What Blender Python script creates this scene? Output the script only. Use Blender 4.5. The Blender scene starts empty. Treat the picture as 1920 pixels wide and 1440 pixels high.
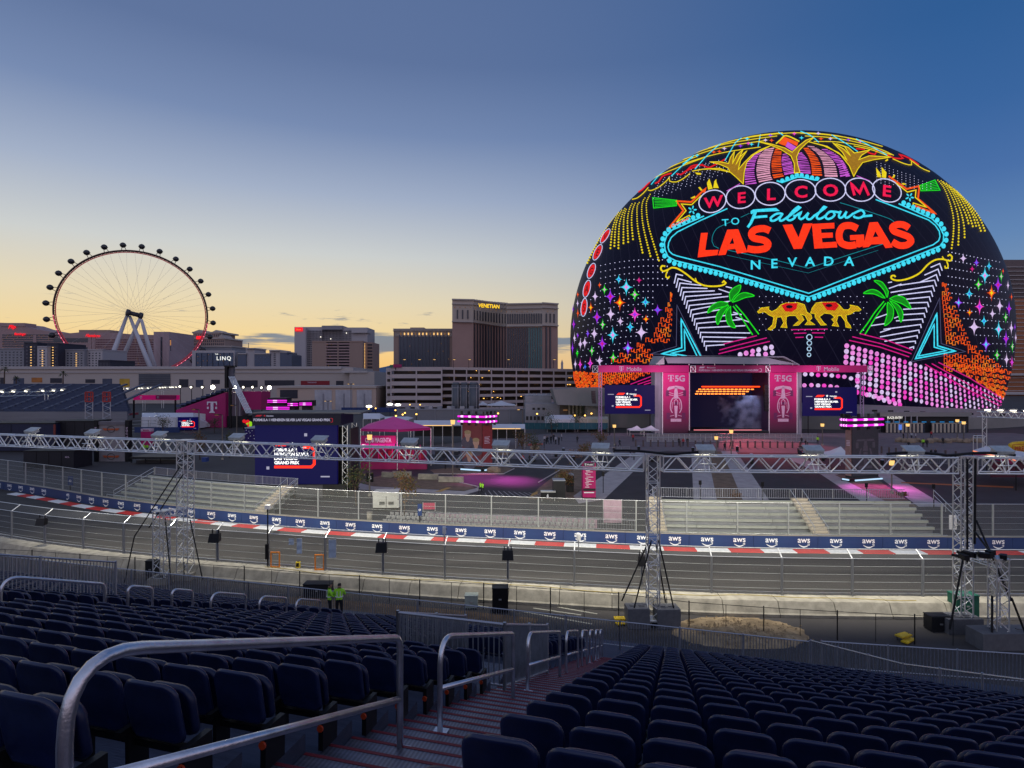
import bpy, bmesh, math, random
from mathutils import Vector, Matrix, noise
random.seed(7)
sc = bpy.context.scene
C = sc.collection
PI = math.pi
# ---------------------------------------------------------------- camera
F, CX, CY, CZ = 1100.0, 960.0, 712.0, 17.0        # focal length and horizon in photograph pixels, eye height in metres
cam = bpy.data.objects.new('camera', bpy.data.cameras.new('camera')); C.objects.link(cam); sc.camera = cam
cam.location = (0, 0, CZ); cam.rotation_euler = (PI/2, 0, 0)
cam.data.sensor_width = 36; cam.data.lens = 36*F/1920; cam.data.shift_y = (CY-720)/1920
cam.data.clip_start = 0.1; cam.data.clip_end = 20000
sc.view_settings.view_transform = 'Standard'; sc.view_settings.look = 'None'
sc.view_settings.exposure = 0; sc.view_settings.gamma = 1
sc.render.engine = 'CYCLES'
sc.cycles.use_denoising = True
sc.cycles.max_bounces = 5; sc.cycles.diffuse_bounces = 2; sc.cycles.glossy_bounces = 2
sc.cycles.transparent_max_bounces = 12; sc.cycles.sample_clamp_indirect = 4

def lin(c):
    f = lambda v: v/12.92 if v <= 0.04045 else ((v+0.055)/1.055)**2.4
    return tuple(f(v/255.0) for v in c[:3]) + (1.0,)
# ---------------------------------------------------------------- dusk sky
SUN_AZ = math.radians(-30)
w = bpy.data.worlds.new('World'); sc.world = w; w.use_nodes = True
nt = w.node_tree; nd = nt.nodes; lk = nt.links
bg = nd['Background']; bg.inputs[1].default_value = 1.0
def N(tree, t, **kw):
    n = tree.nodes.new(t)
    for k, v in kw.items(): setattr(n, k, v)
    return n
def M2(tree, op, a, b=None, clamp=False):
    n = tree.nodes.new('ShaderNodeMath'); n.operation = op; n.use_clamp = clamp
    for i, v in enumerate((a, b)):
        if v is None: continue
        if isinstance(v, (int, float)): n.inputs[i].default_value = v
        else: tree.links.new(v, n.inputs[i])
    return n.outputs[0]
def ramp(tree, fac, stops, interp='LINEAR'):
    r = tree.nodes.new('ShaderNodeValToRGB'); r.color_ramp.interpolation = interp
    e = r.color_ramp.elements
    while len(e) > 1: e.remove(e[0])
    e[0].position = stops[0][0]; e[0].color = lin(stops[0][1])
    for p, c in stops[1:]:
        x = e.new(p); x.color = lin(c)
    tree.links.new(fac, r.inputs[0]); return r.outputs[0]
tc = N(nt, 'ShaderNodeTexCoord'); sep = N(nt, 'ShaderNodeSeparateXYZ'); lk.new(tc.outputs['Generated'], sep.inputs[0])
x, y, z = sep.outputs
hl = M2(nt, 'SQRT', M2(nt, 'ADD', M2(nt, 'MULTIPLY', x, x), M2(nt, 'ADD', M2(nt, 'MULTIPLY', y, y), 1e-6)))
dot = M2(nt, 'DIVIDE', M2(nt, 'ADD', M2(nt, 'MULTIPLY', x, math.sin(SUN_AZ)), M2(nt, 'MULTIPLY', y, math.cos(SUN_AZ))), hl)
zz = M2(nt, 'MAXIMUM', z, 0.0)
warm = ramp(nt, zz, [(0, (252, 194, 106)), (.035, (252, 206, 130)), (.075, (244, 216, 158)), (.125, (232, 217, 182)), (.2, (206, 209, 207)), (.29, (164, 177, 200)), (.38, (120, 140, 178)), (.47, (96, 117, 158)), (1, (66, 92, 140))])
cold = ramp(nt, zz, [(0, (150, 160, 170)), (.06, (140, 158, 176)), (.12, (122, 150, 182)), (.19, (98, 134, 180)), (.27, (74, 112, 168)), (.35, (58, 101, 158)), (.45, (48, 93, 149)), (1, (44, 74, 124))])
mr = N(nt, 'ShaderNodeMapRange', interpolation_type='SMOOTHSTEP'); lk.new(dot, mr.inputs[0])
mr.inputs[1].default_value = .36; mr.inputs[2].default_value = 1.04
back = ramp(nt, zz, [(0, (176, 160, 172)), (.14, (206, 178, 188)), (.3, (168, 168, 200)), (.5, (116, 140, 184)), (1, (60, 88, 136))])   # pink belt opposite the sunset, added out of view to brighten walls facing it
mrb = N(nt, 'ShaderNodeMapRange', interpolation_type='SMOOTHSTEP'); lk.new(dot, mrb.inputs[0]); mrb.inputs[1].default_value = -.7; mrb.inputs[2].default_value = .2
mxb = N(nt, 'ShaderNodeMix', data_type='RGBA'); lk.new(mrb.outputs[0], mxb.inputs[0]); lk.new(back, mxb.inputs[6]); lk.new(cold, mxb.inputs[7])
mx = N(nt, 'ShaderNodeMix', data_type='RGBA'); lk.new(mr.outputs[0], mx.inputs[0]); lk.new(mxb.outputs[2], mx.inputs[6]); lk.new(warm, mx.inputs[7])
# low cloud bank and a few wisps near the horizon
mp = N(nt, 'ShaderNodeMapping'); lk.new(tc.outputs['Generated'], mp.inputs[0]); mp.inputs[3].default_value = (4, 4, 42); mp.inputs[1].default_value = (.6, 0, .4)
n1 = N(nt, 'ShaderNodeTexNoise'); lk.new(mp.outputs[0], n1.inputs[0]); n1.inputs['Scale'].default_value = 1.5; n1.inputs['Detail'].default_value = 8; n1.inputs['Roughness'].default_value = .55
az = M2(nt, 'DIVIDE', x, hl); azr = M2(nt, 'ADD', M2(nt, 'MULTIPLY', az, .5), .5)
bankz = ramp(nt, zz, [(0, (0,)*3), (.012, (60,)*3), (.03, (150,)*3), (.043, (185,)*3), (.05, (206,)*3), (.066, (208,)*3), (.076, (185,)*3), (.086, (130,)*3), (.095, (0,)*3)])
banks = ramp(nt, azr, [(0, (90,)*3), (.26, (80,)*3), (.285, (245,)*3), (.5, (255,)*3), (.7, (225,)*3), (1, (180,)*3)])
cf = M2(nt, 'MULTIPLY', M2(nt, 'MULTIPLY', n1.outputs[0], bankz), banks)
cm = N(nt, 'ShaderNodeMapRange', interpolation_type='SMOOTHSTEP'); lk.new(cf, cm.inputs[0]); cm.inputs[1].default_value = .235; cm.inputs[2].default_value = .30; cm.inputs[4].default_value = .85
mp2 = N(nt, 'ShaderNodeMapping'); lk.new(tc.outputs['Generated'], mp2.inputs[0]); mp2.inputs[3].default_value = (11, 11, 70); mp2.inputs[1].default_value = (2.3, 1.1, .7)
n2 = N(nt, 'ShaderNodeTexNoise'); lk.new(mp2.outputs[0], n2.inputs[0]); n2.inputs['Scale'].default_value = 1.0; n2.inputs['Detail'].default_value = 7; n2.inputs['Roughness'].default_value = .6
wz = ramp(nt, zz, [(0, (0,)*3), (.05, (120,)*3), (.075, (255,)*3), (.115, (255,)*3), (.14, (120,)*3), (.16, (0,)*3)])
wm = N(nt, 'ShaderNodeMapRange', interpolation_type='SMOOTHSTEP'); lk.new(M2(nt, 'MULTIPLY', n2.outputs[0], wz), wm.inputs[0]); wm.inputs[1].default_value = .57; wm.inputs[2].default_value = .70; wm.inputs[4].default_value = .8
cmask = M2(nt, 'MAXIMUM', cm.outputs[0], wm.outputs[0])
cc = ramp(nt, zz, [(0, (108, 122, 142)), (.07, (100, 122, 148)), (.15, (140, 138, 140))])
mx2 = N(nt, 'ShaderNodeMix', data_type='RGBA'); lk.new(cmask, mx2.inputs[0]); lk.new(mx.outputs[2], mx2.inputs[6]); lk.new(cc, mx2.inputs[7])
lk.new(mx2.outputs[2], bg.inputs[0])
# twilight: no disc left; broad lamp added behind the camera to lift backlit buildings
sun = bpy.data.objects.new('sun', bpy.data.lights.new('sun', 'SUN')); C.objects.link(sun)
sun.data.energy = 0.5; sun.data.angle = math.radians(150); sun.data.color = (1, .93, .95)
sun.rotation_euler = Vector((.25, .72, -.64)).to_track_quat('-Z', 'Y').to_euler()

# ---------------------------------------------------------------- helpers
def W(px, py, Y): return Vector(((px-CX)/F*Y, Y, CZ-(py-CY)/F*Y))
def G(px, py, z=0.0): return W(px, py, (CZ-z)*F/(py-CY))
def zat(py, Y): return CZ-(py-CY)/F*Y
def xat(px, Y): return (px-CX)/F*Y

MATS = {}
def mat(name, col, rough=.6, metal=0.0, var=.18, scale=3.0, bump=0.0, spec=.4, fine=None):
    if name in MATS: return MATS[name]
    m = bpy.data.materials.new(name); m.use_nodes = True; t = m.node_tree; b = t.nodes['Principled BSDF']
    b.inputs['Roughness'].default_value = rough; b.inputs['Metallic'].default_value = metal
    b.inputs['Specular IOR Level'].default_value = spec
    c = lin(col) if max(col) > 1.5 else tuple(col)+(1,)
    co = N(t, 'ShaderNodeTexCoord'); n = N(t, 'ShaderNodeTexNoise'); t.links.new(co.outputs['Object'], n.inputs[0])
    n.inputs['Scale'].default_value = scale; n.inputs['Detail'].default_value = 6; n.inputs['Roughness'].default_value = .65
    mr = N(t, 'ShaderNodeMapRange'); t.links.new(n.outputs[0], mr.inputs[0])
    mr.inputs[1].default_value = .3; mr.inputs[2].default_value = .7; mr.inputs[3].default_value = 1-var; mr.inputs[4].default_value = 1+var
    mu = N(t, 'ShaderNodeMix', data_type='RGBA', blend_type='MULTIPLY'); mu.inputs[0].default_value = 1
    mu.inputs[6].default_value = c; t.links.new(mr.outputs[0], mu.inputs[7]); t.links.new(mu.outputs[2], b.inputs['Base Color'])
    if bump:
        bp = N(t, 'ShaderNodeBump'); bp.inputs['Strength'].default_value = bump; bp.inputs['Distance'].default_value = .02
        n2 = N(t, 'ShaderNodeTexNoise'); t.links.new(co.outputs['Object'], n2.inputs[0]); n2.inputs['Scale'].default_value = fine or scale*12; n2.inputs['Detail'].default_value = 4
        t.links.new(n2.outputs[0], bp.inputs['Height']); t.links.new(bp.outputs[0], b.inputs['Normal'])
    MATS[name] = m; return m
def emat(name, col, s=1.0, sample=False):
    if name in MATS: return MATS[name]
    m = bpy.data.materials.new(name); m.use_nodes = True; t = m.node_tree; b = t.nodes['Principled BSDF']
    b.inputs['Base Color'].default_value = (.01, .01, .01, 1); b.inputs['Roughness'].default_value = .7; b.inputs['Specular IOR Level'].default_value = .1
    b.inputs['Emission Color'].default_value = lin(col); b.inputs['Emission Strength'].default_value = s
    if name.startswith('neon_'):                 # the LED pucks are never quite even
        co = N(t, 'ShaderNodeTexCoord'); n = N(t, 'ShaderNodeTexNoise'); t.links.new(co.outputs['Object'], n.inputs[0]); n.inputs['Scale'].default_value = 1.3; n.inputs['Detail'].default_value = 3
        t.links.new(M2(t, 'MULTIPLY', M2(t, 'ADD', M2(t, 'MULTIPLY', n.outputs[0], .9), .52), s), b.inputs['Emission Strength'])
    if not sample: m.cycles.emission_sampling = 'NONE'
    MATS[name] = m; return m
def veil(name, col, a, metal=.6):
    """fine woven wire mesh: far below a pixel, so seen as a thin veil"""
    if name in MATS: return MATS[name]
    m = bpy.data.materials.new(name); m.use_nodes = True; t = m.node_tree; b = t.nodes['Principled BSDF']
    b.inputs['Base Color'].default_value = lin(col); b.inputs['Metallic'].default_value = metal; b.inputs['Roughness'].default_value = .5
    co = N(t, 'ShaderNodeTexCoord'); n = N(t, 'ShaderNodeTexNoise'); t.links.new(co.outputs['Object'], n.inputs[0]); n.inputs['Scale'].default_value = .6
    mr = N(t, 'ShaderNodeMapRange'); t.links.new(n.outputs[0], mr.inputs[0]); mr.inputs[3].default_value = a*.7; mr.inputs[4].default_value = a*1.3
    t.links.new(mr.outputs[0], b.inputs['Alpha']); MATS[name] = m; return m

class MB:
    def __init__(s): s.v = []; s.f = []; s.m = []
    def add(s, vs, fs, mi=0):
        o = len(s.v); s.v += [tuple(p) for p in vs]
        s.f += [tuple(i+o for i in f) for f in fs]; s.m += [mi]*len(fs); return s
    def box(s, c, d, rz=0.0, mi=0):
        cx, cy, cz = c; dx, dy, dz = d[0]/2, d[1]/2, d[2]/2; ca, sa = math.cos(rz), math.sin(rz)
        vs = [(cx+ca*a*dx-sa*b*dy, cy+sa*a*dx+ca*b*dy, cz+e*dz) for e in (-1, 1) for a, b in ((-1, -1), (1, -1), (1, 1), (-1, 1))]
        return s.add(vs, [(0, 3, 2, 1), (4, 5, 6, 7), (0, 1, 5, 4), (1, 2, 6, 5), (2, 3, 7, 6), (3, 0, 4, 7)], mi)
    def bb(s, lo, hi, mi=0):
        return s.box([(a+b)/2 for a, b in zip(lo, hi)], [abs(b-a) for a, b in zip(lo, hi)], 0, mi)
    def hexa(s, bot, top, mi=0):
        n = len(bot); vs = list(bot)+list(top)
        return s.add(vs, [tuple(range(n))[::-1], tuple(range(n, 2*n))]+[(i, (i+1) % n, n+(i+1) % n, n+i) for i in range(n)], mi)
    def prism(s, pts, z0, z1, mi=0):
        return s.hexa([(p[0], p[1], z0) for p in pts], [(p[0], p[1], z1) for p in pts], mi)
    def ext(s, pts, d, mi=0):
        d = Vector(d); return s.hexa([Vector(p) for p in pts], [Vector(p)+d for p in pts], mi)
    def tube(s, pts, r, n=8, closed=False, cap=True, mi=0):
        pts = [Vector(p) for p in pts]; k = len(pts); rr = r if isinstance(r, (list, tuple)) else [r]*k
        o = len(s.v); prev = None
        for i, p in enumerate(pts):
            a = pts[i-1] if (i > 0 or closed) else p; b = pts[(i+1) % k] if (i < k-1 or closed) else p
            t = (b-a).normalized() if (b-a).length > 1e-9 else Vector((0, 0, 1))
            if prev is None:
                u = t.orthogonal().normalized()
            else:
                u = (prev-t*prev.dot(t)); u = u.normalized() if u.length > 1e-6 else t.orthogonal().normalized()
            prev = u; v = t.cross(u)
            for j in range(n):
                q = 2*PI*j/n; s.v.append(tuple(p+(u*math.cos(q)+v*math.sin(q))*rr[i]))
        segs = k if closed else k-1
        for i in range(segs):
            for j in range(n):
                a, b = o+i*n, o+((i+1) % k)*n
                s.f.append((a+j, a+(j+1) % n, b+(j+1) % n, b+j)); s.m.append(mi)
        if cap and not closed:
            s.f.append(tuple(o+j for j in range(n))[::-1]); s.m.append(mi)
            s.f.append(tuple(o+(k-1)*n+j for j in range(n))); s.m.append(mi)
        return s
    def cyl(s, c, r, z0, z1, n=16, r2=None, mi=0):
        r2 = r if r2 is None else r2
        return s.hexa([(c[0]+r*math.cos(2*PI*i/n), c[1]+r*math.sin(2*PI*i/n), z0) for i in range(n)],
                      [(c[0]+r2*math.cos(2*PI*i/n), c[1]+r2*math.sin(2*PI*i/n), z1) for i in range(n)], mi)
    def ball(s, c, r, n=8, m=6, mi=0):
        rx, ry, rz = (r, r, r) if isinstance(r, (int, float)) else r
        o = len(s.v)
        for i in range(m+1):
            t = PI*i/m
            for j in range(n):
                q = 2*PI*j/n; s.v.append((c[0]+rx*math.sin(t)*math.cos(q), c[1]+ry*math.sin(t)*math.sin(q), c[2]+rz*math.cos(t)))
        for i in range(m):
            for j in range(n):
                s.f.append((o+i*n+j, o+(i+1)*n+j, o+(i+1)*n+(j+1) % n, o+i*n+(j+1) % n)); s.m.append(mi)
        return s
    def mesh(s, name, mats, smooth=False):
        me = bpy.data.meshes.new(name); me.from_pydata(s.v, [], s.f)
        for m in (mats if isinstance(mats, (list, tuple)) else [mats]): me.materials.append(m)
        if any(s.m): me.polygons.foreach_set('material_index', s.m)
        if smooth: me.polygons.foreach_set('use_smooth', [True]*len(s.f))
        if smooth:
            bm = bmesh.new(); bm.from_mesh(me); bmesh.ops.recalc_face_normals(bm, faces=bm.faces); bm.to_mesh(me); bm.free()
        me.update(); return me
def world(o):
    if o.parent is None: return o.matrix_basis.copy()
    return world(o.parent) @ o.matrix_parent_inverse @ o.matrix_basis
def adopt(o, p):
    if p is not None:
        o.parent = p; o.matrix_parent_inverse = world(p).inverted()
    return o
def tag(o, label=None, cat=None, group=None, kind=None):
    if label: o['label'] = label
    if cat: o['category'] = cat
    if group: o['group'] = group
    if kind: o['kind'] = kind
    return o
def link(name, me, parent=None, mtx=None, **kw):
    o = bpy.data.objects.new(name, me); C.objects.link(o)
    if mtx is not None: o.matrix_basis = mtx
    adopt(o, parent); return tag(o, **kw)
def obj(name, mb, m, parent=None, smooth=False, **kw):
    return link(name, mb.mesh(name, m, smooth), parent, None, **kw)
def thing(name, label, cat, loc=(0, 0, 0), group=None, mtx=None):
    o = bpy.data.objects.new(name, None); C.objects.link(o); o.empty_display_size = .2
    if mtx is not None: o.matrix_basis = mtx
    else: o.location = loc; o.matrix_basis = Matrix.Translation(Vector(loc))
    return tag(o, label, cat, group)
def dup(root, mtx, label=None):
    def cp(o, par):
        c = o.copy(); C.objects.link(c)
        if par is not None:
            c.parent = par; c.matrix_parent_inverse = o.matrix_parent_inverse.copy()
        for ch in kids.get(o, ()): cp(ch, c)
        return c
    kids = {}
    def walk(o):
        kids[o] = list(o.children)
        for ch in o.children: walk(ch)
    walk(root); c = cp(root, None); c.matrix_basis = mtx
    if label: c['label'] = label
    return c
ROD = {}
def rod(parent, name, p, q, r, m, **kw):
    """one straight bar as an object of its own; all bars of a material share one mesh"""
    if m.name not in ROD: ROD[m.name] = MB().cyl((0, 0), 1, 0, 1, 8).mesh('bar', m, False)
    p, q = Vector(p), Vector(q); d = q-p
    mt = Matrix.Translation(p) @ d.to_track_quat('Z', 'Y').to_matrix().to_4x4() @ Matrix.Diagonal((r, r, d.length, 1))
    return link(name, ROD[m.name], parent, mt, **kw)
BOXES = {}
def bar(parent, name, c, d, m, rz=0.0, **kw):
    if m.name not in BOXES: BOXES[m.name] = MB().box((0, 0, 0), (1, 1, 1)).mesh('block', m)
    mt = Matrix.Translation(Vector(c)) @ Matrix.Rotation(rz, 4, 'Z') @ Matrix.Diagonal((d[0], d[1], d[2], 1))
    return link(name, BOXES[m.name], parent, mt, **kw)
TXT = {}
def glyphs(s, off=0.0, shear=0.0, space=1.0):
    """flat 2D triangles of a text, cap height about 0.73 per unit size, centred on x, baseline at 0"""
    k = (s, off, shear, space)
    if k not in TXT:
        cu = bpy.data.curves.new('writing', 'FONT'); cu.body = s; cu.offset = off; cu.shear = shear; cu.space_character = space
        cu.align_x = 'CENTER'; cu.resolution_u = 3; cu.fill_mode = 'FRONT'
        o = bpy.data.objects.new('writing', cu); C.objects.link(o)
        me = o.to_mesh(); TXT[k] = ([v.co.copy() for v in me.vertices], [tuple(p.vertices) for p in me.polygons])
        o.to_mesh_clear(); bpy.data.objects.remove(o); bpy.data.curves.remove(cu)
    return TXT[k]
def write(name, s, m, org, ux, uz, size, parent=None, off=0.0, shear=0.0, space=1.0, fit=None, **kw):
    """flat lettering at org (centre of the baseline), ux = reading direction, uz = up; fit = total width"""
    vs, fs = glyphs(s, off, shear, space); ux, uz, org = Vector(ux).normalized(), Vector(uz).normalized(), Vector(org)
    sx = size
    if fit:
        x0, x1 = min(v.x for v in vs), max(v.x for v in vs); sx = fit/(x1-x0)
    mb = MB(); mb.add([org+ux*(v.x*sx)+uz*(v.y*size) for v in vs], fs)
    return obj(name, mb, m, parent, **kw)
def smoothpath(pts, step):
    """Catmull-Rom through points, resampled at about step"""
    P = [Vector(p) for p in pts]; out = []
    for i in range(len(P)-1):
        a, b, c, d = P[max(i-1, 0)], P[i], P[i+1], P[min(i+2, len(P)-1)]
        n = max(1, int((c-b).length/step))
        for k in range(n):
            t = k/n; out.append(.5*((2*b)+(c-a)*t+(2*a-5*b+4*c-d)*t*t+(3*b-a-3*c+d)*t**3))
    out.append(P[-1]); return out
def resample(pts, step):
    P = [Vector(p) for p in pts]; out = [P[0]]; acc = 0
    for i in range(len(P)-1):
        L = (P[i+1]-P[i]).length; n = max(1, int(math.ceil(L/step)))
        out += [P[i].lerp(P[i+1], k/n) for k in range(1, n+1)]
    return out
def normals2(path):
    out = []
    for i, p in enumerate(path):
        a, b = path[max(i-1, 0)], path[min(i+1, len(path)-1)]
        t = (b-a); t.z = 0; t.normalize(); out.append(Vector((-t.y, t.x, 0)))
    return out
# ---------------------------------------------------------------- materials
M_seat = mat('navy_plastic', (.006, .012, .052), .34, 0, .25, 6, spec=.55)
M_pan = mat('navy_plastic_pan', (.005, .010, .044), .4, 0, .12, 8, spec=.4)
M_black = mat('black_metal', (.01, .01, .012), .5, .3)
M_deck = mat('deck_metal', (.07, .08, .12), .5, .55, .25, 5, .25)
M_tread = mat('tread_metal', (.2, .19, .225), .42, .75, .22, 6, .2)
def corrugate(m, axis, count, depth):
    t = m.node_tree; b = t.nodes['Principled BSDF']; co = N(t, 'ShaderNodeTexCoord'); s_ = N(t, 'ShaderNodeSeparateXYZ'); t.links.new(co.outputs['Object'], s_.inputs[0])
    w_ = M2(t, 'PINGPONG', M2(t, 'MULTIPLY', s_.outputs[axis], count), .5); src = b.inputs['Base Color'].links[0].from_socket; mu = N(t, 'ShaderNodeMix', data_type='RGBA', blend_type='MULTIPLY'); mu.inputs[0].default_value = 1
    t.links.new(src, mu.inputs[6]); t.links.new(M2(t, 'ADD', M2(t, 'MULTIPLY', w_, 2*depth), 1-depth*.6), mu.inputs[7]); t.links.new(mu.outputs[2], b.inputs['Base Color'])
corrugate(M_tread, 0, 46, .55)
M_red = mat('red_nosing', (.16, .012, .02), .6)
M_orange = mat('orange_reflector', (.5, .055, .015), .4)
M_pipe = mat('galvanised_pipe', (.62, .63, .68), .34, .95, .2, 5, .12)
M_bars = mat('galvanised_bars', (.45, .46, .5), .45, .8, .2, 5)
M_alu = mat('bare_aluminium', (.75, .75, .74), .35, .85, .12, 3)
M_dark = mat('dark_panel', (.012, .012, .014), .6)
M_conc = mat('concrete', (.30, .275, .225), .85, 0, .34, 1.1, .3)
M_conc2 = mat('pale_pavement', (.36, .33, .33), .85, 0, .2, .6, .2)
M_white = mat('white_paint', (.75, .74, .72), .6, 0, .1)
# ---------------------------------------------------------------- ground
def asphalt(name, col, sc1, stain):
    m = mat(name, col, .82, 0, stain, sc1, .35, .35, 9.0); return m
M_ground = asphalt('dusty_ground', (.055, .05, .05), .05, .3)
def streaks(m, sc_, lo, hi):
    """long tyre streaks and patches along the lap direction"""
    t = m.node_tree; b = t.nodes['Principled BSDF']; src = b.inputs['Base Color'].links[0].from_socket; co = N(t, 'ShaderNodeTexCoord'); mp_ = N(t, 'ShaderNodeMapping'); t.links.new(co.outputs['Object'], mp_.inputs[0]); mp_.inputs[3].default_value = sc_; mp_.inputs[2].default_value = (0, 0, .12)
    n = N(t, 'ShaderNodeTexNoise'); t.links.new(mp_.outputs[0], n.inputs[0]); n.inputs['Scale'].default_value = 1; n.inputs['Detail'].default_value = 5; r = N(t, 'ShaderNodeMapRange'); t.links.new(n.outputs[0], r.inputs[0]); r.inputs[1].default_value = .35; r.inputs[2].default_value = .65; r.inputs[3].default_value = lo; r.inputs[4].default_value = hi
    mu = N(t, 'ShaderNodeMix', data_type='RGBA', blend_type='MULTIPLY'); mu.inputs[0].default_value = 1; t.links.new(src, mu.inputs[6]); t.links.new(r.outputs[0], mu.inputs[7]); t.links.new(mu.outputs[2], b.inputs['Base Color'])
M_track = asphalt('race_asphalt', (.047, .043, .039), .12, .2)
streaks(M_track, (.025, .55, 1), .72, 1.2)
gp = MB(); S = 9000
gp.add([(-S, -300, 0), (S, -300, 0), (S, S, 0), (-S, S, 0)], [(0, 1, 2, 3)])
obj('ground', gp, M_ground, kind='structure')
mt = MB(); random.seed(3)
ridge = [(-2600, 6200, 130), (-1900, 7000, 190), (-1200, 7300, 230), (-500, 7400, 120), (700, 7600, 120), (1600, 7800, 260), (3000, 7900, 330)]
rp = smoothpath([Vector((a, b, 0)) for a, b, c in ridge], 90); hz = smoothpath([Vector((a, c, 0)) for a, b, c in ridge], 90)
top = []; n_r = len(rp)
for i, p in enumerate(rp):
    h = hz[min(int(i/n_r*len(hz)), len(hz)-1)].y
    top.append((p.x, p.y, max(20, h*(.8+.5*noise.noise(Vector((i*.13, 0, 0)))+.18*noise.noise(Vector((i*.6, 3, 0)))))))
for i in range(n_r-1):
    a, b = top[i], top[i+1]
    mt.add([(a[0], a[1]-900, 0), (b[0], b[1]-900, 0), (b[0], b[1]-300, b[2]*.55), (a[0], a[1]-300, a[2]*.55), b, a, (b[0], b[1]+1200, 0), (a[0], a[1]+1200, 0)],
           [(0, 1, 2, 3), (3, 2, 4, 5), (5, 4, 6, 7)])
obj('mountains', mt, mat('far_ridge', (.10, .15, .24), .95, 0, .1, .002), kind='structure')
# ---------------------------------------------------------------- race track plan
far_px = [(-330, 872), (-150, 893), (0, 917), (94, 932), (187, 949), (320, 966.5), (480, 983), (640, 995.5), (800, 1004.5), (960, 1011.5), (1280, 1024.5), (1600, 1029), (1920, 1031), (2300, 1031)]
far = smoothpath([G(*p) for p in far_px], 1.0)
near_px = [(-170, 972), (-60, 995), (22, 1010), (84, 1020), (156, 1029), (232, 1038), (318, 1046), (407, 1053.5), (503, 1061), (610, 1070), (718, 1078.5), (834, 1086.7), (953, 1093), (1077, 1100), (1200, 1107), (1334, 1112.5), (1466, 1116), (1598, 1118), (1730, 1119), (1864, 1119.5), (2000, 1120), (2140, 1120.5)]
near = smoothpath([G(p[0], p[1], 1.0) for p in near_px], 1.0)
for p in near: p.z = 0
fn, nn = normals2(far), normals2(near)          # both point away from the camera
def offset(path, nor, d): return [p+n*d for p, n in zip(path, nor)]
def strip(a, b, z, mb=None, mi=0):
    mb = mb or MB(); k = min(len(a), len(b))
    n = max(len(a), len(b)); A = [a[int(i*(len(a)-1)/(n-1))] for i in range(n)]; B = [b[int(i*(len(b)-1)/(n-1))] for i in range(n)]
    mb.add([(p.x, p.y, z) for p in A]+[(p.x, p.y, z) for p in B], [(i, i+1, n+i+1, n+i) for i in range(n-1)], mi); return mb
obj('race_track', strip(offset(near, nn, .3), offset(far, fn, -.2), .012), M_track, kind='structure')
obj('track_edge_line', strip(offset(near, nn, 1.5), offset(near, nn, 1.75), .02), M_white, kind='structure')
# painted kerb, every coloured block a piece
kerb = thing('track_kerb', 'red and white painted kerb along the foot of the blue barrier', 'kerb', far[len(far)//2])
ka, kb = offset(far, fn, -.55), offset(far, fn, -1.75); M_kr = mat('kerb_red', (.62, .03, .02), .6); M_kw = mat('kerb_white', (.8, .8, .77), .6)
i = 0; s = 0
while i < len(ka)-1:
    L = 0; j = i
    while j < len(ka)-1 and L < 2.4: L += (ka[j+1]-ka[j]).length; j += 1
    k = [ka[q] for q in range(i, j+1)]+[kb[q] for q in range(j, i-1, -1)]
    if -75 < k[0].x < 70:
        obj('kerb_block', MB().prism(k, .013, .07), (M_kr if s % 2 else M_kw), kerb)
    s += 1; i = j
# ---------------------------------------------------------------- grandstand under the camera
PSI = math.atan(.27); ED = Vector((math.sin(PSI), math.cos(PSI), 0)); ER = Vector((math.cos(PSI), -math.sin(PSI), 0))
A0, PITCH, RISE, Z0, NROW = 2.43, .8, .326, 14.49, 26
def ST(a, b, z=0.0): return ED*a+ER*b+Vector((0, 0, z))
def rowz(j): return Z0-RISE*j
def floorz(a): return Z0-RISE*(a-A0)/PITCH
RZ = -PSI
AISLES = [(-3.15, -1.2, -2.6), (-13.6, -11.8, -12.7)]
stand = thing('grandstand', 'stepped metal grandstand floor under the dark blue seats', 'grandstand', ST(10, 0, 0))
for j in range(-4, NROW+1):
    a = A0+PITCH*j; z = rowz(j)
    for b0, b1 in ((-46, -13.6), (-11.8, -3.15), (-1.2, 26)):
        c = ST(a+.14, (b0+b1)/2, z-.2); bar(stand, 'row_deck', c, (b1-b0, PITCH+.02, .4), M_deck, RZ)
    for b0, b1, br in AISLES:
        for h in (0, 1):
            zz_ = z-h*RISE/2; ac = a-.26+.2+.4*h
            bar(stand, 'tread', ST(ac, (b0+b1)/2, zz_-.15), (b1-b0-.01, .4, .3), M_tread, RZ)
            bar(stand, 'nosing', ST(ac+.185, (b0+b1)/2, zz_-.016), (b1-b0-.02, .035, .04), M_red, RZ)
            bar(stand, 'nosing', ST(ac-.188, (b0+b1)/2, zz_-.0165), (b1-b0-.02, .02, .04), M_red, RZ)
zf = rowz(NROW)-.05
bar(stand, 'walkway_deck', ST(A0+PITCH*NROW+1.0, -8, zf-.2), (76, 1.7, .4), M_deck, RZ)
bar(stand, 'front_panel', ST(A0+PITCH*NROW+1.75, -8, zf/2-.2), (76, .12, zf-.3), M_dark, RZ)
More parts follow.
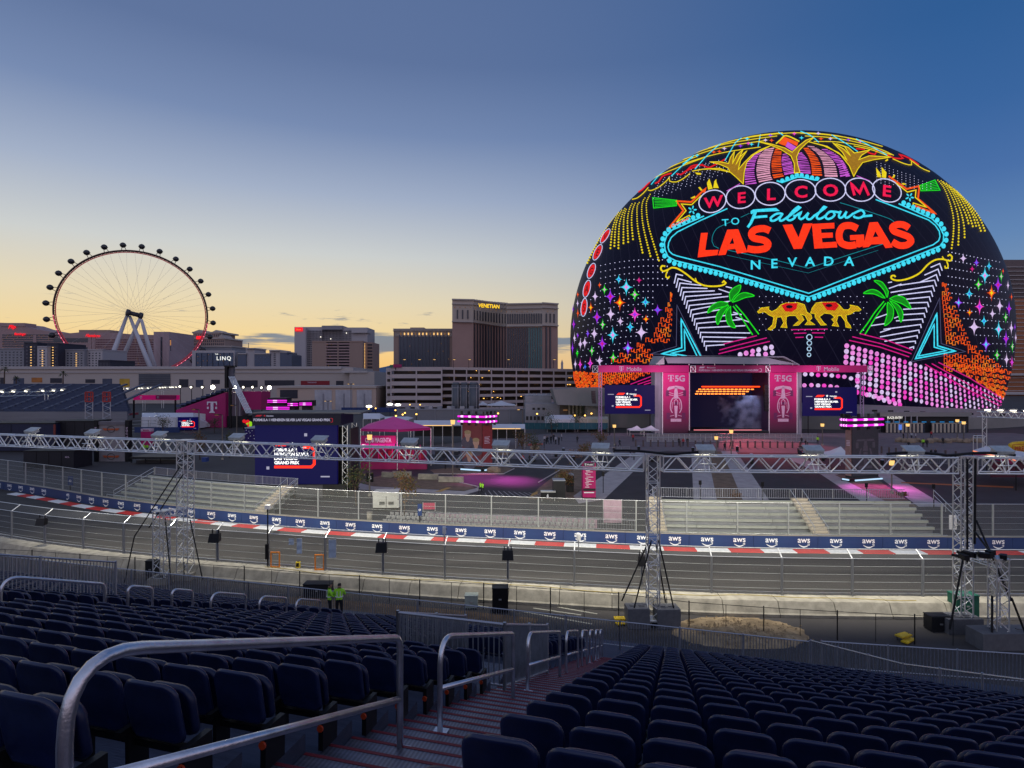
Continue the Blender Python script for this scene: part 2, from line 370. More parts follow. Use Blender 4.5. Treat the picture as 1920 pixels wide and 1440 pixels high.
# ---- seats
def rrect(w, h, rt, rb, n):
    pts = []
    for cx, cz, r, q0 in ((w/2-rt, h-rt, rt, 0), (-w/2+rt, h-rt, rt, PI/2), (-w/2+rb, rb, rb, PI), (w/2-rb, rb, rb, 1.5*PI)):
        for k in range(n+1):
            q = q0+PI/2*k/n; pts.append((cx+r*math.cos(q), cz+r*math.sin(q)))
    return pts
def shell(w, h, rt, rb, z0, y0, tilt, curve, thick, n, rim=.02):
    """a moulded panel with a rolled rim; y grows away from the camera"""
    out = rrect(w, h, rt, rb, n); k = len(out); mb = MB()
    def pos(s, dy):
        r = []
        for x_, z_ in out:
            X = x_*(1-s/(w/2)); Z = h/2+(z_-h/2)*(1-s/(h/2))
            r.append((X, y0+dy+curve*(2*X/w)**2+tilt*Z-.02*math.sin(PI*Z/h), z0+Z))
        return r
    rings = [pos(w*.30, .016), pos(rim*2.2, .006), pos(rim*1.4, -.004), pos(rim*.5, -.006), pos(0, thick*.35), pos(rim*.3, thick*.9), pos(rim, thick)]
    for r in rings: mb.v += r
    for a in range(len(rings)-1):
        for i in range(k):
            mb.f.append((a*k+i, a*k+(i+1) % k, (a+1)*k+(i+1) % k, (a+1)*k+i)); mb.m.append(0)
    mb.f.append(tuple(range(k))); mb.m.append(0)
    mb.f.append(tuple((len(rings)-1)*k+i for i in range(k))[::-1]); mb.m.append(0)
    return mb
def seat_parts(n):
    back = shell(.455, .45, .115, .06, .36, 0, -.17, .05, .028, n)
    pan = shell(.43, .365, .13, .05, .345, .13, -.10, .03, .05, n)
    leg = MB()
    for s in (-1,):
        leg.box((s*.245, .09, .2), (.035, .16, .42)); leg.box((s*.245, .07, .40), (.045, .26, .05))
    leg.box((0, .08, .30), (.5, .05, .05))
    return back, pan, leg
hb, hp, hl_ = seat_parts(5)
ME_back, ME_pan, ME_leg = hb.mesh('backrest', M_seat, True), hp.mesh('seat_pan', M_pan, True), hl_.mesh('bracket', M_black)
me_ref = MB().cyl((0, 0), .032, 0, .016, 12).mesh('reflector', M_orange); me_end = MB().box((0, 0, 0), (.05, .24, .34)).mesh('end_panel', M_black)
slots = []
for j in range(-3, NROW):
    a = A0+PITCH*j; z = rowz(j)
    for lo, hi, bl in ((-44, -13.65, 2), (-11.75, -3.15, 1), (-1.2, 24, 0)):
        k = int((hi-lo)/.5)
        for q in range(k):
            b = (lo+.25+q*.5) if bl == 0 else (hi-.25-q*.5)
            if bl == 1 and -5.2 < b < -3 and 10.3 < a < 14.2: continue
            if b > 5.0+(24.2-a)*.485: continue
            p = ST(a, b, z)
            if p.y < .9: continue
            u, v = p.x/p.y*F+CX, CY+(CZ-z-.75)/p.y*F
            if not (-220 < u < 2130 and v < 1560): continue
            slots.append((p.y, p, j, bl, q == 0))
slots.sort(key=lambda t: t[0])
SEATLAB = {0: 'dark blue folding stadium seat in the block right of the stepped aisle', 1: 'dark blue folding stadium seat in the block left of the stepped aisle', 2: 'dark blue folding stadium seat in the block beyond the far left aisle'}
proto = {}
def make_seat(mtx, label, end):
    t = thing('stadium_seat', label, 'seat', group='dark blue grandstand seats', mtx=mtx)
    for nm, me in (('backrest', ME_back), ('seat_pan', ME_pan), ('bracket', ME_leg)):
        link(nm, me, t, mtx)
    if end:
        link('end_panel', me_end, t, mtx @ Matrix.Translation((.255, .1, .2)))
        link('reflector', me_ref, t, mtx @ Matrix.Translation((.255, -.021, .24)) @ Matrix.Rotation(PI/2, 4, 'X'))
    return t
rs = random.Random(5); stuff = []
vis = 0
for Y_, p, j, bl, end in slots:
    mtx = Matrix.Translation(p) @ Matrix.Rotation(RZ+rs.uniform(-.012, .012), 4, 'Z') @ Matrix.Rotation(rs.uniform(-.018, .018), 4, 'X')
    if vis < 300:
        en = end and bl == 1
        lab = SEATLAB[bl]
        if en: lab = 'dark blue aisle end stadium seat with round orange reflector, left of the steps'
        key = (bl, en)
        if key in proto: dup(proto[key], mtx, lab)
        else: proto[key] = make_seat(mtx, lab, en)
        vis += 1
    else: stuff.append(mtx)
lb, lp, ll = seat_parts(3)
vs = lb.v+lp.v+ll.v; fs = lb.f+[tuple(i+len(lb.v) for i in f) for f in lp.f]+[tuple(i+len(lb.v)+len(lp.v) for i in f) for f in ll.f]
big = MB()
for mtx in stuff: big.add([mtx @ Vector(v) for v in vs], fs)
obj('seat_rows', big, M_seat, smooth=True, label='rows of dark blue stadium seats filling the lower grandstand', cat='seats', kind='stuff')
for j in range(10, NROW):
    a = A0+PITCH*j; b0 = 6.2+(24.2-a)*.485; bar(stand, 'tread', ST(a+.1, b0+1.3, rowz(j)+.03), (2.2, .5, .05), M_tread, RZ); bar(stand, 'nosing', ST(a+.36, b0+1.3, rowz(j)+.04), (2.2, .04, .06), M_red, RZ)
# ---- aisle handrails
def round_corner(pts, rads, n=7):
    out = [Vector(pts[0])]
    for i in range(1, len(pts)-1):
        p, a, b = Vector(pts[i]), Vector(pts[i-1]), Vector(pts[i+1]); r = rads[i-1]
        u, v = (a-p).normalized(), (b-p).normalized(); A, B = p+u*r, p+v*r
        for k in range(n+1):
            t = k/n; out.append(A*(1-t)**2+p*2*t*(1-t)+B*t*t)
    out.append(Vector(pts[-1])); return out
def handrail(a0, a1, b, label, h=1.13, r=.033):
    z0, z1 = floorz(a0), floorz(a1); t = thing('handrail', label, 'handrail', ST(a0, b, z0), 'aisle handrails')
    up = Vector((0, 0, 1)); p0, p1 = ST(a0, b, z0-.15), ST(a1, b, z1-.15)
    rr = min(.42, (a1-a0)*.3)
    obj('rail_hoop', MB().tube(round_corner([p0, ST(a0, b, z0+h), ST(a1, b, z1+h), p1], [rr, min(.12, rr)]), r, 14), M_pipe, t, True)
    obj('lower_rail', MB().tube([ST(a0, b, z0+.52), ST(a1, b, z1+.52)], r*.9, 12), M_pipe, t, True)
    for q, zq in ((a0, z0), (a1, z1)): bar(t, 'base_plate', ST(q, b, zq+.004), (.17, .17, .02), M_pipe, RZ)
labs = ['large galvanised handrail closest to the camera, at the top of the stepped aisle', 'second galvanised handrail down the stepped aisle from the camera', 'third handrail down the stepped aisle, beside the picket enclosure',
        'fourth handrail down the stepped aisle, just past the picket enclosure', 'fifth handrail down the stepped aisle', 'sixth handrail down the stepped aisle', 'seventh handrail down the stepped aisle', 'lowest handrail of the stepped aisle, by the front fence']
for (a0, a1), lb_ in zip(((2.0, 5.35), (6.4, 9.7), (10.75, 14.1), (15.0, 17.0), (17.8, 18.9), (19.6, 20.5), (21.2, 22.0), (22.6, 23.3)), labs): handrail(a0, a1, -2.6, lb_)
labs = ['wide handrail at the top of the far left aisle', 'short second handrail of the far left aisle', 'short third handrail of the far left aisle', 'fourth handrail of the far left aisle', 'fifth handrail of the far left aisle', 'lowest handrail of the far left aisle, beside the two guards']
for (a0, a1), lb_ in zip(((8.5, 10.7), (11.3, 12.0), (12.6, 13.3), (13.95, 15.4), (16, 17.4), (17.9, 19.4)), labs): handrail(a0, a1, -12.7, lb_)
# ---- picket fences
def picket(name, label, pts, h=1.1, gap=.11, post=2.4, r=.012, group=None, rail=.025, m=None):
    m = m or M_bars; t = thing(name, label, 'fence', pts[0], group); pk = MB()
    for p, q in zip(pts[:-1], pts[1:]):
        p, q = Vector(p), Vector(q); L = (q-p).length; n = max(1, round(L/post)); U = Vector((0, 0, 1))
        rod(t, 'top_rail', p+U*h, q+U*h, rail, m); rod(t, 'bottom_rail', p+U*.12, q+U*.12, rail*.8, m)
        for i in range(n+1): rod(t, 'post', p.lerp(q, i/n), p.lerp(q, i/n)+U*(h+.04), rail*1.3, m)
        k = int(L/gap)
        for i in range(1, k):
            c = p.lerp(q, i/k); pk.add([c+Vector((-r, 0, .12)), c+Vector((r, -r, .12)), c+Vector((r, r, .12)), c+Vector((-r, 0, h)), c+Vector((r, -r, h)), c+Vector((r, r, h))],
                                       [(0, 1, 4, 3), (1, 2, 5, 4), (2, 0, 3, 5)])
    obj('pickets', pk, m, t, kind='stuff'); return t
aF = A0+PITCH*NROW+1.2
picket('front_fence', 'long galvanised picket fence along the foot of the blue seating', [ST(aF, -44, zf), ST(aF, -20, zf), ST(aF, -2, zf), ST(aF, 5.1, zf)])
picket('block_fence', 'galvanised picket fence running down the right edge of the right seating block', [ST(aF, 5.15, zf), ST(20.8, 7.0, floorz(20.8)), ST(17.4, 8.65, floorz(17.4)), ST(14.0, 10.3, floorz(14)), ST(10.6, 11.9, floorz(10.6))], 1.15, .11, 1.6)
picket('entrance_fence', 'galvanised picket enclosure round the stair opening left of the aisle', [ST(14.3, -5.1, floorz(14.3)), ST(10.4, -5.1, floorz(10.4)), ST(10.4, -2.95, floorz(10.4)), ST(14.3, -2.95, floorz(14.3))], 1.25, .1, 2.0)
pa = ST(4.4, -14.2, floorz(4.4)); 
picket('side_fence', 'tall galvanised picket fence at the left edge beyond the far aisle', [ST(9.2, -15.5, floorz(9.2)+.3), ST(13.4, -15.5, floorz(13.4)+.5)], 1.2, .1, 2.0)
picket('stair_fence', 'double picket fence round the exit stairs beyond the lower right seats', [ST(aF+.4, 5.6, zf-.1), ST(aF+1.6, 24, zf+.25)], 1.1, .12, 2.2)
# ---------------------------------------------------------------- trackside: barriers, debris fences, gantry
M_navy = mat('navy_banner', (.018, .04, .13), .55, 0, .08, 1.0)
M_ink = mat('white_print', (.82, .82, .84), .6, 0, .04)
M_fpost = mat('fence_post_metal', (.42, .44, .43), .5, .6, .15, 2)
M_fpost2 = mat('near_post_metal', (.25, .26, .28), .5, .7, .15, 2)
M_veil = veil('wire_mesh', (190, 192, 185), .13); M_veil2 = veil('wire_mesh_near', (150, 152, 156), .07)
def walk(path, step, start=0.0):
    """points every step metres along a plan curve, with heading"""
    out = []; acc = -start
    for i in range(len(path)-1):
        a, b = path[i], path[i+1]; L = (b-a).length
        while acc <= L:
            if acc >= 0: out.append((a.lerp(b, acc/L), (b-a).normalized()))
            acc += step
        acc -= L
    return out
wallp = offset(far, fn, .15)
bw = thing('trackside_barrier', 'long dark blue advertising barrier with white logos along the far side of the track', 'barrier', far[len(far)//2])
pts = walk(far, 6.4, 0)
for (p, d), (q, e) in zip(pts[:-1], pts[1:]):
    if not -110 < p.x < 75: continue
    L = (q-p).length; u = (q-p).normalized(); n_ = Vector((-u.y, u.x, 0)); c = (p+q)/2
    rz = math.atan2(u.y, u.x)
    bar(bw, 'wall_panel', c+n_*.2+Vector((0, 0, .62)), (L-.03, .4, 1.24), M_navy, rz)
    bar(bw, 'cap', c+n_*.22+Vector((0, 0, 1.265)), (L-.01, .5, .05), M_conc, rz)
lg = MB(); vs_, fs_ = glyphs('aws', .012); lg.add([(v.x*.82, -.006, v.y*.82+.56) for v in vs_], fs_)
sm = [Vector((-.52+1.0*t, 0, .40-.26*math.sin(PI*(t*.86+.04)))) for t in [i/14 for i in range(15)]]
for a, b, k in zip(sm[:-1], sm[1:], range(14)):
    w0, w1 = .03+.05*math.sin(PI*k/14), .03+.05*math.sin(PI*(k+1)/14)
    lg.add([(a.x, -.006, a.z-w0), (b.x, -.006, b.z-w1), (b.x, -.006, b.z+w1*.6), (a.x, -.006, a.z+w0*.6)], [(0, 1, 2, 3)])
lg.add([(.34, -.006, .43), (.56, -.006, .47), (.545, -.006, .25), (.50, -.006, .26), (.51, -.006, .41), (.36, -.006, .38)], [(0, 1, 4, 5), (1, 2, 3, 4)])
me_logo = lg.mesh('lettering', M_ink)
for p, d in walk(far, 3.2, 1.4):
    if -90 < p.x < 62: link('lettering', me_logo, bw, Matrix.Translation(p+Vector((d.y, -d.x, 0))*.012+Vector((0, 0, .02))) @ Matrix.Rotation(math.atan2(d.y, d.x), 4, 'Z'))
def debris(name, label, path, step, z0, zt, pm, vm, zc, arm, r=.05, xlim=(-90, 66), start=0, posts=None):
    t = thing(name, label, 'fence', path[len(path)//2])
    U = Vector((0, 0, 1)); P = posts or [(p, d) for p, d in walk(path, step, start) if xlim[0] < p.x < xlim[1]]
    vb = MB()
    for i, (p, d) in enumerate(P):
        n_ = Vector((-d.y, d.x, 0))
        bar(t, 'post', p+U*(z0+zt)/2, (r*2.2, r*2.6, zt-z0), pm, math.atan2(d.y, d.x))
        if arm: rod(t, 'arm', p+U*zt, p+U*(zt+.5)+n_*arm, r*.9, M_alu)
        if i:
            q, e = P[i-1]; nq = Vector((-e.y, e.x, 0))
            for h in zc: rod(t, 'cable', q+U*h, p+U*h, .011, M_fpost)
            rod(t, 'top_tube', q+U*zt, p+U*zt, .024, M_alu)
            if arm: rod(t, 'top_tube', q+U*(zt+.5)+nq*arm, p+U*(zt+.5)+n_*arm, .03, M_alu)
            vb.add([q+U*z0, p+U*z0, p+U*zt, q+U*zt], [(0, 1, 2, 3)])
            if arm: vb.add([q+U*zt, p+U*zt, p+U*(zt+.5)+n_*arm, q+U*(zt+.5)+nq*arm], [(0, 1, 2, 3)])
    obj('wire_mesh', vb, vm, t); return t, P
debris('far_debris_fence', 'tall wire debris fence standing behind the blue barrier', offset(far, fn, .55), 5.1, 1.25, 4.45, M_fpost, M_veil, (1.9, 2.5, 3.1, 3.75), 0, .055, (-95, 60), 2.2)
np_px = [(-60, 995), (22, 1010), (84, 1020), (156, 1029), (232, 1038), (318, 1046), (407, 1053.5), (503, 1061), (610, 1070), (718, 1078.5), (834, 1086.7), (953, 1093), (1077, 1100), (1203, 1107), (1334, 1112.5), (1466, 1116), (1598, 1118), (1730, 1119), (1862, 1119.5), (1995, 1120)]
PP = []
for i, p in enumerate(np_px):
    a = G(*np_px[max(i-1, 0)], 1.0); b = G(*np_px[min(i+1, len(np_px)-1)], 1.0); q = G(*p, 1.0); q.z = 0; d = b-a; d.z = 0
    PP.append((q, d.normalized()))
debris('near_debris_fence', 'tall wire debris fence on the near side of the track with posts cranked over it', near, 4, 1.0, 3.78, M_fpost2, M_veil2, (1.5, 2.05, 2.6, 3.2), .75, .06, posts=PP)
# guard rail at the foot of the near fence
gr = thing('guard_rail', 'pale steel guard rail along the near edge of the track', 'guard rail', near[len(near)//2])
q0 = None
for p, d in walk(offset(near, nn, .55), 3.0):
    if not -66 < p.x < 52: continue
    bar(gr, 'post', p+Vector((0, 0, .45)), (.12, .12, .9), M_fpost2, math.atan2(d.y, d.x))
    if q0 is not None:
        c = (p+q0)/2; L = (p-q0).length; rz = math.atan2((p-q0).y, (p-q0).x)
        for h in (.75, 1.0): bar(gr, 'rail', c+Vector((0, 0, h)), (L, .07, .13), M_alu, rz)
    q0 = p
# near concrete wall: blocks that could each be lifted away
blk = [(.1, 1.02), (-1.25, 1.02), (-1.3, .93), (-1.62, .30), (-1.75, .22), (-1.75, .02), (.1, .02)]
BL = walk(near, 3.9, 1.0); BL = [(p, d) for p, d in BL if -64 < p.x < 46]
for i in range(len(BL)-1):
    (p, d), (q, e) = BL[i], BL[i+1]; u = (q-p).normalized()
    n0 = Vector((-d.y, d.x, 0)); n1 = Vector((-e.y, e.x, 0)); q = q-u*.05
    mb = MB(); A = [p+n0*s+Vector((0, 0, h)) for s, h in blk]; B = [q+n1*s+Vector((0, 0, h)) for s, h in blk]
    mb.hexa(B, A)
    root = obj('concrete_barrier', mb, M_conc, label='pale concrete barrier block in the row below the near debris fence', cat='concrete barrier', group='concrete barrier blocks beside the track')
# track-lighting gantry
M_truss = mat('truss_aluminium', (.78, .78, .77), .38, .75, .12, 2)
M_lens = emat('lamp_lens', (255, 250, 225), 6.0)
M_case = mat('lamp_case', (.5, .52, .5), .4, .4)
TP = [Vector((-62, 60, 0)), Vector((-28.0, 50.3, 0)), Vector((9.75, 40.6, 0)), Vector((30.6, 39.8, 0)), Vector((48, 39.0, 0))]
ZT, ZB, TW = 11.75, 10.7, .9
def truss(name, label, p, q, w, z0, z1, bay, r=.058, rb=.048, group=None, gap=0.0, m=None):
    m = m or M_truss; p, q = Vector(p), Vector(q); u = (q-p).normalized(); p = p+u*gap; q = q-u*gap; L = (q-p).length; n_ = Vector((-u.y, u.x, 0))*w/2
    t = thing(name, label, 'truss', (p.x, p.y, z0), group); k = max(2, round(L/bay)); U = Vector((0, 0, 1))
    for s in (-1, 1):
        for h in (z0, z1): rod(t, 'chord', p+n_*s+U*h, q+n_*s+U*h, r, m)
        for i in range(k):
            h0, h1 = (z0, z1) if i % 2 == 0 else (z1, z0)
            rod(t, 'brace', p.lerp(q, i/k)+n_*s+U*h0, p.lerp(q, (i+1)/k)+n_*s+U*h1, rb, m)
    for i in range(0, k+1, 4):
        c = p.lerp(q, i/k)
        for h in (z0, z1): rod(t, 'cross_brace', c-n_+U*h, c+n_+U*h, rb, m)
    for e in (p, q):
        for s in (-1, 1): rod(t, 'brace', e+n_*s+U*z0, e+n_*s+U*z1, rb, m)
    return t
tl = ['left stretch of the overhead lighting truss, running out of the left edge', 'long middle stretch of the overhead lighting truss in front of the blue screen', 'stretch of the overhead lighting truss in front of the stage forecourt', 'short stretch of overhead lighting truss at the right edge']
for i in range(4): truss('lighting_truss', tl[i], TP[i], TP[i+1], TW, ZB, ZT, .92, group='overhead truss stretches', gap=.62 if i else .0)
def tower(label, x, y, h, w=.78, bay=.62, z0=.5, rz=-.05, name='truss_tower', r=.045, m=None):
    m = m or M_truss; t = thing(name, label, 'truss tower', (x, y, 0)); ca, sa = math.cos(rz)*w/2, math.sin(rz)*w/2; o = Vector((x, y, 0)); U = Vector((0, 0, 1))
    cs = [o+Vector((a*ca-b*sa, a*sa+b*ca, 0)) for a, b in ((-1, -1), (1, -1), (1, 1), (-1, 1))]
    for c in cs: rod(t, 'leg', c+U*z0, c+U*h, r, m)
    k = round((h-z0)/bay)
    for i in range(k):
        a, b = z0+(h-z0)*i/k, z0+(h-z0)*(i+1)/k
        for j in range(4):
            p, q = cs[j], cs[(j+1) % 4]
            if i % 2: p, q = q, p
            rod(t, 'brace', p+U*a, q+U*b, r*.55, m)
            if i % 3 == 0: rod(t, 'brace', p+U*a, q+U*a, r*.55, m)
    bar(t, 'base_plate', o+U*(z0-.04), (w+.3, w+.3, .08), m, rz)
    bar(t, 'top_plate', o+U*(h+.03), (w+.15, w+.15, .06), m, rz); return t
tower('lattice tower left of the blue screen carrying the overhead truss', TP[1].x, TP[1].y, 11.8, .95)
tower('lattice tower in front of the pale bleachers carrying the overhead truss', TP[2].x, TP[2].y, 11.8)
tower('lattice tower near the right edge carrying the overhead truss', TP[3].x, TP[3].y, 11.8)
x2, y2 = xat(303, 49.2), 49.2; tower('short lattice tower beside the left gantry tower', x2, y2, 6.0, .9)
x3, y3 = xat(1872, 37.5), 37.5; tower('short lattice tower with cameras beside the right gantry tower', x3, y3, 5.6, .75)
truss('link_truss', 'short sloping link truss between the two left lattice towers', (x2, y2, 0), TP[1], .5, 5.5, 6.0, .5, .035, .025)
truss('link_truss', 'short link truss between the two right lattice towers', (x3, y3, 0), TP[3], .5, 5.0, 5.6, .5, .035, .025)
bcf = thing('broadcast_rig', 'bundle of black cameras and cables on the right link truss', 'camera rig', (x3-1, y3, 5.7))
for k in range(7):
    o = Vector((x3-2.4+k*.42, y3+.25*((k % 3)-1), 5.75+.12*(k % 2))); bar(bcf, 'camera_body', o, (.34, .55, .3), M_black, .4*k); rod(bcf, 'camera_lens', o, o+Vector((.1*(k-3), .6, -.05)), .09, M_black)
# guy wires, cable bundles and footing blocks
def guy(label, segs, r=.05):
    t = thing('guy_strut', label, 'strut', segs[0][1], 'dark struts bracing the gantry towers')
    for a, b in segs: rod(t, 'strut', a, b, r, M_black)
def T(p, dx, dy, z): return Vector((p.x+dx, p.y+dy, z))
guy('pair of dark struts bracing the left gantry tower', [(T(TP[1], -.2, -.5, 9.6), T(TP[1], -3.6, -1.2, 3.9)), (T(TP[1], .1, -.5, 9.0), T(TP[1], -2.4, -1.2, 4.6)), (T(TP[1], -3.6, -1.2, 3.9), T(TP[1], -4.3, -1.4, .1)), (Vector((x2+.3, y2, 5.4)), Vector((x2+1.4, y2-1, .1))), (T(TP[1], .4, 0, 5), T(TP[1], 1.9, -.8, .1))])
guy('dark struts bracing the middle gantry tower', [(T(TP[2], -.2, -.4, 6), T(TP[2], -1.4, -.5, 1.4)), (T(TP[2], -.3, .4, 5.5), T(TP[2], -2.0, .8, 1.4)), (T(TP[2], .3, -.4, 6), T(TP[2], 1.3, -.5, 1.4)), (T(TP[2], .3, .4, 5.5), T(TP[2], 1.0, .5, 1.4))])
guy('thick dark struts and cable bundles on the right gantry tower', [(T(TP[3], -.1, -.5, 11.7), T(TP[3], -.1, -.5, 4.8)), (T(TP[3], .45, -.5, 11.7), T(TP[3], .4, -.5, 6)), (T(TP[3], .5, -.5, 7.6), Vector((x3+.5, y3-.4, 3.0))), (T(TP[3], .4, -.4, 6.9), Vector((x3-.3, y3, 5.7))), (Vector((x3+.5, y3-.4, 3.2)), Vector((x3+1.5, y3-.6, .3))), (T(TP[3], -.3, -.4, 5), T(TP[3], -1.5, -.8, .4)), (Vector((x3-.4, y3, 3.2)), Vector((x3-.9, y3-.6, .3)))], .065)
foot = [('grey concrete footing under the left gantry tower', TP[1], (1.7, 1.5, .55), M_conc), ('grey concrete footing under the short left tower', Vector((x2, y2, 0)), (1.6, 1.4, .5), M_conc),
        ('low dark footing block left of the middle gantry tower', TP[2]+Vector((-1.1, 0, 0)), (1.5, 1.2, 1.35), mat('grey_block', (.13, .13, .14), .8)), ('low dark footing block right of the middle gantry tower', TP[2]+Vector((.95, 0, 0)), (1.6, 1.2, 1.3), mat('grey_block', (.13, .13, .14), .8)),
        ('concrete footing block under the right gantry tower', TP[3]+Vector((-.3, 0, 0)), (2.4, 1.3, 1.0), mat('grey_block', (.13, .13, .14), .8)), ('concrete footing block under the short right tower', Vector((x3+.5, y3, 0)), (4.2, 1.4, 1.05), mat('grey_block', (.13, .13, .14), .8))]
for lb_, p, d, m in foot:
    mb = MB(); mb.box((p.x, p.y, d[2]/2), d, .03); mb.box((p.x-d[0]*.2, p.y, d[2]+.03), (.4, .2, .06), .03); mb.box((p.x+d[0]*.2, p.y, d[2]+.03), (.4, .2, .06), .03)
    obj('footing_block', mb, m, label=lb_, cat='concrete block')
def tpoint(px):
    """the point of the gantry nearest to photo column px"""
    best = None
    for a, b in zip(TP[:-1], TP[1:]):
        for k in range(400):
            p = a.lerp(b, k/400); e = abs(p.x/p.y*F+CX-px)
            if best is None or e < best[0]: best = (e, p, (b-a).normalized())
    return best[1], best[2]
def floodlight(px, label, power=2600):
    r = tpoint(px)
    if not r: return
    p, d = r; n_ = Vector((-d.y, d.x, 0)); c = p+Vector((0, 0, ZT+.42)); t = thing('floodlight', label, 'floodlight', c-Vector((0, 0, .35)), 'floodlights on the overhead truss')
    a = Matrix.Translation(c) @ Matrix.Rotation(math.atan2(d.y, d.x), 4, 'Z') @ Matrix.Rotation(.42, 4, 'X')
    mb = MB(); mb.box((0, .1, .12), (1.25, .75, .07)); mb.box((-.55, 0, -.02), (.06, .5, .28)); mb.box((.55, 0, -.02), (.06, .5, .28)); mb.box((0, -.3, .02), (1.1, .08, .2))
    me = mb.mesh('housing', M_case); link('housing', me, t, a)
    link('lens', MB().box((0, .1, .055), (1.02, .42, .05)).mesh('lens', M_lens), t, a)
    for s in (-1, 1):
        rod(t, 'bracket', c+d*.28*s, p+d*.55*s+n_*.45+Vector((0, 0, ZB+.1)), .045, M_truss); rod(t, 'bracket', c+d*.28*s, p+d*.12*s-n_*.45+Vector((0, 0, ZB)), .04, M_truss)
    rod(t, 'bracket', p-d*.6-n_*.46+Vector((0, 0, ZB+.55)), p+d*.6-n_*.46+Vector((0, 0, ZB+.55)), .035, M_truss)
    L = bpy.data.lights.new('lamp', 'SPOT'); L.energy = power*2.0; L.spot_size = math.radians(128); L.spot_blend = .7; L.color = (1, .95, .80); L.shadow_soft_size = .3
    o = bpy.data.objects.new('lamp', L); C.objects.link(o)
    pos = c+n_*1.0+Vector((0, 0, .05)); o.matrix_basis = Matrix.Translation(pos) @ (n_*11+Vector((0, 0, -10))).to_track_quat('-Z', 'Y').to_matrix().to_4x4(); adopt(o, t)
for px, lb_ in ((60, 'floodlight on the truss by the left edge'), (173, 'floodlight on the truss below the orange-logo hoarding'), (298, 'floodlight on the truss just left of the left lattice tower'), (443, 'floodlight on the truss just left of the big blue screen'),
                (600, 'floodlight on the truss in front of the big blue screen'), (768, 'floodlight on the truss in front of the pink bar'), (940, 'floodlight on the truss right of the portrait pillar'), (1125, 'floodlight on the truss above the magenta totem'),
                (1323, 'floodlight on the truss in front of the stage opening'), (1525, 'floodlight on the truss left of the dark pillar'), (1713, 'floodlight on the truss right of the dark pillar'), (1880, 'floodlight on the truss at the right edge')):
    floodlight(px, lb_)
cb = MB(); cpts = [tpoint(px)[0]+Vector((0, -.2, ZT+.1+.22*abs(math.sin(px*.02)))) for px in range(1150, 1330, 14)]; cb.tube(cpts, .09, 6)
obj('cable_bundle', cb, M_black, label='black cable bundle lying on the truss above the middle gantry tower', cat='cable')
cb = MB(); cpts = [tpoint(px)[0]+Vector((0, -.2, ZT+.12+.2*abs(math.sin(px*.023)))) for px in range(1660, 1905, 14)]; cb.tube(cpts, .1, 6)
obj('cable_bundle', cb, M_black, label='black cable bundle lying on the truss above the right gantry tower', cat='cable')
# speakers on the near fence posts
def speaker(px, py, label):
    Y = 43.5 if px > 500 else (47 if px > 300 else 57); c = W(px, py, Y-.6); t = thing('loudspeaker', label, 'loudspeaker', c, 'loudspeakers on the near fence')
    mb = MB(); s = .42; mb.hexa([c+Vector(v) for v in ((-s, -.3, -.34), (s, -.3, -.34), (s*.8, .35, -.3), (-s*.8, .35, -.3))], [c+Vector(v) for v in ((-s*.9, -.12, .34), (s*.9, -.12, .34), (s*.75, .35, .3), (-s*.75, .35, .3))])
    obj('cabinet', mb, M_black, t)
    for q in (-.25, .25): bar(t, 'bracket', c+Vector((q, .1, .47)), (.06, .08, .28), M_black)
    rod(t, 'pole', c+Vector((0, .45, .5)), c+Vector((0, .45, -1.9)), .07, M_fpost2)
for px, py, lb_ in ((78, 978, 'black loudspeaker on the second near fence post from the left edge'), (403, 1008, 'black loudspeaker on the fence post right of the left lattice towers'), (716, 1026, 'black loudspeaker on the fence post right of the orange frames'), (952, 1040, 'black loudspeaker on the fence post near the picture centre'), (1206, 1051, 'black loudspeaker beside the middle gantry tower')): speaker(px, py, lb_)
wl = offset(near, nn, -.55); cbl = [Vector((p.x, p.y+.22*math.sin(i*.31)+.12*math.sin(i*.9), 1.045)) for i, p in enumerate(wl) if -22 < p.x < 30]
obj('wall_cable', MB().tube(cbl, .022, 5), mat('cable_yellow', (.35, .26, .05), .6), label='thin yellow cable winding along the top of the near concrete wall', cat='cable')
# things along the near wall
M_or = mat('orange_paint', (.75, .22, .02), .5)
for px, py, lb_ in ((516, 1050, 'left orange metal frame standing on the near wall'), (599, 1055, 'right orange metal frame standing on the near wall')):
    c = G(px, py+14, 1.02); t = thing('orange_frame', lb_, 'frame', c, 'orange frames on the wall')
    for s in (-1, 1): bar(t, 'upright', c+Vector((s*.36, 0, .62)), (.09, .09, 1.24), M_or)
    bar(t, 'top_bar', c+Vector((0, 0, 1.28)), (.81, .09, .09), M_or); bar(t, 'bottom_bar', c+Vector((0, 0, .06)), (.63, .09, .09), M_or)
c = G(559, 1065, 1.02); t = thing('warning_box', 'small black and yellow box on the near wall between the orange frames', 'box', c)
bar(t, 'case', c+Vector((0, 0, .28)), (.34, .25, .5), mat('yellow_paint', (.7, .5, .03), .5)); bar(t, 'screen', c+Vector((0, -.135, .3)), (.22, .02, .3), M_black); bar(t, 'handle', c+Vector((0, 0, .56)), (.2, .05, .06), M_black)
M_paper = mat('pale_sheet', (.45, .52, .62), .6)
